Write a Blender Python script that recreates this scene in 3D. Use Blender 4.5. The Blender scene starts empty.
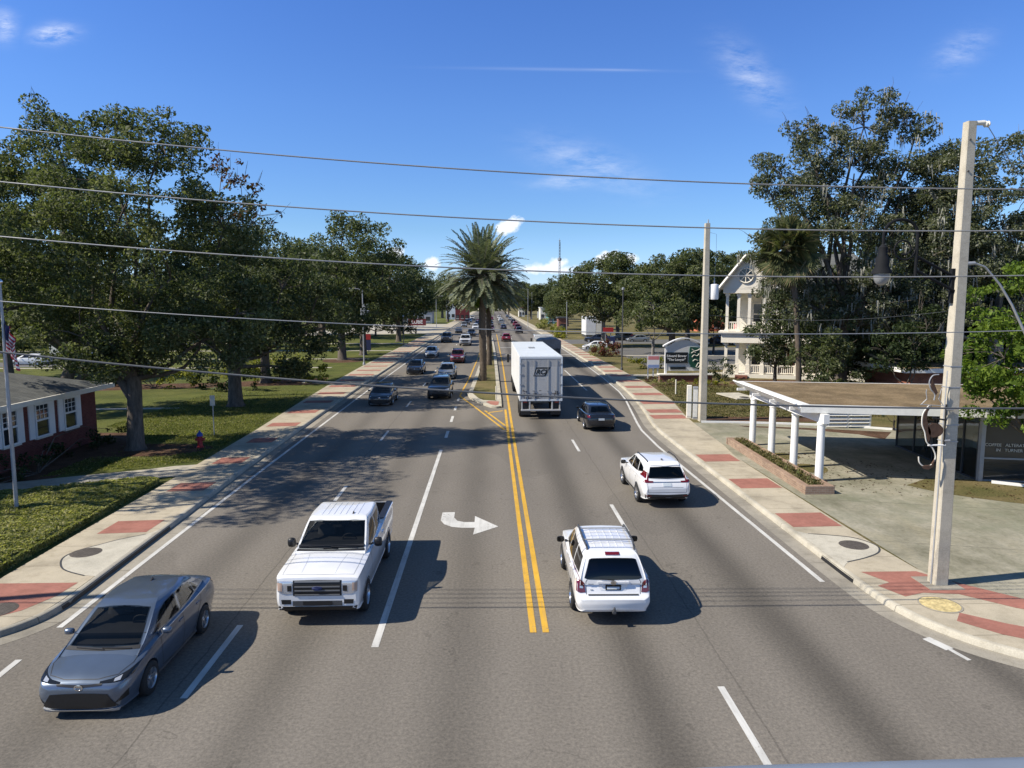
import bpy, bmesh, math, random
import numpy as np
from mathutils import Vector, Matrix
from mathutils.bvhtree import BVHTree
R = math.radians
S = bpy.context.scene
COL = S.collection

# ------------------------------------------------------------------ camera
cam_d = bpy.data.cameras.new('camera'); cam = bpy.data.objects.new('camera', cam_d); COL.objects.link(cam)
F_PX, HORIZON = 710.0, 81.0
cam_d.sensor_fit = 'HORIZONTAL'; cam_d.sensor_width = 36.0; cam_d.lens = F_PX * 36.0 / 1024.0
cam_d.clip_start = 0.1; cam_d.clip_end = 6000
PITCH = math.atan(HORIZON / F_PX); YAW = math.atan(22 / F_PX * math.cos(PITCH))
cam.location = (0, 0, 7.0); cam.rotation_euler = (R(90) - PITCH, 0, -YAW)
S.camera = cam

# ------------------------------------------------------------------ world, sun, exposure
SUN_EL = R(43); SUN_AZ = (-math.cos(R(11)), -math.sin(R(11)))          # horizontal direction towards the sun
W = bpy.data.worlds.new('World'); S.world = W; W.use_nodes = True
SKY_STRENGTH, SUN_STRENGTH, EXPOSURE = 0.085, 4.8, 0.55
sun_d = bpy.data.lights.new('sun', 'SUN'); sun = bpy.data.objects.new('sun', sun_d); COL.objects.link(sun)
sun_d.energy = SUN_STRENGTH; sun_d.angle = R(0.55); sun_d.color = (1.0, 0.92, 0.80)
tosun = Vector((SUN_AZ[0] * math.cos(SUN_EL), SUN_AZ[1] * math.cos(SUN_EL), math.sin(SUN_EL)))
sun.rotation_euler = tosun.to_track_quat('Z', 'Y').to_euler(); sun.location = tosun * 200
S.view_settings.view_transform = 'Standard'; S.view_settings.look = 'None'
S.view_settings.exposure = EXPOSURE; S.view_settings.gamma = 1; S.view_settings.use_curve_mapping = False
S.render.engine = 'CYCLES'
S.cycles.max_bounces = 6; S.cycles.diffuse_bounces = 3; S.cycles.glossy_bounces = 3; S.cycles.transmission_bounces = 4
S.cycles.transparent_max_bounces = 6; S.cycles.caustics_reflective = False; S.cycles.caustics_refractive = False

def build_world():
    nt = W.node_tree; N = nt.nodes; L = nt.links
    bg = N['Background']; bg.inputs['Strength'].default_value = SKY_STRENGTH
    sky = N.new('ShaderNodeTexSky'); sky.sky_type = 'NISHITA'; sky.sun_disc = False
    sky.sun_elevation = SUN_EL; sky.sun_rotation = math.atan2(SUN_AZ[0], SUN_AZ[1])
    sky.altitude = 0; sky.air_density = 1.0; sky.dust_density = 0.0; sky.ozone_density = 1.6
    hs = N.new('ShaderNodeHueSaturation'); hs.inputs['Saturation'].default_value = 1.15; hs.inputs['Value'].default_value = 1.0
    hs.inputs['Hue'].default_value = 0.5
    L.new(sky.outputs[0], hs.inputs['Color'])
    tc = N.new('ShaderNodeTexCoord'); sep = N.new('ShaderNodeSeparateXYZ'); L.new(tc.outputs['Generated'], sep.inputs[0])
    grade = N.new('ShaderNodeValToRGB'); ge = grade.color_ramp.elements                # bluer than the model's horizon; unseen zenith neutralised so shadows fill less blue
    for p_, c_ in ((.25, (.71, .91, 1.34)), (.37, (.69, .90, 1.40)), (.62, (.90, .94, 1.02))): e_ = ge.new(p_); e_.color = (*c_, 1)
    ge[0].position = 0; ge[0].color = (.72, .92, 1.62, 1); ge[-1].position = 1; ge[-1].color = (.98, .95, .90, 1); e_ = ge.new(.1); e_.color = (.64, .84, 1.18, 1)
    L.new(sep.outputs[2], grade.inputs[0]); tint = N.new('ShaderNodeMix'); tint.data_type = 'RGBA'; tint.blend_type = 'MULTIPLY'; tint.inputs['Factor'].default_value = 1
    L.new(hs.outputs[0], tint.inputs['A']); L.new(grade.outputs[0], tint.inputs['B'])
    def m(op, a, b=None, c=None):
        n = N.new('ShaderNodeMath'); n.operation = op
        for i, v in enumerate((a, b, c)):
            if v is None: continue
            if isinstance(v, (int, float)): n.inputs[i].default_value = v
            else: L.new(v, n.inputs[i])
        return n.outputs[0]
    ys = m('MAXIMUM', sep.outputs[1], 0.05)
    u = m('DIVIDE', sep.outputs[0], ys); v = m('DIVIDE', sep.outputs[2], ys)
    cb = N.new('ShaderNodeCombineXYZ'); L.new(u, cb.inputs[0]); L.new(v, cb.inputs[1])
    def noise(scale, detail, sx=1, sy=1, rot=0, rough=0.6):
        mp = N.new('ShaderNodeMapping'); mp.inputs['Scale'].default_value = (sx, sy, 1); mp.inputs['Rotation'].default_value = (0, 0, rot)
        L.new(cb.outputs[0], mp.inputs[0])
        n = N.new('ShaderNodeTexNoise'); n.inputs['Scale'].default_value = scale; n.inputs['Detail'].default_value = detail
        n.inputs['Roughness'].default_value = rough; L.new(mp.outputs[0], n.inputs['Vector']); return n.outputs['Fac']
    puff = noise(55, 5); wisp = noise(16, 6, 1, 3.5, R(35), 0.7)
    # each cloud: direction in the sky (u = x/y, v = z/y), half sizes, tilt, density, kind
    clouds = [(.026, .106, .022, .012, .5, 1.3, 0), (-.08, .053, .014, .010, 0, 1.1, 0), (.078, .047, .05, .009, 0, .8, 0), (.095, .054, .016, .012, .3, 1.0, 0),
              (.163, .060, .02, .013, .4, 1.2, 0), (.195, .060, .014, .010, 0, 1.0, 0), (-.133, .068, .016, .012, 0, 1.0, 0),
              (0.359, 0.308, .05, .022, -.75, .48, 1), (0.141, 0.187, .075, .022, -.3, .42, 1), (0.118, 0.168, .05, .010, .1, .4, 1), (-0.572, 0.352, .024, .010, .1, 1.2, 1), (-0.637, 0.362, .014, .016, 0, .8, 1), (0.648, 0.345, .035, .018, .5, .4, 1), (0.096, 0.314, .12, .0020, -.004, .22, 2), (0.164, 0.314, .055, .0016, -.004, .35, 2)]
    total = None
    for (cu, cv, a, b, t, d, kind) in clouds:
        du = m('SUBTRACT', u, cu); dv = m('SUBTRACT', v, cv); c, s = math.cos(t), math.sin(t)
        p = m('ADD', m('MULTIPLY', du, c / a), m('MULTIPLY', dv, s / a)); q = m('ADD', m('MULTIPLY', du, -s / b), m('MULTIPLY', dv, c / b))
        r2 = m('ADD', m('MULTIPLY', p, p), m('MULTIPLY', q, q)); g = m('EXPONENT', m('MULTIPLY', r2, -1.0))
        if kind == 0:
            g = m('MULTIPLY', m('SUBTRACT', m('ADD', g, m('MULTIPLY', puff, 1.3)), 1.05), 2.6 * d)
            g = m('MINIMUM', m('MAXIMUM', g, 0), 1)
        elif kind == 1:
            g = m('MULTIPLY', m('MULTIPLY', g, m('MAXIMUM', m('SUBTRACT', wisp, 0.36), 0)), 2.6 * d)
        else:
            g = m('MULTIPLY', g, .42 * d)
        total = g if total is None else m('MAXIMUM', total, g)
    front = m('GREATER_THAN', sep.outputs[1], 0.06)
    fac = m('MULTIPLY', m('MINIMUM', total, 0.95), front)
    mix = N.new('ShaderNodeMix'); mix.data_type = 'RGBA'
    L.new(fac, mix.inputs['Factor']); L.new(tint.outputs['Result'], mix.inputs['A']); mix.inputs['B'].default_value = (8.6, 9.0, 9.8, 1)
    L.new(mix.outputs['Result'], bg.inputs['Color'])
build_world()

# ------------------------------------------------------------------ materials
class NT:
    def __init__(s, mat):
        s.nt = mat.node_tree; s.N = s.nt.nodes; s.L = s.nt.links; s.bsdf = s.N['Principled BSDF']; s._c = None
    def co(s):
        if s._c is None: s._c = s.N.new('ShaderNodeTexCoord').outputs['Object']
        return s._c
    def noise(s, scale, detail=4, rough=.6, stretch=(1, 1, 1), vec=None):
        mp = s.N.new('ShaderNodeMapping'); mp.inputs['Scale'].default_value = stretch; s.L.new(vec or s.co(), mp.inputs[0])
        n = s.N.new('ShaderNodeTexNoise'); n.inputs['Scale'].default_value = scale; n.inputs['Detail'].default_value = detail; n.inputs['Roughness'].default_value = rough
        s.L.new(mp.outputs[0], n.inputs['Vector']); return n.outputs['Fac']
    def ramp(s, fac, stops):
        r = s.N.new('ShaderNodeValToRGB'); e = r.color_ramp.elements
        while len(e) < len(stops): e.new(.5)
        for i, (p, c) in enumerate(stops):
            e[i].position = p; e[i].color = (*c, 1) if len(c) == 3 else c
        s.L.new(fac, r.inputs[0]); return r.outputs[0]
    def mix(s, fac, a, b, mode='MIX'):
        n = s.N.new('ShaderNodeMix'); n.data_type = 'RGBA'; n.blend_type = mode
        for k, v in (('Factor', fac), ('A', a), ('B', b)):
            if isinstance(v, (int, float)): n.inputs[k].default_value = v
            elif isinstance(v, tuple): n.inputs[k].default_value = (*v, 1)
            else: s.L.new(v, n.inputs[k])
        return n.outputs['Result']
    def math(s, op, a, b=None, c=None):
        n = s.N.new('ShaderNodeMath'); n.operation = op
        for i, v in enumerate((a, b, c)):
            if v is None: continue
            if isinstance(v, (int, float)): n.inputs[i].default_value = v
            else: s.L.new(v, n.inputs[i])
        return n.outputs[0]
    def xyz(s):
        n = s.N.new('ShaderNodeSeparateXYZ'); s.L.new(s.co(), n.inputs[0]); return n.outputs
    def color(s, c): s.L.new(c, s.bsdf.inputs['Base Color'])
    def rough(s, c): s.L.new(c, s.bsdf.inputs['Roughness'])
    def bump(s, h, strength=.3, dist=.02):
        b = s.N.new('ShaderNodeBump'); b.inputs['Strength'].default_value = strength; b.inputs['Distance'].default_value = dist
        s.L.new(h, b.inputs['Height']); s.L.new(b.outputs[0], s.bsdf.inputs['Normal'])

def mat(name, col, rough=.6, metal=0., spec=.5, coat=0., var=0., vscale=6, bump=0., emit=None):
    m = bpy.data.materials.new(name); m.use_nodes = True; t = NT(m); b = t.bsdf
    b.inputs['Base Color'].default_value = (*col, 1); b.inputs['Roughness'].default_value = rough; b.inputs['Metallic'].default_value = metal
    b.inputs['Specular IOR Level'].default_value = spec; b.inputs['Coat Weight'].default_value = coat; b.inputs['Coat Roughness'].default_value = .03
    if var:
        n = t.noise(vscale, 5); t.color(t.ramp(n, [(.25, tuple(c * (1 - var) for c in col)), (.75, tuple(min(1, c * (1 + var)) for c in col))]))
        if bump: t.bump(n, bump, .02)
    if emit: b.inputs['Emission Color'].default_value = (*emit[:3], 1); b.inputs['Emission Strength'].default_value = emit[3]
    m.diffuse_color = (*col, 1)
    return m

def m_asphalt(name, base, lanes=True):
    m = bpy.data.materials.new(name); m.use_nodes = True; t = NT(m); x = t.xyz()
    def sc(k): return tuple(c * k for c in base)
    big = t.noise(.22, 5, .6, (1, .35, 1)); c = t.ramp(big, [(.3, sc(.86)), (.7, sc(1.1))])
    if lanes:
        f = t.math('SUBTRACT', t.math('FRACT', t.math('ADD', t.math('DIVIDE', t.math('ADD', x[0], 7.45), 3.43), .5)), .5)
        f = t.math('ABSOLUTE', t.math('MULTIPLY', f, 3.43))
        wob = t.noise(.35, 4, .6, (1, .12, 1)); f = t.math('ADD', f, t.math('MULTIPLY', t.math('SUBTRACT', wob, .5), .5))
        g = t.math('EXPONENT', t.math('MULTIPLY', t.math('MULTIPLY', f, f), -4.2))
        st = t.noise(.5, 5, .65, (1, .06, 1)); side = t.math('ADD', .55, t.math('MULTIPLY', t.math('GREATER_THAN', x[0], 1.0), .45))
        amt = t.math('MINIMUM', t.math('MULTIPLY', t.math('MULTIPLY', g, t.math('ADD', .45, st)), t.math('MULTIPLY', side, .66)), .85)
        c = t.mix(amt, c, tuple(v * .36 for v in base))
        lt = t.math('EXPONENT', t.math('MULTIPLY', t.math('POWER', t.math('SUBTRACT', f, 1.0), 2), -9)); c = t.mix(t.math('MULTIPLY', lt, .13), c, sc(1.4)); pt = t.noise(.09, 3, .5, (1, .5, 1)); c = t.mix(t.math('MULTIPLY', t.math('GREATER_THAN', pt, .56), .22), c, sc(.62))
        sm = t.math('LESS_THAN', t.math('ABSOLUTE', t.math('SUBTRACT', t.math('ADD', x[0], t.math('MULTIPLY', t.math('SUBTRACT', t.noise(.8, 3), .5), .16)), 4.55)), .018); c = t.mix(t.math('MULTIPLY', sm, .4), c, sc(.4))
        sm = t.math('LESS_THAN', t.math('ABSOLUTE', t.math('SUBTRACT', t.math('ADD', x[0], t.math('MULTIPLY', t.math('SUBTRACT', t.noise(.7, 3), .5), .2)), -5.75)), .016); c = t.mix(t.math('MULTIPLY', sm, .5), c, sc(.4))
    # cracks and seams
    vo = t.N.new('ShaderNodeTexVoronoi'); vo.feature = 'DISTANCE_TO_EDGE'; vo.inputs['Scale'].default_value = .16
    wv = t.N.new('ShaderNodeVectorMath'); wv.operation = 'ADD'; nz = t.N.new('ShaderNodeTexNoise'); nz.inputs['Scale'].default_value = .9; nz.inputs['Detail'].default_value = 5
    t.L.new(t.co(), nz.inputs['Vector']); sv = t.N.new('ShaderNodeVectorMath'); sv.operation = 'SCALE'; sv.inputs['Scale'].default_value = 2.2
    t.L.new(nz.outputs['Color'], sv.inputs[0]); t.L.new(t.co(), wv.inputs[0]); t.L.new(sv.outputs[0], wv.inputs[1]); t.L.new(wv.outputs[0], vo.inputs['Vector'])
    cr = t.math('MULTIPLY', t.math('LESS_THAN', vo.outputs['Distance'], .0026), t.math('GREATER_THAN', t.noise(.25, 2), .5))
    c = t.mix(t.math('MULTIPLY', cr, .32), c, sc(.4))
    sp = t.noise(1.7, 3, .5); c = t.mix(t.math('MULTIPLY', t.math('GREATER_THAN', sp, .70), .35), c, sc(.5))
    fine = t.noise(15, 4, .85); c = t.mix(.75, c, t.ramp(fine, [(.28, (.48, .48, .48)), (.5, (1, 1, 1)), (.74, (1.65, 1.62, 1.56))]), 'MULTIPLY')
    t.color(c); t.bsdf.inputs['Roughness'].default_value = .88; t.bsdf.inputs['Specular IOR Level'].default_value = .25
    t.bump(fine, .35, .012); return m

def m_concrete(name, base, joint=0., dirt=.35, axis=1, green=0.):
    m = bpy.data.materials.new(name); m.use_nodes = True; t = NT(m); x = t.xyz()
    def sc(k): return tuple(c * k for c in base)
    n1 = t.noise(.55, 6, .65); c = t.ramp(n1, [(.28, sc(1 - dirt)), (.5, sc(1)), (.72, sc(1.12))])
    n2 = t.noise(3.1, 6, .7); c = t.mix(.55, c, t.ramp(n2, [(.3, (.66, .64, .6)), (.5, (1, 1, 1)), (.8, (1.1, 1.1, 1.1))]), 'MULTIPLY')
    if green:
        g = t.noise(.18, 5, .7); c = t.mix(t.math('MULTIPLY', t.math('SMOOTH_MIN', t.math('MAXIMUM', t.math('SUBTRACT', g, .42), 0), .25, .05), green * 4), c, (base[0] * .5, base[1] * .56, base[2] * .42))
    if joint:
        f = t.math('FRACT', t.math('DIVIDE', x[axis], joint)); j = t.math('LESS_THAN', f, .022 / joint)
        c = t.mix(t.math('MULTIPLY', j, .75), c, sc(.3))
    fine = t.noise(38, 2, .6); c = t.mix(.5, c, t.ramp(fine, [(.3, (.75, .75, .75)), (.7, (1.2, 1.2, 1.2))]), 'MULTIPLY')
    t.color(c); t.bsdf.inputs['Roughness'].default_value = .85; t.bsdf.inputs['Specular IOR Level'].default_value = .25; t.bump(n2, .2, .01); return m

def m_worn(name, col):
    m = bpy.data.materials.new(name); m.use_nodes = True; t = NT(m)
    n = t.noise(1.3, 4, .6); c = t.ramp(n, [(.3, tuple(v * .8 for v in col)), (.6, col)])
    w = t.noise(9, 6, .85); k = t.noise(.8, 3, .5); f = t.math('GREATER_THAN', t.math('ADD', w, t.math('MULTIPLY', k, .35)), .80)
    c = t.mix(t.math('MULTIPLY', f, .7), c, (.16, .145, .125)); tr = t.noise(3, 5, .7, (3, .25, 1)); c = t.mix(t.ramp(tr, [(.45, (0, 0, 0)), (.75, (.4, .4, .4))]), c, (.2, .185, .165))
    t.color(c); t.bsdf.inputs['Roughness'].default_value = .8; t.bsdf.inputs['Specular IOR Level'].default_value = .25; return m

def m_lot(name):
    m = bpy.data.materials.new(name); m.use_nodes = True; t = NT(m)
    n1 = t.noise(.35, 7, .7); c = t.ramp(n1, [(.30, (.17, .16, .115)), (.46, (.25, .235, .175)), (.60, (.32, .30, .235)), (.75, (.36, .33, .25))])
    n2 = t.noise(.9, 7, .75, (1, .35, 1)); c = t.mix(.8, c, t.ramp(n2, [(.32, (.58, .60, .52)), (.5, (1, 1, 1)), (.72, (1.18, 1.14, 1.05))]), 'MULTIPLY')
    n3 = t.noise(7, 5, .8); c = t.mix(.7, c, t.ramp(n3, [(.3, (.65, .65, .6)), (.5, (1, 1, 1)), (.75, (1.25, 1.22, 1.15))]), 'MULTIPLY')
    gr = t.noise(.2, 6, .75); c = t.mix(t.ramp(gr, [(.48, (0, 0, 0)), (.66, (.55, .55, .55))]), c, (.15, .165, .105))
    x = t.xyz(); f = t.math('FRACT', t.math('DIVIDE', t.math('ADD', x[1], t.math('MULTIPLY', x[0], .25)), 4.5)); c = t.mix(t.math('MULTIPLY', t.math('LESS_THAN', f, .008), .6), c, (.07, .065, .05))
    t.color(c); t.bsdf.inputs['Roughness'].default_value = .9; t.bsdf.inputs['Specular IOR Level'].default_value = .2; t.bump(n3, .3, .01); return m

def m_brick(name, c1, c2, mortar, scale, rot=0., vertical=None, bw=.5, rh=.25):
    m = bpy.data.materials.new(name); m.use_nodes = True; t = NT(m); x = t.xyz()
    cb = t.N.new('ShaderNodeCombineXYZ')
    if vertical == 'x': t.L.new(x[0], cb.inputs[0]); t.L.new(x[2], cb.inputs[1])
    elif vertical == 'y': t.L.new(x[1], cb.inputs[0]); t.L.new(x[2], cb.inputs[1])
    else: t.L.new(x[0], cb.inputs[0]); t.L.new(x[1], cb.inputs[1])
    br = t.N.new('ShaderNodeTexBrick'); br.inputs['Scale'].default_value = scale; br.inputs['Color1'].default_value = (*c1, 1); br.inputs['Color2'].default_value = (*c2, 1)
    br.inputs['Mortar'].default_value = (*mortar, 1); br.inputs['Mortar Size'].default_value = .02; br.inputs['Brick Width'].default_value = bw; br.inputs['Row Height'].default_value = rh
    t.L.new(cb.outputs[0], br.inputs['Vector'])
    n = t.noise(1.6, 6, .7); c = t.mix(.8, br.outputs['Color'], t.ramp(n, [(.25, (.62, .62, .62)), (.55, (1, 1, 1)), (.8, (1.25, 1.22, 1.2))]), 'MULTIPLY')
    t.color(c); t.bsdf.inputs['Roughness'].default_value = .85; t.bsdf.inputs['Specular IOR Level'].default_value = .2; return m

def m_grass(name, a, b, dry, dryamt=.5, scale=.35):
    m = bpy.data.materials.new(name); m.use_nodes = True; t = NT(m)
    n1 = t.noise(scale, 6, .65); c = t.ramp(n1, [(.3, a), (.65, b)])
    n2 = t.noise(scale * .6 + .05, 5, .7); c = t.mix(t.math('MULTIPLY', t.ramp(n2, [(.45, (0, 0, 0)), (.72, (1, 1, 1))]), dryamt), c, dry)
    fine = t.noise(16, 4, .8); c = t.mix(.9, c, t.ramp(fine, [(.28, (.35, .38, .3)), (.5, (1, 1, 1)), (.75, (1.7, 1.65, 1.4))]), 'MULTIPLY')
    t.color(c); t.bsdf.inputs['Roughness'].default_value = .95; t.bsdf.inputs['Specular IOR Level'].default_value = .1; t.bump(fine, .9, .06); return m

def m_leaf(name, dark, light, odd=None, transl=.25, spec=.35):
    m = bpy.data.materials.new(name); m.use_nodes = True; t = NT(m)
    g = t.N.new('ShaderNodeNewGeometry'); n = t.noise(.55, 3, .6)
    f = t.math('ADD', t.math('MULTIPLY', n, .9), t.math('MULTIPLY', t.math('SUBTRACT', g.outputs['Random Per Island'], .5), .55))
    st = [(.22, dark), (.72, light)]
    c = t.ramp(f, st)
    if odd: c = t.mix(t.math('MULTIPLY', t.math('GREATER_THAN', g.outputs['Random Per Island'], .86), .8), c, odd)
    t.color(c); b = t.bsdf; b.inputs['Roughness'].default_value = .62; b.inputs['Specular IOR Level'].default_value = spec * .55
    tr = t.N.new('ShaderNodeBsdfTranslucent'); t.L.new(t.mix(1.0, c, (1.5, 1.6, .8), 'MULTIPLY'), tr.inputs['Color'])
    mx = t.N.new('ShaderNodeMixShader'); mx.inputs[0].default_value = transl
    t.L.new(b.outputs[0], mx.inputs[1]); t.L.new(tr.outputs[0], mx.inputs[2]); t.L.new(mx.outputs[0], t.N['Material Output'].inputs['Surface']); return m

def m_bark(name, base):
    m = bpy.data.materials.new(name); m.use_nodes = True; t = NT(m)
    n = t.noise(5, 6, .75, (1, 1, .25)); c = t.ramp(n, [(.3, tuple(v * .45 for v in base)), (.55, base), (.75, tuple(v * 1.7 for v in base))]); t.color(c)
    t.bsdf.inputs['Roughness'].default_value = .95; t.bsdf.inputs['Specular IOR Level'].default_value = .1; t.bump(n, .8, .05); return m

def m_glass(name, tint=.6, rough=.02):
    m = bpy.data.materials.new(name); m.use_nodes = True; t = NT(m)
    tr = t.N.new('ShaderNodeBsdfTransparent'); tr.inputs[0].default_value = (tint, tint * 1.02, tint, 1)
    gl = t.N.new('ShaderNodeBsdfGlossy'); gl.inputs['Roughness'].default_value = rough
    lw = t.N.new('ShaderNodeLayerWeight'); lw.inputs['Blend'].default_value = .5; fz = t.math('ADD', .045, t.math('MULTIPLY', t.math('POWER', lw.outputs['Facing'], 4.5), .9))
    mx = t.N.new('ShaderNodeMixShader'); t.L.new(fz, mx.inputs[0]); t.L.new(tr.outputs[0], mx.inputs[1]); t.L.new(gl.outputs[0], mx.inputs[2])
    t.L.new(mx.outputs[0], t.N['Material Output'].inputs['Surface']); return m

def m_paint(name, col, metal=0., rough=.3, flake=False):
    m = bpy.data.materials.new(name); m.use_nodes = True; t = NT(m); b = t.bsdf
    n = t.noise(2.0, 4, .6); t.color(t.ramp(n, [(.3, tuple(c * .93 for c in col)), (.7, tuple(min(1, c * 1.04) for c in col))]))
    b.inputs['Metallic'].default_value = metal; b.inputs['Roughness'].default_value = rough
    b.inputs['Coat Weight'].default_value = 1.0; b.inputs['Coat Roughness'].default_value = .04; b.inputs['Specular IOR Level'].default_value = .5
    return m

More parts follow.
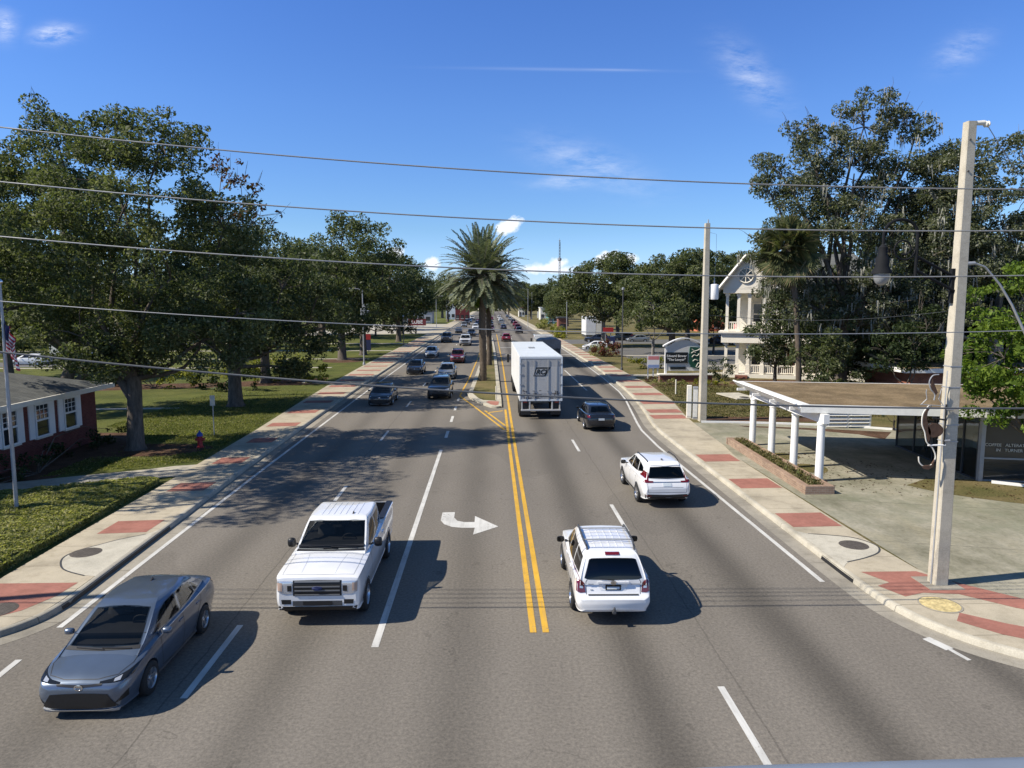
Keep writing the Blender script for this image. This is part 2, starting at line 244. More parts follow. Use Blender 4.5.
MT = dict(
    asphalt=m_asphalt('asphalt', (.165, .149, .126)), lot_asphalt=m_asphalt('lot_asphalt', (.13, .128, .122), False),
    sidewalk=m_concrete('sidewalk_concrete', (.415, .365, .272), 1.53, .36), kerb=m_concrete('kerb_concrete', (.42, .39, .315), 3.05, .4), gutter=m_concrete('gutter_concrete', (.30, .275, .225), 3.05, .4),
    apron=m_concrete('new_concrete', (.47, .44, .36), 0, .25), oldlot=m_lot('weathered_lot'), drive=m_concrete('drive_concrete', (.40, .37, .30), 2.4, .3),
    brickband=m_brick('red_paver', (.36, .155, .118), (.31, .13, .098), (.27, .14, .11), 5.0, bw=.5, rh=.25),
    lawn=m_grass('lawn', (.052, .068, .019), (.125, .138, .038), (.15, .135, .055), .35), drygrass=m_grass('dry_grass', (.085, .09, .032), (.16, .135, .06), (.22, .165, .09), .85, .5),
    earth=m_grass('earth', (.05, .06, .025), (.11, .10, .05), (.17, .13, .08), .7, .05), mulch=m_grass('mulch', (.06, .035, .022), (.13, .075, .05), (.17, .11, .075), .6, 1.4),
    white_line=m_worn('white_marking', (.58, .575, .54)), yellow_line=m_worn('yellow_marking', (.62, .36, .04)),
    white=mat('white_trim', (.78, .78, .76), .5, var=.05, vscale=1.5), offwhite=mat('off_white', (.70, .67, .58), .6, var=.07, vscale=2), grey=mat('grey_metal', (.36, .37, .38), .5, .3, var=.1), dgrey=mat('dark_grey', (.06, .062, .065), .5, var=.15),
    black=mat('black_plastic', (.012, .012, .013), .45, var=.2, vscale=8), rubber=mat('tyre_rubber', (.018, .018, .018), .85, var=.25, vscale=12), alloy=mat('alloy', (.62, .63, .65), .28, .9, var=.06), chrome=mat('chrome', (.75, .76, .78), .12, 1.0, var=.03),
    glass=m_glass('tinted_glass', .50), privacy=m_glass('privacy_glass', .16), lampglass=mat('smoked_lamp', (.012, .013, .015), .05, 0, .6), cabin=mat('cabin_trim', (.022, .022, .024), .75, var=.25, vscale=5), seat=mat('seat_fabric', (.05, .05, .052), .9, var=.2, vscale=7), lens=mat('headlamp_lens', (.55, .57, .60), .08, .45, .8), amber=mat('amber_lens', (.55, .20, .03), .15), red_lens=mat('red_lens', (.13, .005, .009), .1, 0, .6, 1.0), plate=mat('licence_plate', (.55, .60, .62), .5, var=.1, vscale=30),
    bark=m_bark('oak_bark', (.135, .115, .095)), palebark=m_bark('pale_bark', (.24, .22, .195)), palmbark=m_bark('palm_bark', (.13, .105, .08)),
    oak=m_leaf('oak_leaves', (.046, .064, .026), (.145, .165, .072), (.21, .22, .14), .34), oak2=m_leaf('deep_green_leaves', (.034, .050, .022), (.108, .130, .058), (.15, .16, .10), .3), brightleaf=m_leaf('bright_leaves', (.045, .09, .012), (.15, .21, .03), None, .35),
    redleaf=m_leaf('rusty_leaves', (.05, .03, .018), (.12, .055, .03), (.07, .08, .03)), palmleaf=m_leaf('date_palm_leaves', (.085, .105, .065), (.23, .25, .155), None, .2), fanleaf=m_leaf('cabbage_palm_leaves', (.045, .058, .026), (.14, .155, .07), (.2, .16, .09), .25),
    greyoak=m_leaf('mossy_oak_leaves', (.050, .063, .034), (.155, .172, .10), (.30, .30, .25), .34),
    hedge=m_leaf('hedge_leaves', (.135, .150, .05), (.34, .34, .125), (.42, .38, .20), .4), lawnblade=m_leaf('lawn_blades', (.080, .100, .024), (.20, .21, .06), (.28, .25, .12), .35), dryblade=m_leaf('dry_blades', (.09, .085, .035), (.20, .17, .08), (.10, .13, .04), .3), yellowshrub=m_leaf('yellow_shrub_leaves', (.08, .10, .012), (.28, .27, .03), None, .3), redshrub=m_leaf('red_shrub_leaves', (.07, .028, .022), (.19, .06, .04), (.12, .14, .03), .25), darkshrub=m_leaf('dark_shrub_leaves', (.016, .028, .010), (.052, .072, .026), None, .2),
    moss=mat('spanish_moss', (.24, .24, .205), .95, spec=.1, var=.35, vscale=3),
    wire=mat('wire_aluminium', (.30, .31, .32), .45, .4), wire_dark=mat('wire_dark', (.10, .105, .11), .6), pole=m_concrete('pole_concrete', (.50, .455, .36), 0, .2), woodpole=m_bark('wood_pole', (.20, .165, .125)),
    shingle=m_brick('shingles', (.105, .11, .105), (.15, .155, .145), (.07, .07, .07), 3.0, bw=.9, rh=.35), gravelroof=m_grass('roof_gravel', (.17, .125, .072), (.29, .215, .13), (.11, .08, .05), .8, .9), satinblack=mat('matt_black', (.010, .011, .013), .8, spec=.2),
    housebrick=m_brick('house_brick', (.165, .05, .042), (.125, .038, .033), (.16, .10, .085), 4.0, vertical='y', bw=.9, rh=.28), planterbrick=m_brick('planter_brick', (.34, .235, .165), (.26, .175, .125), (.38, .34, .28), 5.0, vertical='y', bw=1.0, rh=.38), planterfront=m_brick('planter_brick_front', (.34, .235, .165), (.26, .175, .125), (.38, .34, .28), 5.0, vertical='x', bw=1.0, rh=.38),
    signbrick=m_brick('sign_brick', (.22, .08, .05), (.16, .06, .04), (.25, .2, .16), 5.0, vertical='x', bw=1.0, rh=.38), wallbrick=m_brick('wall_brick', (.26, .10, .065), (.2, .075, .05), (.3, .22, .18), 4.0, vertical='x', bw=.9, rh=.28),
    window=mat('window_glass', (.02, .025, .03), .06, 0, .7, var=.1), clear=m_glass('clear_glass', .86), iron=mat('cast_iron', (.095, .082, .07), .75, .2, var=.35, vscale=9), yellowlid=mat('yellowed_lid', (.52, .42, .20), .8, var=.5, vscale=7),
    redp=mat('red_paint', (.42, .03, .03), .5, var=.08), bluep=mat('blue_paint', (.03, .07, .30), .5, var=.08), navy=mat('navy_cloth', (.02, .03, .10), .8), flagred=mat('red_cloth', (.42, .03, .05), .8), flagwhite=mat('white_cloth', (.70, .68, .66), .8),
    sgreen=mat('sign_green', (.012, .075, .048), .5, var=.1), sblack=mat('sign_black', (.012, .016, .018), .5), paleblue=mat('pale_blue_paint', (.25, .34, .60), .6, var=.1), palered=mat('pale_red', (.62, .22, .22), .6, var=.1), rust=mat('rusty_brown', (.085, .045, .026), .7, var=.4, vscale=10), orange=mat('orange_wall', (.55, .17, .09), .7, var=.1, vscale=2), teal=mat('teal_wall', (.12, .27, .28), .7, var=.1), maroonsign=mat('maroon_sign', (.14, .02, .025), .6),
    gunmetal=mat('gunmetal', (.15, .155, .16), .4), tarp=mat('grey_tarp', (.21, .22, .23), .7, var=.3, vscale=2.5, bump=.4), trailer_side=mat('trailer_side', (.70, .71, .71), .45, var=.10, vscale=1.2), trailer_rear=mat('trailer_doors', (.37, .372, .365), .55, var=.10, vscale=3), trailer_patch=mat('trailer_panel', (.45, .45, .435), .55, var=.08, vscale=5), trailer_roof=mat('trailer_roof', (.62, .66, .68), .5, var=.08, vscale=1), grime=mat('road_grime', (.16, .15, .14), .9, var=.5, vscale=5),
    blue_grey_paint=m_paint('blue_grey_paint', (.112, .145, .198), .5, .30), white_paint=m_paint('white_paint', (.76, .765, .76), 0, .28), black_paint=m_paint('black_paint', (.010, .012, .018), .1, .25), silver_paint=m_paint('silver_paint', (.42, .43, .42), .6, .3), dark_paint=m_paint('charcoal_paint', (.035, .042, .052), .4, .3), grey_paint=m_paint('grey_paint', (.085, .095, .105), .5, .3), maroon_paint=m_paint('maroon_paint', (.16, .018, .028), .3, .3), red_paint=m_paint('red_car_paint', (.26, .015, .03), .2, .3), navy_paint=m_paint('navy_car_paint', (.02, .03, .06), .3, .3),
    rail=mat('bridge_rail_paint', (.16, .19, .24), .5, var=.15), cream=mat('cream_trim', (.78, .73, .62), .6, var=.06, vscale=2), louver=mat('white_louver', (.66, .66, .62), .6, var=.08), oldglass=mat('smoked_glass', (.035, .04, .042), .08, 0, .6, var=.2, vscale=.6), inwall=mat('inner_wall', (.68, .66, .60), .7, var=.06, vscale=1.5), darkroom=mat('dark_interior', (.03, .032, .035), .8, var=.2), bulb=mat('globe_glass', (.26, .27, .27), .15, 0, .6),
)

# ------------------------------------------------------------------ mesh helpers
class MB:
    def __init__(s): s.v = []; s.f = []; s.m = []; s.cur = 0
    def quadmesh(s, V, F):
        o = len(s.v); s.v += [tuple(p) for p in V]; s.f += [tuple(i + o for i in f) for f in F]; s.m += [s.cur] * len(F); return s
    def box(s, x0, x1, y0, y1, z0, z1):
        V = [(x0, y0, z0), (x1, y0, z0), (x1, y1, z0), (x0, y1, z0), (x0, y0, z1), (x1, y0, z1), (x1, y1, z1), (x0, y1, z1)]
        return s.quadmesh(V, [(3, 2, 1, 0), (4, 5, 6, 7), (0, 1, 5, 4), (1, 2, 6, 5), (2, 3, 7, 6), (3, 0, 4, 7)])
    def prism(s, poly, z0, z1):
        n = len(poly); a = sum(poly[i][0] * poly[(i + 1) % n][1] - poly[(i + 1) % n][0] * poly[i][1] for i in range(n))
        if a < 0: poly = poly[::-1]
        V = [(p[0], p[1], z0) for p in poly] + [(p[0], p[1], z1) for p in poly]
        F = [tuple(range(n - 1, -1, -1)), tuple(range(n, 2 * n))] + [(i, (i + 1) % n, n + (i + 1) % n, n + i) for i in range(n)]
        return s.quadmesh(V, F)
    def sheet(s, poly, z):
        n = len(poly); a = sum(poly[i][0] * poly[(i + 1) % n][1] - poly[(i + 1) % n][0] * poly[i][1] for i in range(n))
        if a < 0: poly = poly[::-1]
        return s.quadmesh([(p[0], p[1], z) for p in poly], [tuple(range(n))])
    def tube(s, pts, rad, n=8, cap=True):
        pts = [Vector(p) for p in pts]; k = len(pts)
        if not hasattr(rad, '__len__'): rad = [rad] * k
        V = []; F = []; ref = None
        for i, p in enumerate(pts):
            d = (pts[min(i + 1, k - 1)] - pts[max(i - 1, 0)]); d = d.normalized() if d.length > 1e-9 else Vector((0, 0, 1))
            if ref is None: ref = Vector((1, 0, 0)) if abs(d.x) < .9 else Vector((0, 1, 0))
            a = (ref - d * ref.dot(d)).normalized(); ref = a; b = d.cross(a)
            for j in range(n):
                t = 2 * math.pi * j / n; V.append(p + (a * math.cos(t) + b * math.sin(t)) * rad[i])
        for i in range(k - 1):
            for j in range(n):
                F.append((i * n + j, i * n + (j + 1) % n, (i + 1) * n + (j + 1) % n, (i + 1) * n + j))
        if cap: F += [tuple(range(n - 1, -1, -1)), tuple(range((k - 1) * n, k * n))]
        return s.quadmesh(V, F)
    def lathe(s, prof, n=20, c=(0, 0, 0), axis='z', cap=True):
        V = []; F = []; k = len(prof)
        for (r, h) in prof:
            for j in range(n):
                t = 2 * math.pi * j / n; x, y = r * math.cos(t), r * math.sin(t)
                V.append((c[0] + x, c[1] + y, c[2] + h) if axis == 'z' else ((c[0] + h, c[1] + x, c[2] + y) if axis == 'x' else (c[0] + y, c[1] + h, c[2] + x)))
        for i in range(k - 1):
            for j in range(n): F.append((i * n + j, i * n + (j + 1) % n, (i + 1) * n + (j + 1) % n, (i + 1) * n + j))
        if cap: F += [tuple(range(n - 1, -1, -1)), tuple(range((k - 1) * n, k * n))]
        return s.quadmesh(V, F)
    def build(s, name, mats, parent=None, smooth=None, bevel=0, loc=None):
        me = bpy.data.meshes.new(name); me.from_pydata(s.v, [], s.f); me.update()
        for q in (mats if isinstance(mats, (list, tuple)) else [mats]): me.materials.append(q)
        if any(s.m): me.polygons.foreach_set('material_index', s.m)
        return link(name, me, parent, smooth, bevel, loc)
def link(name, me, parent=None, smooth=None, bevel=0, loc=None):
    if smooth is not None:
        me.shade_smooth()
        if smooth < 180: me.set_sharp_from_angle(angle=R(smooth))
    o = bpy.data.objects.new(name, me); COL.objects.link(o)
    if parent: o.parent = parent
    if loc: o.location = loc
    if bevel:
        b = o.modifiers.new('bevel', 'BEVEL'); b.width = bevel; b.segments = 2; b.limit_method = 'ANGLE'; b.angle_limit = R(40)
    return o
def tag(o, label, cat, group=None):
    o['label'] = label; o['category'] = cat
    if group: o['group'] = group
    return o
def thing(name, label, cat, loc=(0, 0, 0), rz=0, group=None):
    o = bpy.data.objects.new(name, None); COL.objects.link(o); o.location = loc; o.rotation_euler = (0, 0, rz); o.empty_display_size = .3
    return tag(o, label, cat, group)
def struct(o, kind='structure'): o['kind'] = kind; return o
def copy_tree(o, parent=None):
    c = o.copy(); COL.objects.link(c)
    if parent: c.parent = parent
    for ch in list(o.children): copy_tree(ch, c)
    return c
def mesh_np(name, V, nper):
    V = np.asarray(V, dtype=np.float32).reshape(-1, 3); nf = len(V) // nper
    me = bpy.data.meshes.new(name); me.vertices.add(len(V)); me.vertices.foreach_set('co', V.ravel())
    me.loops.add(len(V)); me.loops.foreach_set('vertex_index', np.arange(len(V), dtype=np.int32))
    me.polygons.add(nf); me.polygons.foreach_set('loop_start', np.arange(0, len(V), nper, dtype=np.int32)); me.polygons.foreach_set('loop_total', np.full(nf, nper, dtype=np.int32))
    me.update(calc_edges=True); return me
def text_mesh(body, size, depth, matrix, align='CENTER', shear=0, bold=0):
    cu = bpy.data.curves.new('lettering', 'FONT'); cu.body = body; cu.size = size; cu.extrude = depth; cu.align_x = align; cu.align_y = 'CENTER'; cu.shear = shear; cu.offset = bold
    o = bpy.data.objects.new('lettering', cu); COL.objects.link(o); bpy.context.view_layer.update()
    me = bpy.data.meshes.new_from_object(o.evaluated_get(bpy.context.evaluated_depsgraph_get())); bpy.data.objects.remove(o); bpy.data.curves.remove(cu)
    me.transform(matrix); return me
FACE_CAM = Matrix.Rotation(R(90), 4, 'X')                           # a sign facing -Y
def poly_lerp(pts, n):
    out = []; k = len(pts) - 1
    for i in range(n):
        t = i / (n - 1) * k; a = min(int(t), k - 1); w = t - a
        out.append(tuple(pts[a][j] * (1 - w) + pts[a + 1][j] * w for j in range(len(pts[0]))))
    return out
def interp(tab, y): return float(np.interp(y, [a for a, b in tab], [b for a, b in tab]))

# ================================================================== the setting: ground, road, kerbs, pavements, markings
CL = [(-60, -9.9), (15, -9.8), (22, -9.98), (31, -10.35), (45, -10.6), (60, -10.8), (100, -10.9), (900, -10.9)]
CR = [(17.5, 9.08), (34, 9.10), (38.6, 9.14), (41, 9.38), (46, 10.0), (52, 10.55), (59, 10.95), (83, 11.6), (900, 11.8)]
CORNER = [(9.08, 17.5), (9.13, 15.9), (9.30, 14.9), (9.62, 14.1), (10.1, 13.4), (10.8, 12.8), (12, 12.2), (14, 11.75), (20, 11.5), (60, 11.5)]
CORNER_L = [(-9.8, 16.2), (-9.9, 15.4), (-10.25, 14.7), (-10.9, 14.1), (-12, 13.6), (-14, 13.3), (-40, 13.2)]
def ys_(a, b, n): return [a + (b - a) * i / (n - 1) for i in range(n)]
def smooth_path(pts, sub=6):
    P = [Vector((p[0], p[1], 0)) for p in pts]; out = []
    for i in range(len(P) - 1):
        p0, p1, p2, p3 = P[max(i - 1, 0)], P[i], P[i + 1], P[min(i + 2, len(P) - 1)]
        for k in range(sub):
            t = k / sub; q = .5 * ((2 * p1) + (p2 - p0) * t + (2 * p0 - 5 * p1 + 4 * p2 - p3) * t * t + (3 * p1 - p0 - 3 * p2 + p3) * t ** 3); out.append((q.x, q.y))
    out.append((P[-1].x, P[-1].y)); return out
def offset_path(path, d):                                             # d > 0 shifts to the left of travel
    out = []
    for i, p in enumerate(path):
        a = path[max(i - 1, 0)]; b = path[min(i + 1, len(path) - 1)]; t = Vector((b[0] - a[0], b[1] - a[1])).normalized(); out.append((p[0] - t.y * d, p[1] + t.x * d))
    return out
def strip(m, path, a, b, z):                                          # flat ribbon between two offsets of a path
    A = offset_path(path, a); B = offset_path(path, b)
    V = [(x, y, z) for x, y in A] + [(x, y, z) for x, y in B]; n = len(path)
    m.quadmesh(V, [(i, i + 1, n + i + 1, n + i) if a < b and False else (n + i, n + i + 1, i + 1, i) for i in range(n - 1)])
def kerb_mesh(m, path, w, h):                                         # a kerb with a sloping face and rounded arris, to the left of its path
    prof = [(0, -.02), (.02, h * .8), (.045, h), (w, h), (w, -.02)]
    rows = [offset_path(path, d) for d, z in prof]; n = len(path); V = []; F = []
    for (d, z), row in zip(prof, rows): V += [(x, y, z) for x, y in row]
    for j in range(len(prof) - 1):
        for i in range(n - 1): F.append((j * n + i, j * n + i + 1, (j + 1) * n + i + 1, (j + 1) * n + i))
    m.quadmesh(V, F)

yl = sorted(set([14 + i * 3 for i in range(34)] + [130, 200, 400, 900]))
left_path = [(interp(CL, y), y) for y in reversed(yl) if y > 17] + smooth_path(CORNER_L)      # travels towards the camera, then left
yr = [17.5 + i * 2.5 for i in range(36)] + [130, 200, 400, 900]
right_path = [(x, y) for x, y in reversed(smooth_path(CORNER))][:-1] + [(interp(CR, y), y) for y in yr]   # travels from the side street, then away

g = MB(); g.sheet([(-2500, -200), (2500, -200), (2500, 5000), (-2500, 5000)], -.06); struct(g.build('ground', MT['earth']))
g = MB(); g.sheet([(-60, -40), (70, -40), (70, 17), (13, 17), (12.4, 900), (-11.4, 900), (-11.4, 17), (-60, 17)], 0); struct(g.build('road', MT['asphalt']))
g = MB(); g.prism([(-.12 + x, y) for x, y in left_path] + [(-300, 13.1), (-300, 900)], -.2, .118); struct(g.build('lawn', MT['lawn']))
g = MB(); g.prism([(.12 + x, y) for x, y in right_path] + [(300, 900), (300, 11.55)], -.2, .112); struct(g.build('verge', MT['drygrass']))
k = MB(); kerb_mesh(k, [p for p in left_path][::-1], .16, .135); kerb_mesh(k, right_path[::-1], .16, .135); struct(k.build('kerb', MT['kerb'], smooth=50))
k = MB(); strip(k, left_path[::-1], -.42, .005, .004); strip(k, right_path[::-1], -.46, .005, .004); struct(k.build('gutter', MT['gutter']))

# pavements
SWL = [(13, -12.2), (17, -12.3), (27, -12.5), (38, -12.75), (50, -13.3), (61, -13.7), (80, -14.1), (130, -14.2), (900, -14.2)]
SWR = [(16.8, 11.1), (20, 10.95), (31, 11.0), (33, 11.3), (40, 11.7), (43, 12.0), (50, 12.95), (60, 13.5), (80, 13.5), (135, 13.6), (900, 13.6)]
yy = [16.2 + i * 2 for i in range(60)] + [150, 200, 300, 880]
poly = [(interp(CL, y) - .16, y) for y in yy] + [(interp(SWL, y), y) for y in reversed(yy)] + [(-12.1, 13.74), (-11.0, 14.24), (-10.36, 14.82), (-10.04, 15.45)]
g = MB(); g.prism(poly, 0, .132)
yy2 = [17.5 + i * 2 for i in range(60)] + [150, 200, 300, 880]
inn = offset_path(right_path, -.16); near = [p for p in inn if p[1] < 17.5 and p[0] < 13.2][::1]
poly = near + [(interp(CR, y) + .16, y) for y in yy2] + [(interp(SWR, y), y) for y in reversed(yy2)] + [(11.4, 16.2), (12.4, 15.2), (13.2, 14.7)]
g.prism(poly, 0, .132); struct(g.build('sidewalk', MT['sidewalk']))
# red paver bands
b = MB()
def band(yc, half, x0, x1, sk=0): b.sheet([(x0, yc - half), (x1, yc - half + sk), (x1, yc + half + sk), (x0, yc + half)], .136)
for yc in [21.6, 26.4, 30.9, 35.5, 40.2, 45, 49.6, 54.3, 59, 63.6, 68.4, 73, 77.8, 82.5, 87, 92, 97, 102, 107, 112, 118, 124, 130, 136]:
    band(yc, .62, interp(SWL, yc) + .6 + (0 if yc < 40 else -.3), interp(CL, yc) - .42, .12)
b.sheet([(-12.25, 15.35), (-11.2, 15.0), (-10.55, 15.6), (-10.25, 16.4), (-10.2, 17.2), (-12.2, 17.2)], .136)
for yc in [21.7, 26.3, 30.8, 42.3, 44.6, 48.5, 53.1, 57.7, 62.3, 66.9, 71.5, 76, 80.7, 85.3, 90, 94.5, 99, 104, 109, 114, 120, 126, 132]:
    band(yc, .72, interp(CR, yc) + .24, interp(SWR, yc) - .08, .05)
b.sheet([(9.5, 17.3), (10.95, 17.3), (11.3, 16.75), (12.6, 15.35), (12.95, 14.85), (12.45, 14.75), (11.9, 15.05), (11.1, 15.85), (10.3, 15.95), (9.75, 15.75), (9.45, 16.4), (9.85, 16.6)], .136)
b.sheet([(10.12, 14.45), (10.65, 13.8), (11.4, 13.3), (13.2, 12.75), (13.2, 13.3), (12, 13.75), (11.1, 14.3), (10.45, 14.85)], .136)
struct(b.build('paver_band', MT['brickband']))
# newer concrete round the two inlets
a = MB()
tear = smooth_path([(9.24, 17.65), (9.55, 18.0), (10.2, 18.35), (10.75, 18.75), (10.95, 19.3), (10.65, 19.9), (10.1, 20.15), (9.6, 20.3), (9.24, 20.6)], 5); a.sheet(tear, .138)
tear = smooth_path([(-10.0, 17.6), (-10.5, 17.75), (-11.1, 18.15), (-11.55, 18.9), (-11.5, 19.5), (-11.2, 19.95), (-10.85, 20.4), (-10.35, 20.85), (-10.1, 21.3)], 5); a.sheet(tear, .138)
a.sheet(smooth_path([(-12.25, 14.9), (-11.6, 15.0), (-11.05, 15.1), (-10.6, 14.85), (-11.2, 14.35), (-12.1, 13.8)], 4), .138)
struct(a.build('inlet_apron', MT['apron']))
a = MB()
for q_ in ([(9.5, 18.0), (10.2, 18.32), (10.78, 18.75), (10.98, 19.3), (10.68, 19.93), (10.12, 20.18), (9.5, 20.35)], [(-10.3, 17.65), (-11.1, 18.12), (-11.58, 18.9), (-11.53, 19.5), (-11.2, 19.98), (-10.85, 20.43), (-10.3, 20.9)]): strip(a, smooth_path(q_, 5), -.022, .022, .1395)
struct(a.build('apron_joint', MT['dgrey']))
# right-hand lot, driveway, parking and paths
g = MB(); g.sheet([(11.12, 17.2), (11.05, 24), (11.05, 31.3), (11.3, 33), (11.65, 40.3), (14, 40.0), (20, 38.6), (23, 36.9), (60, 33), (60, 12.2), (14, 12.2), (13.3, 14.8), (12.4, 15.4)], .118); struct(g.build('concrete_lot', MT['oldlot']))
g = MB()
g.sheet(smooth_path([(15.8, 25.9), (16.6, 24.6), (18.2, 23.4), (20.5, 22.2), (24, 21.6), (24, 26.3), (19.4, 26.6), (17.2, 26.9)], 4), .124)
g.sheet(smooth_path([(12.7, 28.2), (13.6, 27.9), (14.1, 28.9), (13.5, 29.6), (12.8, 29.3)], 4), .124)
g.sheet(smooth_path([(12.7, 30.4), (13.7, 30.6), (13.9, 31.5), (13, 31.9)], 4), .124)
struct(g.build('leaf_litter', MT['drygrass']))
g = MB(); g.sheet([(19.2, 26.1), (30, 20), (30, 26.1)], .122); g.sheet([(20, 34.9), (21.5, 36.9), (17.5, 38.3), (14, 39.2), (14.2, 38.8), (17.4, 37.7), (19.4, 36.3)], .122); struct(g.build('planting_bed', MT['mulch']))
g = MB()
for pts in ([(12.2, 40.35), (15, 40.0), (19, 39.0), (22, 37.6), (23.5, 36.4)], [(19.3, 26.2), (20.5, 25.4), (23, 23.6), (26, 21.2)]): kerb_mesh(g, smooth_path(pts)[::-1], .16, .22)
struct(g.build('lot_kerb', MT['white'], smooth=50))
g = MB()
g.sheet([(17.2, 74), (60, 66), (90, 74), (90, 112), (60, 112), (17.5, 108)], .118); g.sheet([(13.4, 101), (17.6, 100), (17.6, 108), (13.4, 110)], .119); g.sheet([(13.6, 120), (80, 120), (80, 134), (13.6, 134)], .118)
struct(g.build('car_park', MT['lot_asphalt']))
g = MB(); g.sheet([(13.6, 66.2), (24, 68.5), (60, 65.5), (60, 67.2), (24, 70.3), (13.5, 68)], .121); g.sheet([(17, 76.5), (40, 76.5), (40, 77.6), (17, 77.6)], .122); g.sheet([(17.4, 92), (60, 92), (60, 93.4), (17.4, 93.4)], .122)
struct(g.build('footpath', MT['drive']))
g = MB(); g.sheet(smooth_path([(20.5, 60), (22, 62.3), (26, 63), (32, 60), (34, 56), (26, 55.5), (21.6, 57)], 4), .119); g.sheet([(13.2, 58.2), (19.8, 57.6), (20.2, 60), (14.1, 60.6)], .119); g.sheet([(12.6, 40.9), (22, 40.0), (22, 42.2), (12.6, 42.4)], .117); struct(g.build('mulch_bed', MT['mulch']))
# left-hand walks
g = MB()
g.sheet([(-12.4, 30.3), (-12.4, 28.2), (-13.6, 27.75), (-16, 26.8), (-18, 25.9), (-19.4, 25.2), (-19.4, 26.9), (-18, 27.6), (-16, 28.6), (-14.3, 29.4), (-13.4, 30.0)], .124)
g.sheet([(-13.6, 62.8), (-13.4, 60.9), (-16.3, 61.5), (-16.5, 63)], .124)
for (y, x0, x1, w) in ((76, -60, -17, .9), (88, -60, -15, .9), (103, -70, -14.3, 1.2), (121, -70, -14.3, 2.2)): g.sheet([(x0, y), (x1, y), (x1, y + w), (x0, y + w)], .124)
g.sheet([(-42, 150), (-11.2, 163), (-11.2, 235), (-46, 235)], .128)
g.sheet([(-45, 44.8), (-20.5, 46.6), (-20.5, 47.3), (-45, 46)], .124)
struct(g.build('garden_path', MT['drive']))
g = MB(); g.sheet([(-16.4 + 3.0 * math.cos(t) * (1 + .12 * math.sin(3 * t)), 33.4 + 1.7 * math.sin(t) * (1 + .15 * math.cos(2 * t))) for t in [i * math.pi / 16 for i in range(32)]], .122)
g.sheet([(-17.6 + 2.6 * math.cos(t), 86.5 + 4 * math.sin(t)) for t in [i * math.pi / 12 for i in range(24)]], .122); g.sheet([(-33, 56), (-14.6, 60.5), (-14.9, 66), (-24, 62), (-34, 60.5)], .120)
g.sheet([(-21.5, 18), (-17.4, 22), (-17.2, 33), (-18.5, 38), (-24, 38), (-24, 18)], .1205); struct(g.build('mulch', MT['mulch']))
# parking apron and street far left where a parked car stands
g = MB(); g.sheet([(-80, 78), (-38, 78), (-38, 84), (-80, 84)], .123); struct(g.build('side_drive', MT['lot_asphalt']))

# painted markings
w = MB(); Z = .006
def line(m, pts, wd): strip(m, pts, -wd / 2, wd / 2, Z)
LE = [(10, -9.27), (16.5, -9.39), (29, -9.62), (54, -9.84), (100, -9.95), (300, -10)]
line(w, [(interp(LE, y), y) for y in [15, 20, 25, 30, 36, 44, 54, 70, 100, 160]][::1], .13); line(w, [(-9.2, 10.4), (-9.32, 13.6)], .13)
REd = [(17, 8.37), (28, 8.27), (34, 8.22), (38.5, 8.36), (41, 8.62), (46.4, 9.28), (51, 9.85), (55.5, 10.22), (66, 10.6), (93, 11.05), (150, 11.2)]
line(w, [(interp(REd, y), y) for y in [17, 22, 28, 32, 34, 36, 38.5, 40, 41, 43, 46.4, 49, 51, 53, 55.5, 60, 66, 80, 93, 150]], .13); line(w, [(9.13, 13.95), (9.32, 13.45)], .22); line(w, [(9.32, 13.45), (9.42, 13.0)], .1)
for i in range(14):
    y = 12.1 + 11.9 * i; x = -5.48 - min(i, 3) * .07; line(w, [(x, y), (x, y + 2.9)], .13)
    y = 9.3 + 11.85 * i; x = 4.21; line(w, [(x, y), (x, y + 2.9)], .13)
line(w, [(-2.38, 13.9), (-2.37, 33.6)], .15)
for y, L in ((36.6, 2), (41.6, 2.2), (46.2, 1.7), (50.6, 1.6)): line(w, [(-2.33, y), (-2.33, y + L)], .16)
line(w, [(7.77, 56.5), (7.8, 74)], .13)
for y in (96, 112): w.sheet([(1.6, y), (11, y), (11, y + .5), (1.6, y + .5)], Z)
struct(w.build('lane_marking', MT['white_line']))
w = MB(); w.sheet([(-1.62, 23.3), (-1.62, 22.4), (-1.48, 22.0), (-1.22, 21.72), (-.9, 21.62), (-.5, 21.62), (-.54, 20.95), (.24, 21.72), (-.52, 22.85), (-.52, 22.2), (-.85, 22.2), (-1.08, 22.35), (-1.2, 22.7), (-1.2, 23.3)], Z); struct(w.build('turn_arrow', MT['white_line']))
w = MB()
YR = [(14.4, 1.17), (33, 1.2), (60, 1.32), (79, 1.42), (160, 1.45)]
line(w, [(interp(YR, y), y) for y in (14.45, 24, 33, 46, 60, 79, 110, 160)], .14); line(w, [(interp(YR, y) - .27, y) for y in (14.45, 24, 33, 38.6, 46.4)], .14)
line(w, [(-2.28, 53.3), (-.6, 45.5), (.78, 38.9)], .13); line(w, [(-.36, 46.0), (.86, 40.2)], .13); line(w, [(-.2, 45.1), (.82, 45.9)], .22); line(w, [(-2.3, 53.2), (-2.2, 58), (-1.95, 66), (-1.55, 92), (-1.3, 130)], .13)
struct(w.build('centre_marking', MT['yellow_line']))
w = MB(); isl = smooth_path([(-1.75, 54), (-1.45, 51.6), (-.75, 49.2), (-.1, 47.5), (.35, 47.0), (.68, 47.3), (.78, 48.5), (.8, 60), (.78, 100), (.5, 140), (.1, 150), (-.3, 140), (-.9, 100), (-1.55, 62), (-1.75, 54)], 5)
w.prism(isl[:-1], -.02, .13); struct(w.build('median_kerb', MT['kerb'], bevel=.04))
cx, cy = 0, 70
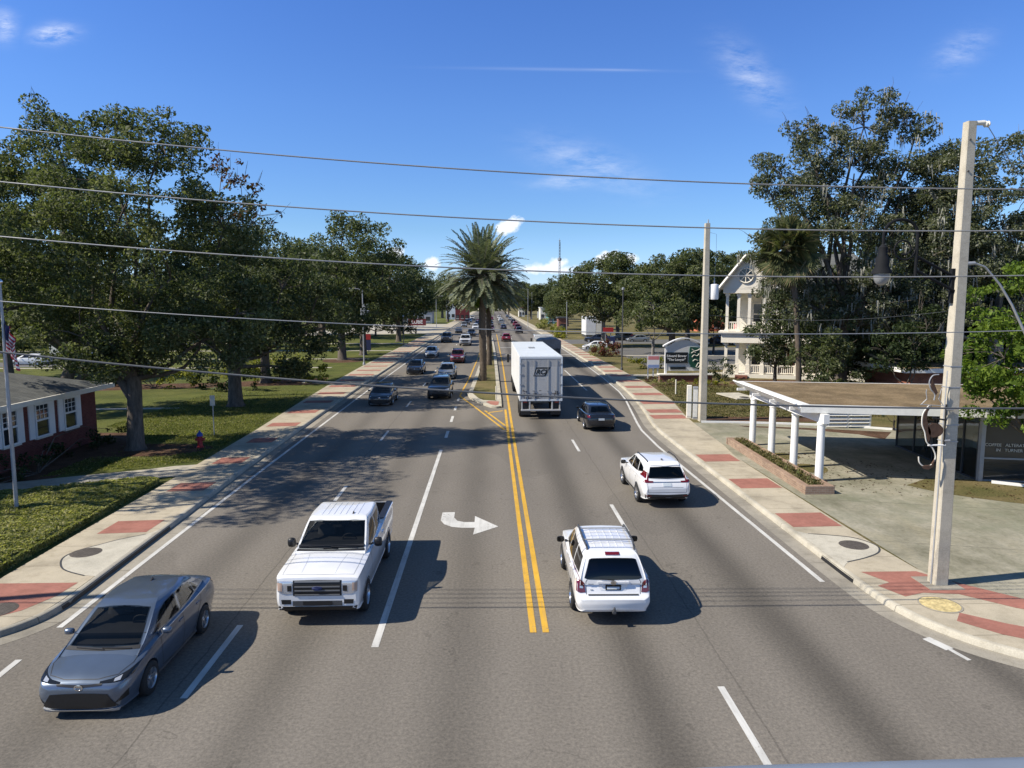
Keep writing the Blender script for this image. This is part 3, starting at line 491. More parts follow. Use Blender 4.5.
w = MB(); w.sheet([(-1.38, 54.2), (-.9, 51.4), (-.5, 50.2), (.42, 49.8), (.48, 60), (.46, 100), (.25, 138), (-.15, 138), (-.62, 100), (-1.2, 62)], .136); struct(w.build('median_grass', MT['drygrass']))
w = MB(); w.sheet([(-.32, 49.2), (.02, 47.95), (.35, 47.45), (.55, 47.8), (.6, 49.4), (-.1, 49.7)], .137); struct(w.build('median_pavers', MT['brickband']))

# ================================================================== vehicles
def pchip(xs, ysv, xq):
    x = np.array(xs, float); y = np.array(ysv, float); h = np.diff(x); d = np.diff(y) / h; n = len(x); mm = np.zeros(n)
    for i in range(1, n - 1):
        if d[i - 1] * d[i] > 0:
            w1 = 2 * h[i] + h[i - 1]; w2 = h[i] + 2 * h[i - 1]; mm[i] = (w1 + w2) / (w1 / d[i - 1] + w2 / d[i])
    mm[0] = d[0]; mm[-1] = d[-1]
    i = np.clip(np.searchsorted(x, xq) - 1, 0, n - 2); t = (xq - x[i]) / h[i]
    return (2 * t**3 - 3 * t**2 + 1) * y[i] + (t**3 - 2 * t**2 + t) * h[i] * mm[i] + (-2 * t**3 + 3 * t**2) * y[i + 1] + (t**3 - t**2) * h[i] * mm[i + 1]
def crom(P, n):
    P = np.array(P, float); out = []
    for i in range(len(P) - 1):
        p0, p1, p2, p3 = P[max(i - 1, 0)], P[i], P[i + 1], P[min(i + 2, len(P) - 1)]
        for k in range(n):
            t = k / n; out.append(.5 * (2 * p1 + (p2 - p0) * t + (2 * p0 - 5 * p1 + 4 * p2 - p3) * t * t + (3 * p1 - p0 - 3 * p2 + p3) * t**3))
    out.append(P[-1]); return np.array(out)
def lower_body(st, ny=54, sharp=.75):
    """st rows: y, z_bottom, w_bottom, z_mid, w_mid, z_shoulder, w_shoulder, z_centre, front to back"""
    st = sorted(st, key=lambda r: r[0]); cols = list(zip(*st)); y0, y1 = cols[0][0], cols[0][-1]
    t = np.linspace(0, 1, ny); yq = y0 + (y1 - y0) * (.5 - .5 * np.cos(t * np.pi)) * .55 + (y1 - y0) * t * .45
    pr = [pchip(cols[0], c, yq) for c in cols[1:]]
    V = []; F = []; n = None
    for j in range(ny):
        zb, wb, zm, wm, zs, ws, zc = [p[j] for p in pr]
        half = [(0, zb), (max(wb - .08, wb * .6), zb), (wb, zb + (zm - zb) * .22), (wm, zm), (wm - (wm - ws) * .42, zm + (zs - zm) * sharp), (ws, zs), (ws * .62, zs + (zc - zs) * .72), (0, zc)]
        h = crom(half, 4); n = len(h)
        for (x, z) in h: V.append((x, yq[j], z))
        for (x, z) in h[1:-1]: V.append((-x, yq[j], z))
    rn = 2 * n - 2
    ring = list(range(n)) + [n + k for k in range(n - 3, -1, -1)]
    for j in range(ny - 1):
        for k in range(rn):
            a, b = ring[k], ring[(k + 1) % rn]; F.append((j * rn + a, j * rn + b, (j + 1) * rn + b, (j + 1) * rn + a))
    for j, flip in ((0, False), (ny - 1, True)):
        o = j * rn
        for k in range(n - 1):
            l = lambda q: o + q if q in (0, n - 1) else o + n + q - 1
            f = [o + k, o + k + 1, l(k + 1), l(k)]; f = list(dict.fromkeys(f)); F.append(tuple(f if flip else f[::-1]))
    return V, F
def greenhouse(lv, crown=.05, nz=11):
    """lv rows bottom to top: z, y_front, y_rear, w_front, w_mid, w_rear, bow_front, bow_rear"""
    cols = list(zip(*lv)); idx = np.arange(len(lv)); q = np.linspace(0, len(lv) - 1, nz * (len(lv) - 1) + 1); pr = [pchip(idx, c, q) for c in cols]
    rings = []
    for j in range(len(q)):
        z, yf, yr, wf, wm, wr, bf, br = [p[j] for p in pr]
        half = [(0, yf + bf), (wf * .55, yf + bf * .72), (wf * .93, yf + .015), (wf, yf - .07), (wm, yf + (yr - yf) * .35), (wm * .99, yf + (yr - yf) * .65), (wr, yr + .07), (wr * .93, yr - .015), (wr * .55, yr - br * .72), (0, yr - br)]
        h = crom(half, 9); rings.append([(x, y, z) for x, y in h] + [(-x, y, z) for x, y in h[1:-1][::-1]])
    top = rings[-1]; cy = sum(p[1] for p in top) / len(top); zt = top[0][2]
    for s in (.97, .92, .84, .72, .56, .38, .2): rings.append([(x * s, cy + (y - cy) * s, zt + crown * (1 - s * s) ) for x, y, _ in top])
    n = len(top); V = [p for r in rings for p in r] + [(0, cy, zt + crown)]; F = []
    for j in range(len(rings) - 1):
        for k in range(n): F.append((j * n + k, (j + 1) * n + k, (j + 1) * n + (k + 1) % n, j * n + (k + 1) % n))
    o = (len(rings) - 1) * n
    for k in range(n): F.append((o + k, len(V) - 1, o + (k + 1) % n))
    F.append(tuple(range(n))); return V, F
def boolean_cut(V, F, cutters):
    me = bpy.data.meshes.new('body'); me.from_pydata(V, [], F); me.update(); o = bpy.data.objects.new('body', me); COL.objects.link(o); tmp = []
    bm = bmesh.new(); bm.from_mesh(me); bmesh.ops.recalc_face_normals(bm, faces=bm.faces); bm.to_mesh(me); bm.free()
    for c in cutters:
        cm = bpy.data.meshes.new('cut'); cm.from_pydata(c.v, [], c.f); cm.update()
        bm = bmesh.new(); bm.from_mesh(cm); bmesh.ops.recalc_face_normals(bm, faces=bm.faces); bm.to_mesh(cm); bm.free()
        co = bpy.data.objects.new('cut', cm); COL.objects.link(co); tmp.append(co)
        md = o.modifiers.new('cut', 'BOOLEAN'); md.operation = 'DIFFERENCE'; md.solver = 'EXACT'; md.object = co
    bpy.context.view_layer.update(); r = bpy.data.meshes.new_from_object(o.evaluated_get(bpy.context.evaluated_depsgraph_get()))
    bpy.data.objects.remove(o); [bpy.data.objects.remove(c) for c in tmp]; return r
DIRS = {'F': Vector((0, -1, 0)), 'R': Vector((0, 1, 0)), 'S': Vector((-1, 0, 0)), 'T': Vector((0, 0, -1))}
class Shape:
    """a car body that patches (glass, lamps, seams) can be laid on"""
    def __init__(s, meshes):
        bm = bmesh.new()
        for me in meshes: bm.from_mesh(me)
        s.bm = bm; s.tree = BVHTree.FromBMesh(bm)
    def hit(s, ax, a, b, off):
        d = DIRS[ax]; o = {'F': Vector((a, 6, b)), 'R': Vector((a, -6, b)), 'S': Vector((3, a, b)), 'T': Vector((a, b, 5))}[ax]
        loc, nor, i, dist = s.tree.ray_cast(o, d)
        if loc is None:
            loc, nor, i, dist = s.tree.find_nearest(o + d * ({'F': 4, 'R': 4, 'S': 2.2, 'T': 3.6}[ax]))
        if nor.dot(d) > 0: nor = -nor
        return loc + nor * off
    def patch(s, m, ax, bot, top, nu=10, nv=6, off=.004, mirror=False, thick=0):
        B = poly_lerp(bot, nu); T = poly_lerp(top, nu); V = []
        for j in range(nv):
            w = j / (nv - 1)
            for i in range(nu): V.append(s.hit(ax, B[i][0] * (1 - w) + T[i][0] * w, B[i][1] * (1 - w) + T[i][1] * w, off))
        F = [(j * nu + i, j * nu + i + 1, (j + 1) * nu + i + 1, (j + 1) * nu + i) for j in range(nv - 1) for i in range(nu - 1)]
        if thick:                                                      # give raised pieces closed edges
            d = DIRS[ax]; k = len(V); V += [v + d * thick for v in V]
            edge = [i for i in range(nu)] + [j * nu + nu - 1 for j in range(1, nv)] + [(nv - 1) * nu + i for i in range(nu - 2, -1, -1)] + [j * nu for j in range(nv - 2, 0, -1)]
            F += [(edge[i], edge[(i + 1) % len(edge)], k + edge[(i + 1) % len(edge)], k + edge[i]) for i in range(len(edge))]
        m.quadmesh(V, F)
        if mirror: m.quadmesh([(-v[0], v[1], v[2]) for v in V], [f[::-1] for f in F])
        return m
    def seam(s, m, ax, pts, w=.012, off=.0025, mirror=False):
        pts = poly_lerp(pts, max(6, 5 * len(pts))); A = []; Bq = []
        for i, p in enumerate(pts):
            a = pts[max(i - 1, 0)]; b = pts[min(i + 1, len(pts) - 1)]; t = Vector((b[0] - a[0], b[1] - a[1])); t = t.normalized() if t.length > 1e-6 else Vector((1, 0))
            A.append(s.hit(ax, p[0] - t.y * w / 2, p[1] + t.x * w / 2, off)); Bq.append(s.hit(ax, p[0] + t.y * w / 2, p[1] - t.x * w / 2, off))
        n = len(pts); F = [(i, i + 1, n + i + 1, n + i) for i in range(n - 1)]; V = A + Bq; m.quadmesh(V, F)
        if mirror: m.quadmesh([(-v[0], v[1], v[2]) for v in V], F)
def wheel_parts(r, w, spokes, style=0):
    t = MB(); t.lathe([(r * .62, -w / 2), (r * .9, -w / 2), (r * .97, -w * .42), (r, -w * .3), (r, w * .3), (r * .97, w * .42), (r * .9, w / 2), (r * .62, w / 2)], 28, axis='x', cap=False)
    m = MB(); rr = r * .68
    m.lathe([(rr * .98, -w * .2), (rr * 1.0, w * .46), (rr * .93, w * .5), (rr * .88, w * .36), (rr * .86, w * .05)], 28, axis='x')
    m.lathe([(.001, w * .30), (rr * .2, w * .36), (rr * .24, w * .30), (rr * .22, w * .1)], 12, axis='x')
    for k in range(spokes):
        for dt in ((-.13, .13) if style else (0,)):
            a = 2 * math.pi * k / spokes + dt; wd = rr * (.075 if style else .13); c, sn = math.cos(a), math.sin(a)
            pts = []
            for (rad, h) in ((rr * .15, w * .33), (rr * .9, w * .40)):
                for q in (-1, 1): pts.append((h, rad * c - q * wd * sn, rad * sn + q * wd * c))
            bk = [(x - w * .14, y, z) for x, y, z in pts]; m.quadmesh(pts + bk, [(0, 1, 3, 2), (0, 2, 6, 4), (1, 5, 7, 3), (4, 6, 7, 5)])
    d = MB(); d.lathe([(.001, -.01), (rr * .86, -.01), (rr * .86, .0), (.001, .0)], 20, axis='x')
    return t, m, d
WH = {}
def add_wheels(root, r, w, spokes, style, track, yf, yr, rimmat='alloy'):
    key = (r, w, spokes, style, rimmat)
    if key not in WH:
        t, m, d = wheel_parts(r, w, spokes, style); a = t.build('wheel', MT['rubber'], None, 45); b = m.build('rim', MT[rimmat], a, 40); c = d.build('brake_disc', MT['dgrey'], a); c.location = (w * .02, 0, 0)
        WH[key] = a; used = [False]; WH[key, 'u'] = used
    for sx in (-1, 1):
        for y in (yf, yr):
            if not WH[key, 'u'][0]: o = WH[key]; WH[key, 'u'][0] = True
            else: o = copy_tree(WH[key])
            o.parent = root; o.location = (sx * track, y, r); o.rotation_euler = (0, 0, 0 if sx > 0 else math.pi)
def arches(r, yf, yr, w, track):
    out = []
    for y in (yf, yr):
        for sx in (-1, 1):
            c = MB(); c.lathe([(r * 1.13, -.17), (r * 1.13, .35)], 28, axis='x'); c.v = [(v[0] * sx + sx * track, v[1] + y, v[2] + r) for v in c.v]; out.append(c)
    return out
def mirror_parts(root, sh, x, y, z, paint, w=.2, h=.13, blackcap=False):
    for sx in (-1, 1):
        m = MB()
        m.tube([(sx * (x - .13), y, z - .07), (sx * (x - .02), y, z - .03)], [.025, .03], 8)
        V = []; F = []; n = 12; rows = ((0.06, .35), (.045, .8), (.0, 1), (-.03, .95))
        for (dy, k) in rows:
            for i in range(n):
                a = 2 * math.pi * i / n; ca, sa = math.cos(a), math.sin(a); pw = lambda q: math.copysign(abs(q) ** .65, q)
                V.append((sx * (x + w * .45) + pw(ca) * w / 2 * k, y + dy, z + pw(sa) * h / 2 * k))
        for j in range(3):
            for i in range(n): F.append((j * n + i, j * n + (i + 1) % n, (j + 1) * n + (i + 1) % n, (j + 1) * n + i))
        F += [tuple(range(n)), tuple(range(3 * n, 4 * n))]; m.quadmesh(V, F)
        o = m.build('mirror', MT['black'] if blackcap else paint, root, 50)
        gl = MB(); gl.quadmesh([(sx * (x + w * .45) + ca * w * .38, y - .034, z + sa * h * .36) for ca, sa in ((-1, -1), (1, -1), (1, 1), (-1, 1))], [(0, 1, 2, 3)]); gl.build('mirror_glass', MT['glass'], o)
def finish(root, name, label, cat, group, lower_me, gh, paint, kids):
    pass
def inpoly(x, y, P):
    c = False; j = len(P) - 1
    for i in range(len(P)):
        (xi, yi), (xj, yj) = P[i], P[j]
        if (yi > y) != (yj > y) and x < (xj - xi) * (y - yi) / (yj - yi + 1e-12) + xi: c = not c
        j = i
    return c
def open_windows(V, F, wins):
    """cut the glazed openings out of a cabin shell; rim faces become black frit"""
    out = []; mi = []; NV = [Vector(v) for v in V]; polys = [(ax, list(b) + list(t)[::-1]) for ax, b, t in wins]
    for f in F:
        if len(f) > 6: out.append(f); mi.append(1); continue
        a, b, c = NV[f[0]], NV[f[1]], NV[f[2]]; n = (b - a).cross(c - a); n = n.normalized() if n.length > 1e-9 else Vector((0, 0, 1)); ctr = sum((NV[i] for i in f), Vector()) / len(f); state = 0
        if n.dot(ctr - Vector((0, ctr.y * .6, .9))) < 0: n = -n
        for ax, P in polys:
            if ax == 'F' and ctr.y > -.2 and n.y > .22 or ax == 'R' and ctr.y < .2 and n.y < -.22: pr = lambda v: (v.x, v.z)
            elif ax == 'S' and abs(n.x) > .35: pr = lambda v: (v.y, v.z)
            else: continue
            k = sum(inpoly(*pr(NV[i]), P) for i in f)
            if k == len(f): state = 2; break
            if k or inpoly(*pr(ctr), P): state = 1
        if state == 2: continue
        out.append(f); mi.append(state)
    return V, out, mi
def add_cabin(root, wf, wr, zb, yf, yr, seat_y, rear=True, ztop=1.2):
    m = MB(); m.prism([(-wf, yf), (wf, yf), (wr, yr), (-wr, yr)], zb - .05, zb + .02); m.prism([(-wf * .98, yf + .02), (wf * .98, yf + .02), (wf * .98, yf - .42), (-wf * .98, yf - .42)], zb + .02, zb + .07); m.build('cabin_floor', MT['cabin'], root)
    for y in ([seat_y, seat_y - .85] if rear else [seat_y]):
        for x in (-.36, .36):
            s_ = MB(); V = []; n = 10
            for (z, w, d, yo) in ((zb - .02, .25, .07, 0), (zb + .18, .235, .065, -.05), (zb + .26, .17, .05, -.07), (zb + .27, .07, .03, -.075), (zb + .29, .07, .03, -.08), (zb + .30, .13, .05, -.08), (zb + .41, .12, .045, -.10), (zb + .44, .08, .03, -.10)):
                for i in range(n): a = 2 * math.pi * i / n; V.append((x + w * math.copysign(abs(math.cos(a)) ** .6, math.cos(a)), y + yo + d * math.sin(a), min(z, ztop)))
            F = [(j * n + i, j * n + (i + 1) % n, (j + 1) * n + (i + 1) % n, (j + 1) * n + i) for j in range(7) for i in range(n)] + [tuple(range(n)), tuple(range(7 * n, 8 * n))]
            s_.quadmesh(V, F); s_.build('seat', MT['seat'], root, 50)
    w = MB(); w.tube([(-.36 + .18 * math.cos(a), yf - .52 + .06 * math.sin(a), zb + .05 + .17 * math.sin(a)) for a in [i * math.pi / 9 for i in range(19)]], .016, 6); w.tube([(-.53, yf - .52, zb + .05), (-.19, yf - .52, zb + .05)], .02, 6); w.build('steering_wheel', MT['cabin'], root)
    v = MB(); v.box(-.11, .11, yf - .72, yf - .69, ztop - .13, ztop - .07); v.build('rear_view_mirror', MT['cabin'], root)
def car_body(root, lower_me, gh_list, paint, wins=()):
    bm = bmesh.new(); bm.from_mesh(lower_me)
    for f in bm.faces: f.material_index = 0
    full = bm.copy(); gl = None
    for V, F in gh_list:
        me = bpy.data.meshes.new('t'); me.from_pydata(V, [], F); me.update(); full.from_mesh(me)
        V2, F2, mi = open_windows(V, F, wins); me2 = bpy.data.meshes.new('t'); me2.from_pydata(V2, [], F2); me2.update(); me2.materials.append(paint); me2.materials.append(MT['black']); me2.polygons.foreach_set('material_index', mi); bm.from_mesh(me2)
    me = bpy.data.meshes.new('body'); bm.to_mesh(me); bm.free(); me.materials.clear(); me.materials.append(paint); me.materials.append(MT['black'])
    fm = bpy.data.meshes.new('full'); full.to_mesh(fm); full.free()
    o = link('body', me, root, 32); return o, Shape([fm])

def build_sedan(label, paint, sporty=False, group=None):
    root = thing('sedan', label, 'car', group=group)
    k = 1.04 if sporty else 1.0; hk = 1.03 if sporty else 1.045; lk = 1.075 if sporty else .97
    st = [(2.315, .24, .50, .44, .60, .56, .50, .585), (2.285, .19, .62, .44, .71, .61, .62, .645), (2.20, .16, .70, .47, .78, .665, .70, .705), (2.05, .18, .77, .50, .84, .72, .765, .77), (1.75, .17, .81, .54, .872, .79, .80, .835),
          (1.4, .17, .83, .56, .885, .845, .815, .89), (1.0, .17, .83, .58, .888, .895, .82, .935), (.7, .17, .84, .59, .89, .915, .825, .95), (0, .17, .84, .61, .89, .94, .825, .95), (-.9, .17, .84, .63, .89, .965, .82, .98),
          (-1.5, .18, .83, .65, .885, .985, .80, 1.01), (-1.95, .22, .79, .67, .865, 1.0, .755, 1.035), (-2.17, .27, .74, .67, .82, .985, .69, 1.03), (-2.27, .33, .66, .66, .76, .91, .62, .95), (-2.315, .40, .56, .64, .67, .80, .53, .83)]
    st = [(a * lk, b, c * k, d * hk, e * k, f * hk, g * k, h * hk) for a, b, c, d, e, f, g, h in st]
    lv = [(.84, 1.56, -2.06, .76, .81, .69, .05, .05), (.97, 1.25, -1.88, .745, .80, .69, .07, .07), (1.14, .90, -1.60, .70, .76, .66, .09, .10), (1.31, .55, -1.28, .64, .705, .60, .10, .12), (1.39, .34, -1.08, .595, .655, .56, .10, .12), (1.415, .20, -.94, .56, .61, .52, .09, .10)]
    lv = [(a * hk, b * lk, c * lk, d * k, e * k, f * k, g, h) for a, b, c, d, e, f, g, h in lv]
    V, F = lower_body(st); r = .325 if not sporty else .35; yf, yr = 1.385 * lk, -1.315 * lk
    lo = boolean_cut(V, F, arches(r, yf, yr, .2, .83 * k))
    P = lambda pts: [(a * k, b * hk) for a, b in pts]
    Y = lambda pts: [(a * lk, b * hk) for a, b in pts]
    SW = (('front_side_window', [(.98, .965), (.38, .975), (-.20, .99)], [(.50, 1.235), (.2, 1.32), (-.20, 1.35)]), ('rear_side_window', [(-.27, .997), (-.7, 1.01), (-1.12, 1.025)], [(-.27, 1.352), (-.6, 1.342), (-1.05, 1.275)]), ('quarter_window', [(-1.16, 1.03), (-1.28, 1.035), (-1.42, 1.045)], [(-1.09, 1.255), (-1.20, 1.20), (-1.32, 1.125)]))
    wins = [('F', P([(-.68, .945), (0, .925), (.68, .945)]), P([(-.54, 1.345), (0, 1.378), (.54, 1.345)])), ('R', P([(-.56, 1.07), (.56, 1.07)]), P([(-.455, 1.335), (0, 1.36), (.455, 1.335)]))] + [('S', Y(b), Y(t)) for _, b, t in SW]
    body, sh = car_body(root, lo, [greenhouse(lv, .03)], paint, wins); add_cabin(root, .70 * k, .66 * k, 1.0 * hk, 1.06 * lk, -1.62 * lk, .02 * lk, True, 1.31 * hk)
    ds = MB(); ds.prism([(-.71 * k, 1.02 * lk), (.71 * k, 1.02 * lk), (.69 * k, 1.22 * lk), (.35 * k, 1.29 * lk), (-.35 * k, 1.29 * lk), (-.69 * k, 1.22 * lk)], .90 * hk, .942 * hk); ds.build('dashboard', MT['cabin'], root)
    w = MB(); sh.patch(w, 'F', P([(-.68, .945), (-.35, .928), (0, .925), (.35, .928), (.68, .945)]), P([(-.54, 1.345), (-.27, 1.37), (0, 1.378), (.27, 1.37), (.54, 1.345)]), 18, 9); w.build('windscreen', MT['glass'], root, 180)
    w = MB(); sh.patch(w, 'R', P([(-.56, 1.07), (0, 1.075), (.56, 1.07)]), P([(-.455, 1.335), (0, 1.36), (.455, 1.335)]), 14, 7); w.build('rear_window', MT['glass'], root, 180)
    for sx in (1, -1):
        for nm, bot, top in SW:
            w = MB(); sh.patch(w, 'S', Y(bot), Y(top), 10, 6)
            if sx < 0: w.v = [(-a, b, c) for a, b, c in w.v]
            w.build(nm, MT['glass'], root, 180)
        s = MB()
        for pts in ([(.82, .93), (.86, .6), (.78, .28), (.3, .24), (-.2, .24)], [(-.235, .97), (-.235, .6), (-.2, .24)], [(-.2, .24), (-.75, .25), (-.9, .42), (-.98, .65), (-1.2, .8), (-1.22, 1.0)]): sh.seam(s, 'S', Y(pts), .014)
        h, h2 = MB(), MB(); [sh.patch(q, 'S', Y([(a, .80), (a - .19, .805)]), Y([(a, .825), (a - .19, .83)]), 6, 3, .022, thick=.02) for q, a in ((h, -.02), (h2, -.93))]
        sk = MB(); sh.patch(sk, 'S', Y([(.95, .19), (-.88, .19)]), Y([(.95, .25), (-.88, .25)]), 14, 3, .006)
        hl = MB(); sh.patch(hl, 'F', P([(.36, .655), (.55, .655), (.74, .665), (.83, .69)]), P([(.36, .68), (.55, .70), (.76, .755), (.845, .80)]), 14, 5, .005)
        hi = MB(); sh.patch(hi, 'F', P([(.60, .668), (.70, .678)]), P([(.60, .70), (.70, .725)]), 4, 4, .008)
        fg = MB(); sh.patch(fg, 'F', P([(.62, .30), (.80, .36)]), P([(.68, .36), (.82, .50)]), 6, 4, .004)
        tl = MB(); sh.patch(tl, 'R', P([(.42, .84), (.62, .83), (.78, .84)]), P([(.42, .90), (.62, .92), (.80, .97)]), 12, 5, .006)
        for m_, nm, mt_ in ((s, 'door_seam', 'black'), (h, 'door_handle', None), (h2, 'door_handle', None), (sk, 'sill_trim', 'dgrey'), (hl, 'headlight', 'lampglass'), (hi, 'headlamp_lens', 'lens'), (fg, 'fog_lamp_recess', 'black'), (tl, 'tail_light', 'red_lens')):
            if sx < 0: m_.v = [(-a, b, c) for a, b, c in m_.v]
            if nm == 'headlamp_lens': m_.build(nm, MT[mt_], hl_o); continue
            o = m_.build(nm, MT[mt_] if mt_ else paint, root, 60)
            if nm == 'headlight': hl_o = o
    gr = MB(); sh.patch(gr, 'F', P([(-.68, .245), (-.3, .225), (0, .22), (.3, .225), (.68, .245)]), P([(-.52, .485), (-.25, .50), (0, .505), (.25, .50), (.52, .485)]), 24, 9, .010); gr.build('lower_grille', MT['black'], root, 60)
    gr = MB(); sh.patch(gr, 'F', P([(-.40, .625), (-.1, .60), (.1, .60), (.40, .625)]), P([(-.42, .66), (-.1, .645), (.1, .645), (.42, .66)]), 16, 4, .005); gr.build('upper_grille', MT['black'], root, 60)
    lp = MB(); sh.patch(lp, 'F', P([(-.66, .165), (0, .15), (.66, .165)]), P([(-.68, .215), (0, .20), (.68, .215)]), 16, 3, .03, thick=.05); lp.build('chin_spoiler', MT['grey'], root, 60)
    em = MB(); em.lathe([(.055, 0), (.06, .012), (.045, .016), (.04, .004)], 18, axis='y'); em.v = [(a * 1.35, b + sh.hit('F', 0, .63, 0).y, c + .63) for a, b, c in em.v]; em.build('badge', MT['chrome'], root, 40)
    for (a, b, a2, b2) in ((-.56, .95, .0, .965), (-.05, .945, .5, .965)):
        wp = MB(); wp.tube([sh.hit('F', a + (a2 - a) * t / 5, b + (b2 - b) * t / 5, .016) for t in range(6)], .011, 6); wp.build('wiper', MT['black'], root)
    cw = MB(); sh.patch(cw, 'F', P([(-.715, .905), (0, .895), (.715, .905)]), P([(-.69, .942), (0, .922), (.69, .942)]), 16, 3, .006); cw.build('cowl_panel', MT['black'], root, 60)
    bs = MB(); [sh.seam(bs, 'T', pts, .013) for pts in ([(-.73, 1.3), (-.75, 1.7), (-.62, 2.02)], [(.73, 1.3), (.75, 1.7), (.62, 2.02)], [(-.62, 2.02), (-.3, 2.13), (.3, 2.13), (.62, 2.02)])]; bs.build('bonnet_seam', MT['black'], root)
    an = MB(); an.quadmesh([(-.02, -.62, 1.425 * hk), (.02, -.62, 1.425 * hk), (.012, -.80, 1.42 * hk), (-.012, -.80, 1.42 * hk), (0, -.78, 1.50 * hk)], [(0, 1, 2, 3), (0, 1, 4), (1, 2, 4), (2, 3, 4), (3, 0, 4)]); an.build('roof_aerial', MT['black'], root)
    pl = MB(); sh.patch(pl, 'R', P([(-.17, .68), (.17, .68)]), P([(-.17, .80), (.17, .80)]), 4, 3, .012, thick=.012); pl.build('number_plate', MT['plate'], root)
    if sporty:
        tb = MB(); sh.patch(tb, 'R', P([(-.42, .845), (.42, .845)]), P([(-.42, .895), (.42, .895)]), 12, 3, .006); tb.build('light_bar', MT['red_lens'], root)
        spo = MB(); sh.patch(spo, 'T', [(-.66, -2.30 * lk), (.66, -2.30 * lk)], [(-.66, -2.20 * lk), (.66, -2.20 * lk)], 12, 3, .03, thick=.03); spo.build('boot_spoiler', paint, root, 60)
    rb = MB(); sh.patch(rb, 'R', P([(-.60, .36), (0, .34), (.60, .36)]), P([(-.64, .46), (0, .44), (.64, .46)]), 14, 4, .006); rb.build('rear_valance', MT['black'], root)
    mirror_parts(root, sh, .885 * k, .80 * lk, .99 * hk, paint)
    add_wheels(root, r, .205, 10 if sporty else 5, 0 if sporty else 1, .83 * k - .03, yf, yr)
    return root

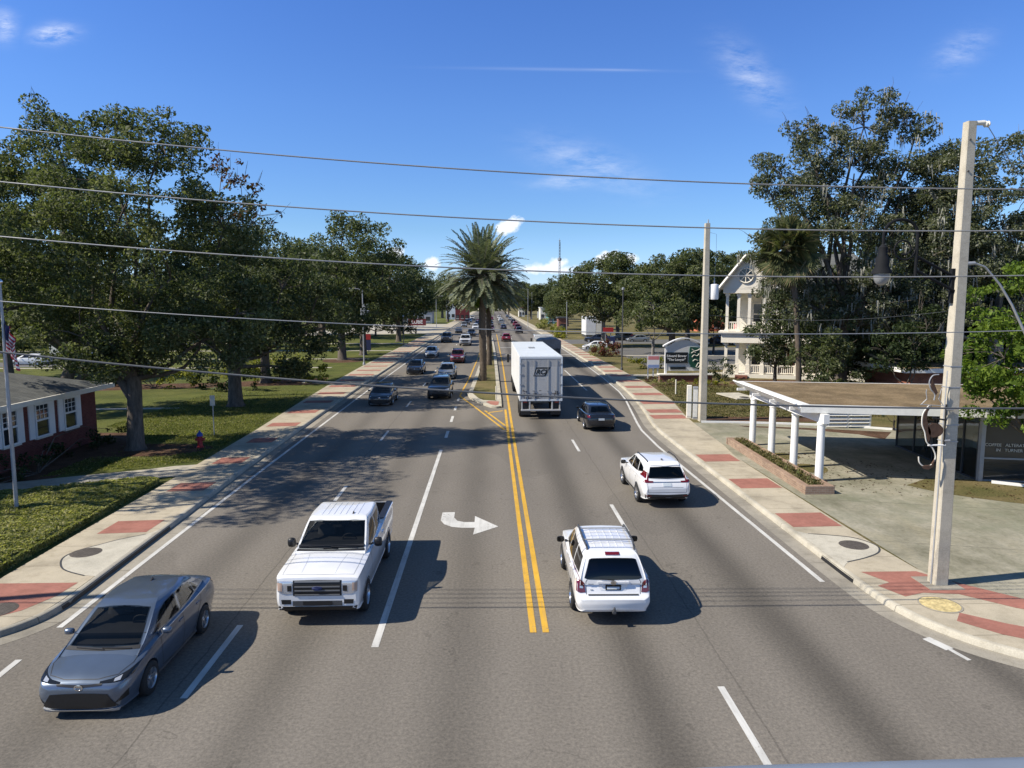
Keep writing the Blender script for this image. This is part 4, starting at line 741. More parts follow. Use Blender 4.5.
def build_pickup(label, paint, group=None):
    root = thing('pickup_truck', label, 'pickup', group=group)
    st = [(2.945, .48, .84, .62, .90, 1.06, .86, 1.08), (2.925, .43, .90, .66, .945, 1.14, .90, 1.16), (2.87, .40, .94, .74, .98, 1.205, .925, 1.235), (2.70, .38, .96, .82, 1.0, 1.235, .94, 1.285), (2.3, .38, .965, .85, 1.01, 1.25, .945, 1.32), (1.75, .38, .965, .86, 1.012, 1.265, .945, 1.345), (1.4, .38, .965, .86, 1.01, 1.28, .95, 1.355),
          (.9, .38, .965, .86, 1.01, 1.29, .955, 1.32), (0, .38, .965, .86, 1.01, 1.31, .955, 1.33), (-.95, .38, .965, .86, 1.01, 1.33, .96, 1.35), (-1.08, .40, .965, .86, 1.01, 1.385, .985, 1.39), (-1.6, .42, .965, .86, 1.012, 1.40, .985, 1.40), (-2.6, .46, .965, .86, 1.01, 1.405, .985, 1.405), (-2.86, .50, .95, .86, 1.0, 1.40, .98, 1.40), (-2.93, .55, .92, .86, .985, 1.37, .965, 1.37)]
    V, F = lower_body(st, 60, .86); r, yf, yr = .405, 1.985, -1.70
    bed = MB(); bed.box(-.80, .80, -2.82, -1.16, .90, 2.0)
    lo = boolean_cut(V, F, arches(r, yf, yr, .3, .93) + [bed])
    lv = [(1.24, 1.66, -.98, .90, .95, .90, .05, .02), (1.36, 1.42, -1.0, .89, .94, .89, .07, .02), (1.60, 1.02, -1.01, .85, .90, .85, .08, .03), (1.82, .66, -1.0, .80, .845, .80, .09, .03), (1.92, .46, -.97, .765, .805, .77, .08, .03), (1.945, .37, -.93, .725, .77, .73, .07, .03)]
    wins = [('F', [(-.84, 1.385), (0, 1.372), (.84, 1.385)], [(-.735, 1.87), (0, 1.887), (.735, 1.87)]), ('R', [(-.66, 1.45), (.66, 1.45)], [(-.60, 1.80), (.60, 1.80)]), ('S', [(1.16, 1.36), (.6, 1.355), (.10, 1.38)], [(.60, 1.77), (.35, 1.835), (.10, 1.84)]), ('S', [(.03, 1.38), (-.85, 1.40)], [(.03, 1.84), (-.82, 1.82)])]
    body, sh = car_body(root, lo, [greenhouse(lv, .028)], paint, wins); add_cabin(root, .85, .85, 1.385, 1.34, -.94, .30, True, 1.83)
    def B(nm, mt, m_, par=root, sm=60): return m_.build(nm, mt if not isinstance(mt, str) else MT[mt], par, sm)
    w = MB(); sh.patch(w, 'F', [(-.84, 1.385), (-.4, 1.375), (0, 1.372), (.4, 1.375), (.84, 1.385)], [(-.735, 1.87), (-.45, 1.892), (-.3, 1.885), (0, 1.887), (.3, 1.885), (.45, 1.892), (.735, 1.87)], 22, 9); B('windscreen', 'glass', w, sm=180)
    w = MB(); sh.patch(w, 'R', [(-.66, 1.45), (.66, 1.45)], [(-.60, 1.80), (.60, 1.80)], 10, 5); B('rear_window', 'glass', w, sm=180)
    for sx in (1, -1):
        fl = lambda m_: (setattr(m_, 'v', [(-a, b, c) for a, b, c in m_.v]) if sx < 0 else None, m_)[1]
        w = MB(); sh.patch(w, 'S', [(1.16, 1.36), (.6, 1.355), (.10, 1.38)], [(.60, 1.77), (.35, 1.835), (.10, 1.84)], 10, 6); B('front_side_window', 'glass', fl(w), sm=180)
        w = MB(); sh.patch(w, 'S', [(.03, 1.38), (-.85, 1.40)], [(.03, 1.84), (-.82, 1.82)], 10, 6); B('rear_side_window', 'glass', fl(w), sm=180)
        s = MB(); [sh.seam(s, 'S', p, .016) for p in ([(1.22, 1.3), (1.24, .8), (1.15, .46), (.3, .45), (-.86, .47)], [(.065, 1.36), (.065, .46)], [(-.9, 1.36), (-.9, .9), (-.86, .47)], [(-1.06, 1.38), (-1.06, .5)])]; B('door_seam', 'black', fl(s))
        for a in (.34, -.60):
            h = MB(); sh.patch(h, 'S', [(a, 1.13), (a - .2, 1.13)], [(a, 1.17), (a - .2, 1.17)], 6, 3, .028, thick=.03); B('door_handle', paint, fl(h))
        for y in (yf, yr):
            fr = MB()
            for i in range(16):
                a0, a1 = math.pi * i / 16, math.pi * (i + 1) / 16
                q = [(y + R1 * math.cos(a), r + R1 * math.sin(a)) for R1, a in ((r * 1.14, a0), (r * 1.28, a0), (r * 1.28, a1), (r * 1.14, a1))]
                fr.quadmesh([sh.hit('S', a, b, .012) for a, b in q], [(0, 1, 2, 3)])
            B('wheel_arch_trim', paint, fl(fr))
        hl = MB(); sh.patch(hl, 'F', [(.59, .83), (.78, .82), (.93, .88)], [(.59, 1.125), (.78, 1.13), (.945, 1.125)], 10, 6, .008); o = B('headlight', 'lens', fl(hl))
        bk = MB(); sh.patch(bk, 'F', [(.60, .89), (.70, .89)], [(.60, 1.03), (.70, 1.03)], 4, 4, .014); B('lamp_projector', 'black', fl(bk), o)
        am = MB(); sh.patch(am, 'F', [(.82, .89), (.925, .91)], [(.82, 1.09), (.93, 1.09)], 4, 4, .014); B('side_marker', mat('marker_lens', (.5, .36, .28), .2) if 'marker_lens' not in bpy.data.materials else bpy.data.materials['marker_lens'], fl(am), o)
        fg = MB(); sh.patch(fg, 'F', [(.62, .575), (.84, .575)], [(.62, .685), (.85, .685)], 6, 4, .008); B('fog_lamp_recess', 'black', fl(fg))
        tl = MB(); sh.patch(tl, 'R', [(.80, .90), (.965, .90)], [(.80, 1.32), (.965, 1.32)], 5, 6, .012, thick=.02); B('tail_light', 'red_lens', fl(tl))
        rl = MB(); rl.box(min(sx * .80, sx * .975), max(sx * .80, sx * .975), -2.90, -1.08, 1.402, 1.422); B('bed_rail_cap', 'black', rl)
    gr = MB(); sh.patch(gr, 'F', [(-.57, .775), (.57, .775)], [(-.57, 1.145), (0, 1.155), (.57, 1.145)], 14, 8, .007); go = B('grille', 'black', gr)
    for z0, z1 in ((1.10, 1.135), (.985, 1.015), (.89, .92), (.79, .815)):
        b = MB(); sh.patch(b, 'F', [(-.53, z0), (.53, z0)], [(-.53, z1), (.53, z1)], 14, 3, .022, thick=.02); B('grille_bar', 'gunmetal', b, go)
    em = MB(); em.lathe([(.001, .016), (.09, .014), (.1, 0)], 20, axis='y'); em.v = [(a * 1.25, b + sh.hit('F', 0, .965, .03).y, c * .55 + .965) for a, b, c in em.v]; B('badge', 'navy', em, go)
    bm_ = MB(); sh.patch(bm_, 'F', [(-.58, .53), (.58, .53)], [(-.58, .655), (.58, .655)], 12, 4, .010); B('bumper_intake', 'dgrey', bm_)
    bm_ = MB(); sh.patch(bm_, 'F', [(-.34, .55), (.34, .55)], [(-.34, .645), (.34, .645)], 12, 4, .016); B('plate_recess', 'black', bm_)
    lp = MB(); sh.patch(lp, 'F', [(-.90, .42), (0, .415), (.90, .42)], [(-.92, .52), (0, .515), (.92, .52)], 16, 3, .012, thick=.06); B('air_dam', 'black', lp)
    for x in (-.48, -.32, -.16, 0, .16, .32, .48):
        rb = MB(); sh.patch(rb, 'T', [(x - .018, -.82), (x + .018, -.82)], [(x - .018, .30), (x + .018, .30)], 3, 12, .007, thick=.004); B('roof_rib', paint, rb)
    hs = MB()
    for x in (-1, 1): [sh.seam(hs, 'T', p, .011) for p in ([(x * .86, 1.55), (x * .86, 2.3), (x * .84, 2.80)],)]
    for x in (-1, 1): sh.seam(hs, 'T', [(x * .48, 1.65), (x * .42, 2.2), (x * .40, 2.78)], .006)
    sh.seam(hs, 'T', [(-.84, 2.80), (0, 2.84), (.84, 2.80)], .016); B('bonnet_seam', 'grey', hs)
    for (a, b, a2, b2) in ((-.66, 1.392, .0, 1.42), (-.02, 1.392, .58, 1.41)):
        wp = MB(); wp.tube([sh.hit('F', a + (a2 - a) * t / 5, b + (b2 - b) * t / 5, .016) for t in range(6)], .012, 6); B('wiper', 'black', wp)
    cw = MB(); sh.patch(cw, 'F', [(-.87, 1.345), (0, 1.352), (.87, 1.345)], [(-.85, 1.382), (0, 1.37), (.85, 1.382)], 16, 3, .006); B('cowl_panel', 'black', cw)
    ln = MB(); ln.box(-.79, .79, -2.81, -1.17, .905, .925); ln.box(-.797, -.79, -2.81, -1.17, .925, 1.40); ln.box(.79, .797, -2.81, -1.17, .925, 1.40); ln.box(-.79, .79, -1.172, -1.165, .925, 1.39); ln.box(-.79, .79, -2.815, -2.808, .925, 1.39); B('bed_liner', 'black', ln)
    an = MB(); an.quadmesh([(-.38, .28, 1.965), (-.34, .28, 1.965), (-.345, .16, 1.97), (-.375, .16, 1.97), (-.36, .20, 2.03)], [(0, 1, 2, 3), (0, 1, 4), (1, 2, 4), (2, 3, 4), (3, 0, 4)]); B('roof_aerial', 'black', an, sm=None)
    rbm = MB(); rbm.box(-.95, .95, -3.02, -2.90, .52, .72); o = rbm.build('rear_bumper', MT['chrome'], root, None, .03)
    mirror_parts(root, sh, 1.03, .95, 1.40, paint, .22, .26, True)
    add_wheels(root, r, .27, 6, 0, .92 - .03, yf, yr)
    return root

def build_suv(label, paint, kind, group=None):
    root = thing('suv', label, 'car', group=group); old = kind == 'old'
    if old:     # upright older wagon with a roof rack
        st = [(2.345, .42, .56, .52, .64, .68, .56, .70), (2.30, .33, .68, .54, .76, .80, .70, .82), (2.2, .27, .76, .56, .84, .88, .77, .91), (2.0, .25, .81, .60, .885, .94, .81, .99), (1.5, .24, .84, .64, .91, .99, .835, 1.06), (1.0, .24, .845, .66, .913, 1.03, .84, 1.08), (0, .24, .845, .68, .913, 1.06, .85, 1.08), (-1.2, .25, .845, .70, .913, 1.085, .855, 1.10), (-1.9, .28, .84, .66, .91, 1.10, .85, 1.12), (-2.12, .31, .82, .60, .895, 1.09, .83, 1.12), (-2.24, .34, .79, .56, .875, .74, .83, .75), (-2.32, .37, .74, .56, .82, .695, .77, .70), (-2.345, .42, .68, .55, .76, .655, .70, .66)]
        lv = [(.98, 1.20, -2.17, .80, .855, .80, .06, .04), (1.10, .98, -2.15, .785, .845, .79, .08, .05), (1.32, .66, -2.08, .735, .79, .735, .09, .06), (1.55, .36, -1.97, .66, .715, .655, .10, .06), (1.65, .18, -1.88, .615, .665, .60, .10, .06), (1.675, .08, -1.80, .58, .63, .56, .09, .06)]
        r, yf, yr, tr = .36, 1.45, -1.27, .845
    else:
        st = [(2.35, .42, .60, .54, .70, .74, .60, .76), (2.30, .33, .72, .56, .80, .87, .74, .90), (2.2, .26, .80, .60, .875, .95, .80, .985), (1.9, .23, .84, .64, .92, 1.0, .84, 1.05), (1.4, .22, .85, .66, .932, 1.03, .855, 1.09), (1.0, .22, .855, .67, .932, 1.06, .86, 1.10), (0, .22, .855, .69, .932, 1.075, .86, 1.09), (-1.2, .23, .855, .72, .932, 1.09, .86, 1.11), (-1.85, .27, .845, .72, .925, 1.10, .85, 1.12), (-2.15, .32, .82, .66, .90, 1.09, .82, 1.11), (-2.28, .36, .77, .60, .86, .92, .78, .94), (-2.35, .42, .70, .58, .79, .76, .72, .78)]
        lv = [(.98, 1.35, -2.18, .80, .86, .78, .06, .05), (1.10, 1.08, -2.14, .785, .845, .765, .08, .06), (1.30, .70, -2.02, .73, .79, .71, .09, .08), (1.52, .32, -1.84, .66, .715, .635, .10, .09), (1.61, .10, -1.70, .615, .665, .58, .10, .09), (1.635, -.02, -1.6, .58, .625, .54, .09, .08)]
        r, yf, yr, tr = .365, 1.42, -1.28, .855
    V, F = lower_body(st, 58, .8); lo = boolean_cut(V, F, arches(r, yf, yr, .25, tr)); zt = 1.60 if old else 1.57
    if old: SW = (('front_side_window', [(.80, 1.12), (.0, 1.13)], [(.34, 1.53), (.0, 1.57)]), ('rear_side_window', [(-.07, 1.13), (-1.0, 1.14)], [(-.07, 1.575), (-1.0, 1.575)]), ('quarter_window', [(-1.07, 1.14), (-1.90, 1.17)], [(-1.07, 1.575), (-1.78, 1.53)]))
    else: SW = (('front_side_window', [(.86, 1.12), (.0, 1.13)], [(.34, 1.49), (.0, 1.535)]), ('rear_side_window', [(-.07, 1.13), (-.98, 1.15)], [(-.07, 1.54), (-.92, 1.53)]), ('quarter_window', [(-1.04, 1.155), (-1.62, 1.25)], [(-.98, 1.525), (-1.50, 1.40)]))
    RW = ('R', [(-.69, 1.135), (-.6, 1.10), (0, 1.095), (.6, 1.10), (.69, 1.135)], [(-.565, 1.535), (-.5, 1.56), (0, 1.575), (.5, 1.56), (.565, 1.535)]) if old else ('R', [(-.70, 1.12), (0, 1.10), (.70, 1.12)], [(-.58, 1.49), (0, 1.515), (.58, 1.49)])
    body, sh = car_body(root, lo, [greenhouse(lv, .035)], paint, [RW, ('F', [(-.73, 1.12), (0, 1.10), (.73, 1.12)], [(-.615, zt - .02), (0, zt + .015), (.615, zt - .02)])] + [('S', b, t) for _, b, t in SW]); add_cabin(root, .76, .74, 1.10, .95, -2.0, .10, True, 1.50)
    def B(nm, mt, m_, par=root, sm=60): return m_.build(nm, mt if not isinstance(mt, str) else MT[mt], par, sm)
    w = MB(); sh.patch(w, 'F', [(-.73, 1.12), (0, 1.10), (.73, 1.12)], [(-.615, zt - .02), (0, zt + .015), (.615, zt - .02)], 18, 8); B('windscreen', 'glass', w, sm=180)
    w = MB()
    if old: sh.patch(w, 'R', [(-.69, 1.135), (-.6, 1.10), (0, 1.095), (.6, 1.10), (.69, 1.135)], [(-.565, 1.535), (-.5, 1.56), (0, 1.575), (.5, 1.56), (.565, 1.535)], 16, 8)
    else: sh.patch(w, 'R', [(-.70, 1.12), (0, 1.10), (.70, 1.12)], [(-.58, 1.49), (0, 1.515), (.58, 1.49)], 16, 8)
    B('rear_window', 'privacy', w, sm=180)
    for sx in (1, -1):
        fl = lambda m_: (setattr(m_, 'v', [(-a, b, c) for a, b, c in m_.v]) if sx < 0 else None, m_)[1]
        for nm, b, t in SW:
            w = MB(); sh.patch(w, 'S', b, t, 10, 6); B(nm, 'glass' if nm[:5] == 'front' else 'privacy', fl(w), sm=180)
        s = MB(); [sh.seam(s, 'S', p, .015) for p in ([(.92, 1.06), (.95, .7), (.85, .33), (.3, .3), (-.95, .32)], [(-.035, 1.1), (-.035, .3)], [(-1.04, 1.1), (-1.0, .75), (-.85, .40)])]; B('door_seam', 'dgrey', fl(s))
        for a in (.20, -.78):
            h = MB(); sh.patch(h, 'S', [(a, .95), (a - .2, .955)], [(a, .985), (a - .2, .99)], 6, 3, .024, thick=.025); B('door_handle', paint, fl(h))
        sk = MB(); sh.patch(sk, 'S', [(.95, .26), (-.80, .26)], [(.95, .36), (-.80, .36)], 14, 3, .008); B('sill_trim', paint if old else 'black', fl(sk))
        hl = MB(); sh.patch(hl, 'F', [(.46, .78), (.70, .78), (.82, .82)], [(.46, .84), (.70, .90), (.84, .94)] if not old else [(.46, .90), (.70, .92), (.82, .93)], 10, 5, .007); B('headlight', 'lens', fl(hl))
        fg = MB(); sh.patch(fg, 'F', [(.55, .42), (.72, .44)], [(.55, .50), (.74, .54)], 5, 4, .006); B('fog_lamp', 'dgrey', fl(fg))
        if old:
            tl = MB(); sh.patch(tl, 'R', [(.665, .80), (.78, .79), (.875, .83)], [(.69, 1.02), (.77, 1.10), (.862, 1.12)], 10, 8, .010); o = B('tail_light', 'red_lens', fl(tl))
            rv = MB(); sh.patch(rv, 'R', [(.72, .895), (.80, .90)], [(.725, .945), (.80, .955)], 5, 4, .015); B('reversing_lamp', 'lens', fl(rv), o)
            rk = MB(); rk.tube([(sx * .60, .10, 1.66), (sx * .61, .02, 1.735), (sx * .615, -.4, 1.76), (sx * .605, -1.3, 1.755), (sx * .58, -1.62, 1.735), (sx * .57, -1.72, 1.67)], .026, 8); B('roof_rail', 'dgrey', rk)
        else:
            tl = MB(); sh.patch(tl, 'R', [(.70, 1.0), (.86, 1.0)], [(.665, 1.30), (.735, 1.32)], 6, 10, .010); sh.patch(tl, 'R', [(.52, .97), (.86, .97)], [(.52, 1.03), (.86, 1.04)], 8, 4, .012); B('tail_light', 'red_lens', fl(tl))
            rk = MB(); rk.tube([(sx * .62, .02, 1.63), (sx * .63, -.1, 1.69), (sx * .63, -.9, 1.705), (sx * .60, -1.5, 1.66), (sx * .59, -1.6, 1.61)], .02, 8); B('roof_rail', 'black', rk)
            rf = MB(); sh.patch(rf, 'R', [(.60, .47), (.80, .50)], [(.60, .50), (.80, .53)], 5, 3, .012); B('reflector', 'red_lens', fl(rf))
    gr = MB(); sh.patch(gr, 'F', [(-.46, .60), (.46, .60)], [(-.46, .84), (.46, .84)], 12, 6, .006); B('grille', 'black', gr)
    gr = MB(); sh.patch(gr, 'F', [(-.58, .36), (.58, .36)], [(-.55, .50), (.55, .50)], 12, 4, .006); B('lower_grille', 'black', gr)
    em = MB(); em.lathe([(.06, 0), (.065, .012), (.05, .016)], 16, axis='y'); em.v = [(a * 1.3, b + sh.hit('F', 0, .73, 0).y, c + .73) for a, b, c in em.v]; B('badge', 'chrome', em)
    if old:
        for y in (-.28, -1.18):
            cb = MB(); cb.tube([(-.60, y, 1.745), (0, y, 1.752), (.60, y, 1.745)], .022, 8); B('roof_bar', 'grey', cb)
        for x in (-.36, -.18, 0, .18, .36):
            rb = MB(); sh.patch(rb, 'T', [(x - .012, -1.55), (x + .012, -1.55)], [(x - .012, -.05), (x + .012, -.05)], 3, 10, .008, thick=.008); B('roof_rib', paint, rb)
        bl = MB(); sh.patch(bl, 'R', [(-.17, 1.625), (.17, 1.625)], [(-.17, 1.662), (.17, 1.662)], 6, 3, .02, thick=.03); B('brake_light', 'red_lens', bl)
        cs = MB(); [sh.seam(cs, 'R', p, .014) for p in ([(-.64, .76), (-.655, 1.05), (-.62, 1.1)], [(.64, .76), (.655, 1.05), (.62, 1.1)])]; B('tailgate_seam', 'dgrey', cs)
        st_ = MB(); sh.patch(st_, 'R', [(-.60, .735), (.60, .735)], [(-.60, .765), (.60, .765)], 12, 3, .012); B('bumper_step', 'dgrey', st_)
        gb = MB(); sh.patch(gb, 'R', [(-.38, 1.02), (.38, 1.02)], [(-.37, 1.06), (.37, 1.06)], 10, 3, .035, thick=.03); B('tailgate_handle', paint, gb)
        rc = MB(); sh.patch(rc, 'R', [(-.30, .84), (.30, .84)], [(-.36, 1.015), (.36, 1.015)], 10, 4, .003); B('plate_recess', paint, rc)
        for a, b, c in ((-.60, .985, .13), (-.55, .845, .07), (.42, .985, .22)):
            bd = MB(); sh.patch(bd, 'R', [(a, b), (a + c, b)], [(a, b + .022), (a + c, b + .022)], 4, 2, .009); B('tailgate_badge', 'grey', bd)
        em = MB(); em.lathe([(.045, 0), (.055, -.012), (.035, -.016)], 16, axis='y'); em.v = [(a * 1.3, b + sh.hit('R', 0, 1.045, .03).y, c + 1.045) for a, b, c in em.v]; B('rear_badge', 'chrome', em)
        pf = MB(); sh.patch(pf, 'R', [(-.185, .845), (.185, .845)], [(-.185, .985), (.185, .985)], 4, 3, .012, thick=.01); B('plate_frame', 'black', pf)
        pl = MB(); sh.patch(pl, 'R', [(-.15, .868), (.15, .868)], [(-.15, .965), (.15, .965)], 4, 3, .018); B('number_plate', 'plate', pl)
        ht = MB(); ht.box(-.04, .04, -2.46, -2.20, .36, .42); ht.box(-.22, .22, -2.30, -2.22, .35, .41); ht.lathe([(.03, 0), (.03, .06), (.012, .1)], 10, (0, -2.43, .42)); B('tow_hitch', 'dgrey', ht, sm=None)
        wp = MB(); wp.tube([sh.hit('R', .02 - .33 * t / 5, 1.09 + .03 * t / 5, .02) for t in range(6)], .01, 6); B('rear_wiper', 'black', wp)
    else:
        sb = MB(); sh.patch(sb, 'R', [(-.80, .38), (0, .36), (.80, .38)], [(-.84, .56), (0, .53), (.84, .56)], 18, 5, .010); B('rear_valance', 'black', sb)
        sf = MB(); sh.patch(sf, 'F', [(-.80, .36), (0, .34), (.80, .36)], [(-.8, .40), (0, .38), (.80, .40)], 18, 3, .01); B('front_valance', 'black', sf)
        tb = MB(); sh.patch(tb, 'R', [(-.52, .975), (.52, .975)], [(-.52, 1.0), (.52, 1.0)], 12, 3, .010); B('tailgate_trim', 'chrome', tb)
        pl = MB(); sh.patch(pl, 'R', [(-.16, .845), (.16, .845)], [(-.16, .955), (.16, .955)], 4, 3, .014, thick=.012); B('number_plate', 'plate', pl)
        sp = MB(); sh.patch(sp, 'T', [(-.55, -1.86), (0, -1.93), (.55, -1.86)], [(-.55, -1.66), (0, -1.66), (.55, -1.66)], 12, 4, .03, thick=.03); B('roof_spoiler', paint, sp)
        cs = MB(); [sh.seam(cs, 'R', p, .012) for p in ([(-.72, .62), (-.74, .95)], [(.72, .62), (.74, .95)], [(-.72, .62), (.72, .62)], [(-.6, .80), (.6, .80)])]; B('tailgate_seam', 'dgrey', cs)
        an = MB(); an.quadmesh([(-.03, -1.3, 1.665), (.03, -1.3, 1.665), (.015, -1.5, 1.66), (-.015, -1.5, 1.66), (0, -1.47, 1.73)], [(0, 1, 2, 3), (0, 1, 4), (1, 2, 4), (2, 3, 4), (3, 0, 4)]); B('roof_aerial', 'black', an, sm=None)
    mirror_parts(root, sh, .92 if old else .94, .72, 1.12, paint, .22, .17, True)
    add_wheels(root, r, .225, 5 if old else 10, 1 if old else 0, tr - .02, yf, yr)
    return root
def repaint(root, paint, old):
    for ch in root.children:
        if ch.type == 'MESH' and ch.data.materials and ch.material_slots[0].material is old:
            ch.material_slots[0].link = 'OBJECT'; ch.material_slots[0].material = paint
        repaint(ch, paint, old)
VS = .915                                                             # the place is laid out with its lens 7 m up; vehicles take the same measure
def place(o, x, y, rz=0): o.location = (x, y, 0.002); o.rotation_euler = (0, 0, rz); o.scale = (VS,) * 3; return o
PI = math.pi
sedan0 = place(build_sedan('blue grey saloon in the kerb lane at the bottom left of the road', MT['blue_grey_paint']), -6.93, 13.53, PI)
pickup0 = place(build_pickup('white crew cab pickup with ribbed roof beside the solid white turn lane line', MT['white_paint']), -3.75, 17.55, PI)
suv_old = place(build_suv('white older wagon with roof rack bars just right of the double yellow line', MT['white_paint'], 'old'), 2.70, 16.82, R(-1.0))
suv_new = place(build_suv('white compact SUV with black lower bumper and sloping tail near the right kerb', MT['white_paint'], 'new'), 6.0, 25.65, R(1))
black0 = place(build_sedan('black fastback saloon beside the rear of the box trailer', MT['black_paint'], True), 6.05, 40.3, 0)
GO, GA = 'cars coming towards the camera', 'cars driving away up the road'
def another(src, label, paint, old, x, y, rz, group, name=None):
    c = copy_tree(src); c['label'] = label; c['group'] = group; repaint(c, MT[paint], MT[old]); return place(c, x, y, rz)
for o in (sedan0, pickup0): o['group'] = GO
for o in (suv_old, suv_new, black0): o['group'] = GA
another(sedan0, 'dark saloon in the kerb lane under the tree shadow, first behind the pickup', 'dark_paint', 'blue_grey_paint', -7.55, 50.1, PI, GO)
another(suv_new, 'charcoal crossover passing the nose of the grassy median', 'dark_paint', 'white_paint', -3.75, 53.4, PI, GO)
another(sedan0, 'silver car close behind the charcoal crossover next to the median', 'silver_paint', 'blue_grey_paint', -4.05, 67.2, PI, GO)
another(sedan0, 'black saloon in the kerb lane beside the silver car', 'black_paint', 'blue_grey_paint', -7.45, 71.5, PI, GO)
another(suv_old, 'maroon wagon next to the palm trunk behind the silver car', 'maroon_paint', 'white_paint', -3.85, 84.5, PI, GO)
another(sedan0, 'pale silver saloon in the kerb lane left of the maroon wagon', 'white_paint', 'blue_grey_paint', -7.65, 93.5, PI, GO)
another(pickup0, 'distant white pickup in the lane beside the median, behind the maroon wagon', 'white_paint', 'white_paint', -4.1, 119, PI, GO)
another(pickup0, 'distant dark pickup in the kerb lane left of the white pickup', 'dark_paint', 'white_paint', -7.75, 128, PI, GO)
another(suv_new, 'far black crossover directly behind the distant white pickup', 'black_paint', 'white_paint', -3.95, 151, PI, GO)
another(sedan0, 'far grey saloon turning near the pale car park apron on the left', 'grey_paint', 'blue_grey_paint', -7.4, 168, PI, GO)
another(suv_new, 'far white crossover behind the far black crossover beside the palm trunk', 'white_paint', 'white_paint', -3.9, 190, PI, GO)
another(pickup0, 'maroon pickup waiting in the median gap just right of the palm trunk', 'maroon_paint', 'white_paint', .15, 172, PI, GO)
another(suv_new, 'dark crossover behind the maroon pickup in the median gap', 'dark_paint', 'white_paint', .2, 228, PI, GO)
another(suv_new, 'dark red crossover ahead of the box trailer in the inner lane', 'red_paint', 'white_paint', 2.95, 131, 0, GA)
another(suv_new, 'navy crossover ahead of the dump truck in the outer lane', 'navy_paint', 'white_paint', 6.75, 166, 0, GA)
another(sedan0, 'dark saloon ahead of the dark red crossover in the inner lane', 'navy_paint', 'blue_grey_paint', 3.6, 190, 0, GA)
another(suv_new, 'red crossover ahead of the navy crossover, far up the outer lane', 'red_paint', 'white_paint', 7.6, 214, 0, GA)
another(sedan0, 'tiny white saloon far up the inner lane by the dark trees', 'white_paint', 'blue_grey_paint', 3.9, 270, 0, GA)
another(sedan0, 'tiny red saloon far away where the road meets the trees', 'red_paint', 'blue_grey_paint', .6, 300, PI, GO)
another(suv_new, 'tiny silver crossover far up the outer lane by the dark trees', 'silver_paint', 'white_paint', 8.2, 290, 0, GA)
another(sedan0, 'tiny blue grey saloon far away near the pale canopy', 'blue_grey_paint', 'blue_grey_paint', 8.4, 345, 0, GA)
another(suv_old, 'far tan roofed wagon in the kerb lane before the pale apron', 'silver_paint', 'white_paint', -7.6, 208, PI, GO)
another(pickup0, 'far black pickup in the kerb lane behind the tan roofed wagon', 'black_paint', 'white_paint', -7.5, 232, PI, GO)
another(suv_new, 'far navy crossover beside the palm trunk, behind the far white crossover', 'navy_paint', 'white_paint', -3.9, 222, PI, GO)
another(sedan0, 'far red saloon behind the far navy crossover near the palm trunk', 'red_paint', 'blue_grey_paint', -3.8, 252, PI, GO)
another(sedan0, 'tiny pale saloon in the kerb lane below the far red shop', 'white_paint', 'blue_grey_paint', -7.4, 262, PI, GO)
another(pickup0, 'tiny white pickup in the kerb lane below the far white block', 'white_paint', 'white_paint', -7.3, 295, PI, GO)
another(suv_old, 'far maroon wagon between the navy crossover and the red crossover in the outer lane', 'maroon_paint', 'white_paint', 7.2, 188, 0, GA)
another(suv_new, 'tiny black crossover ahead of the far red crossover in the outer lane', 'black_paint', 'white_paint', 7.9, 244, 0, GA)
another(pickup0, 'tiny silver pickup ahead of the dark saloon in the inner lane', 'silver_paint', 'white_paint', 3.7, 232, 0, GA)
another(suv_old, 'tiny white wagon at the far end of the inner lane under the trees', 'white_paint', 'white_paint', 4.1, 320, 0, GA)
GP = 'cars parked behind the right-hand trees'
another(sedan0, 'white saloon parked side on at the pavement edge on the right', 'white_paint', 'blue_grey_paint', 15.9, 106.2, R(82), GP)
another(suv_new, 'black SUV parked behind the white side-on saloon', 'black_paint', 'white_paint', 19.0, 126, R(70), GP)
another(sedan0, 'silver saloon parked under the trees behind the orange wall', 'silver_paint', 'blue_grey_paint', 26.5, 127, R(95), GP)
another(pickup0, 'white pickup parked beside the pillared house veranda', 'white_paint', 'white_paint', 42.5, 118, R(90), GP)
another(suv_new, 'navy SUV parked in the car park between the trees and the utility pole', 'navy_paint', 'white_paint', 38.0, 118.5, R(80), GP)
another(suv_new, 'dark SUV at the back of the right-hand car park beside the small kiosk', 'dark_paint', 'white_paint', 24.5, 131, R(100), GP)
GL = 'cars parked on the side drive behind the left oaks'
another(suv_new, 'blue white SUV parked beyond the house roof, seen below the leaning limb', 'silver_paint', 'white_paint', -46.0, 80.5, R(90), GL)
another(sedan0, 'white saloon parked beyond the lawn right of the leaning limb', 'white_paint', 'blue_grey_paint', -51.5, 81.2, R(90), GL)

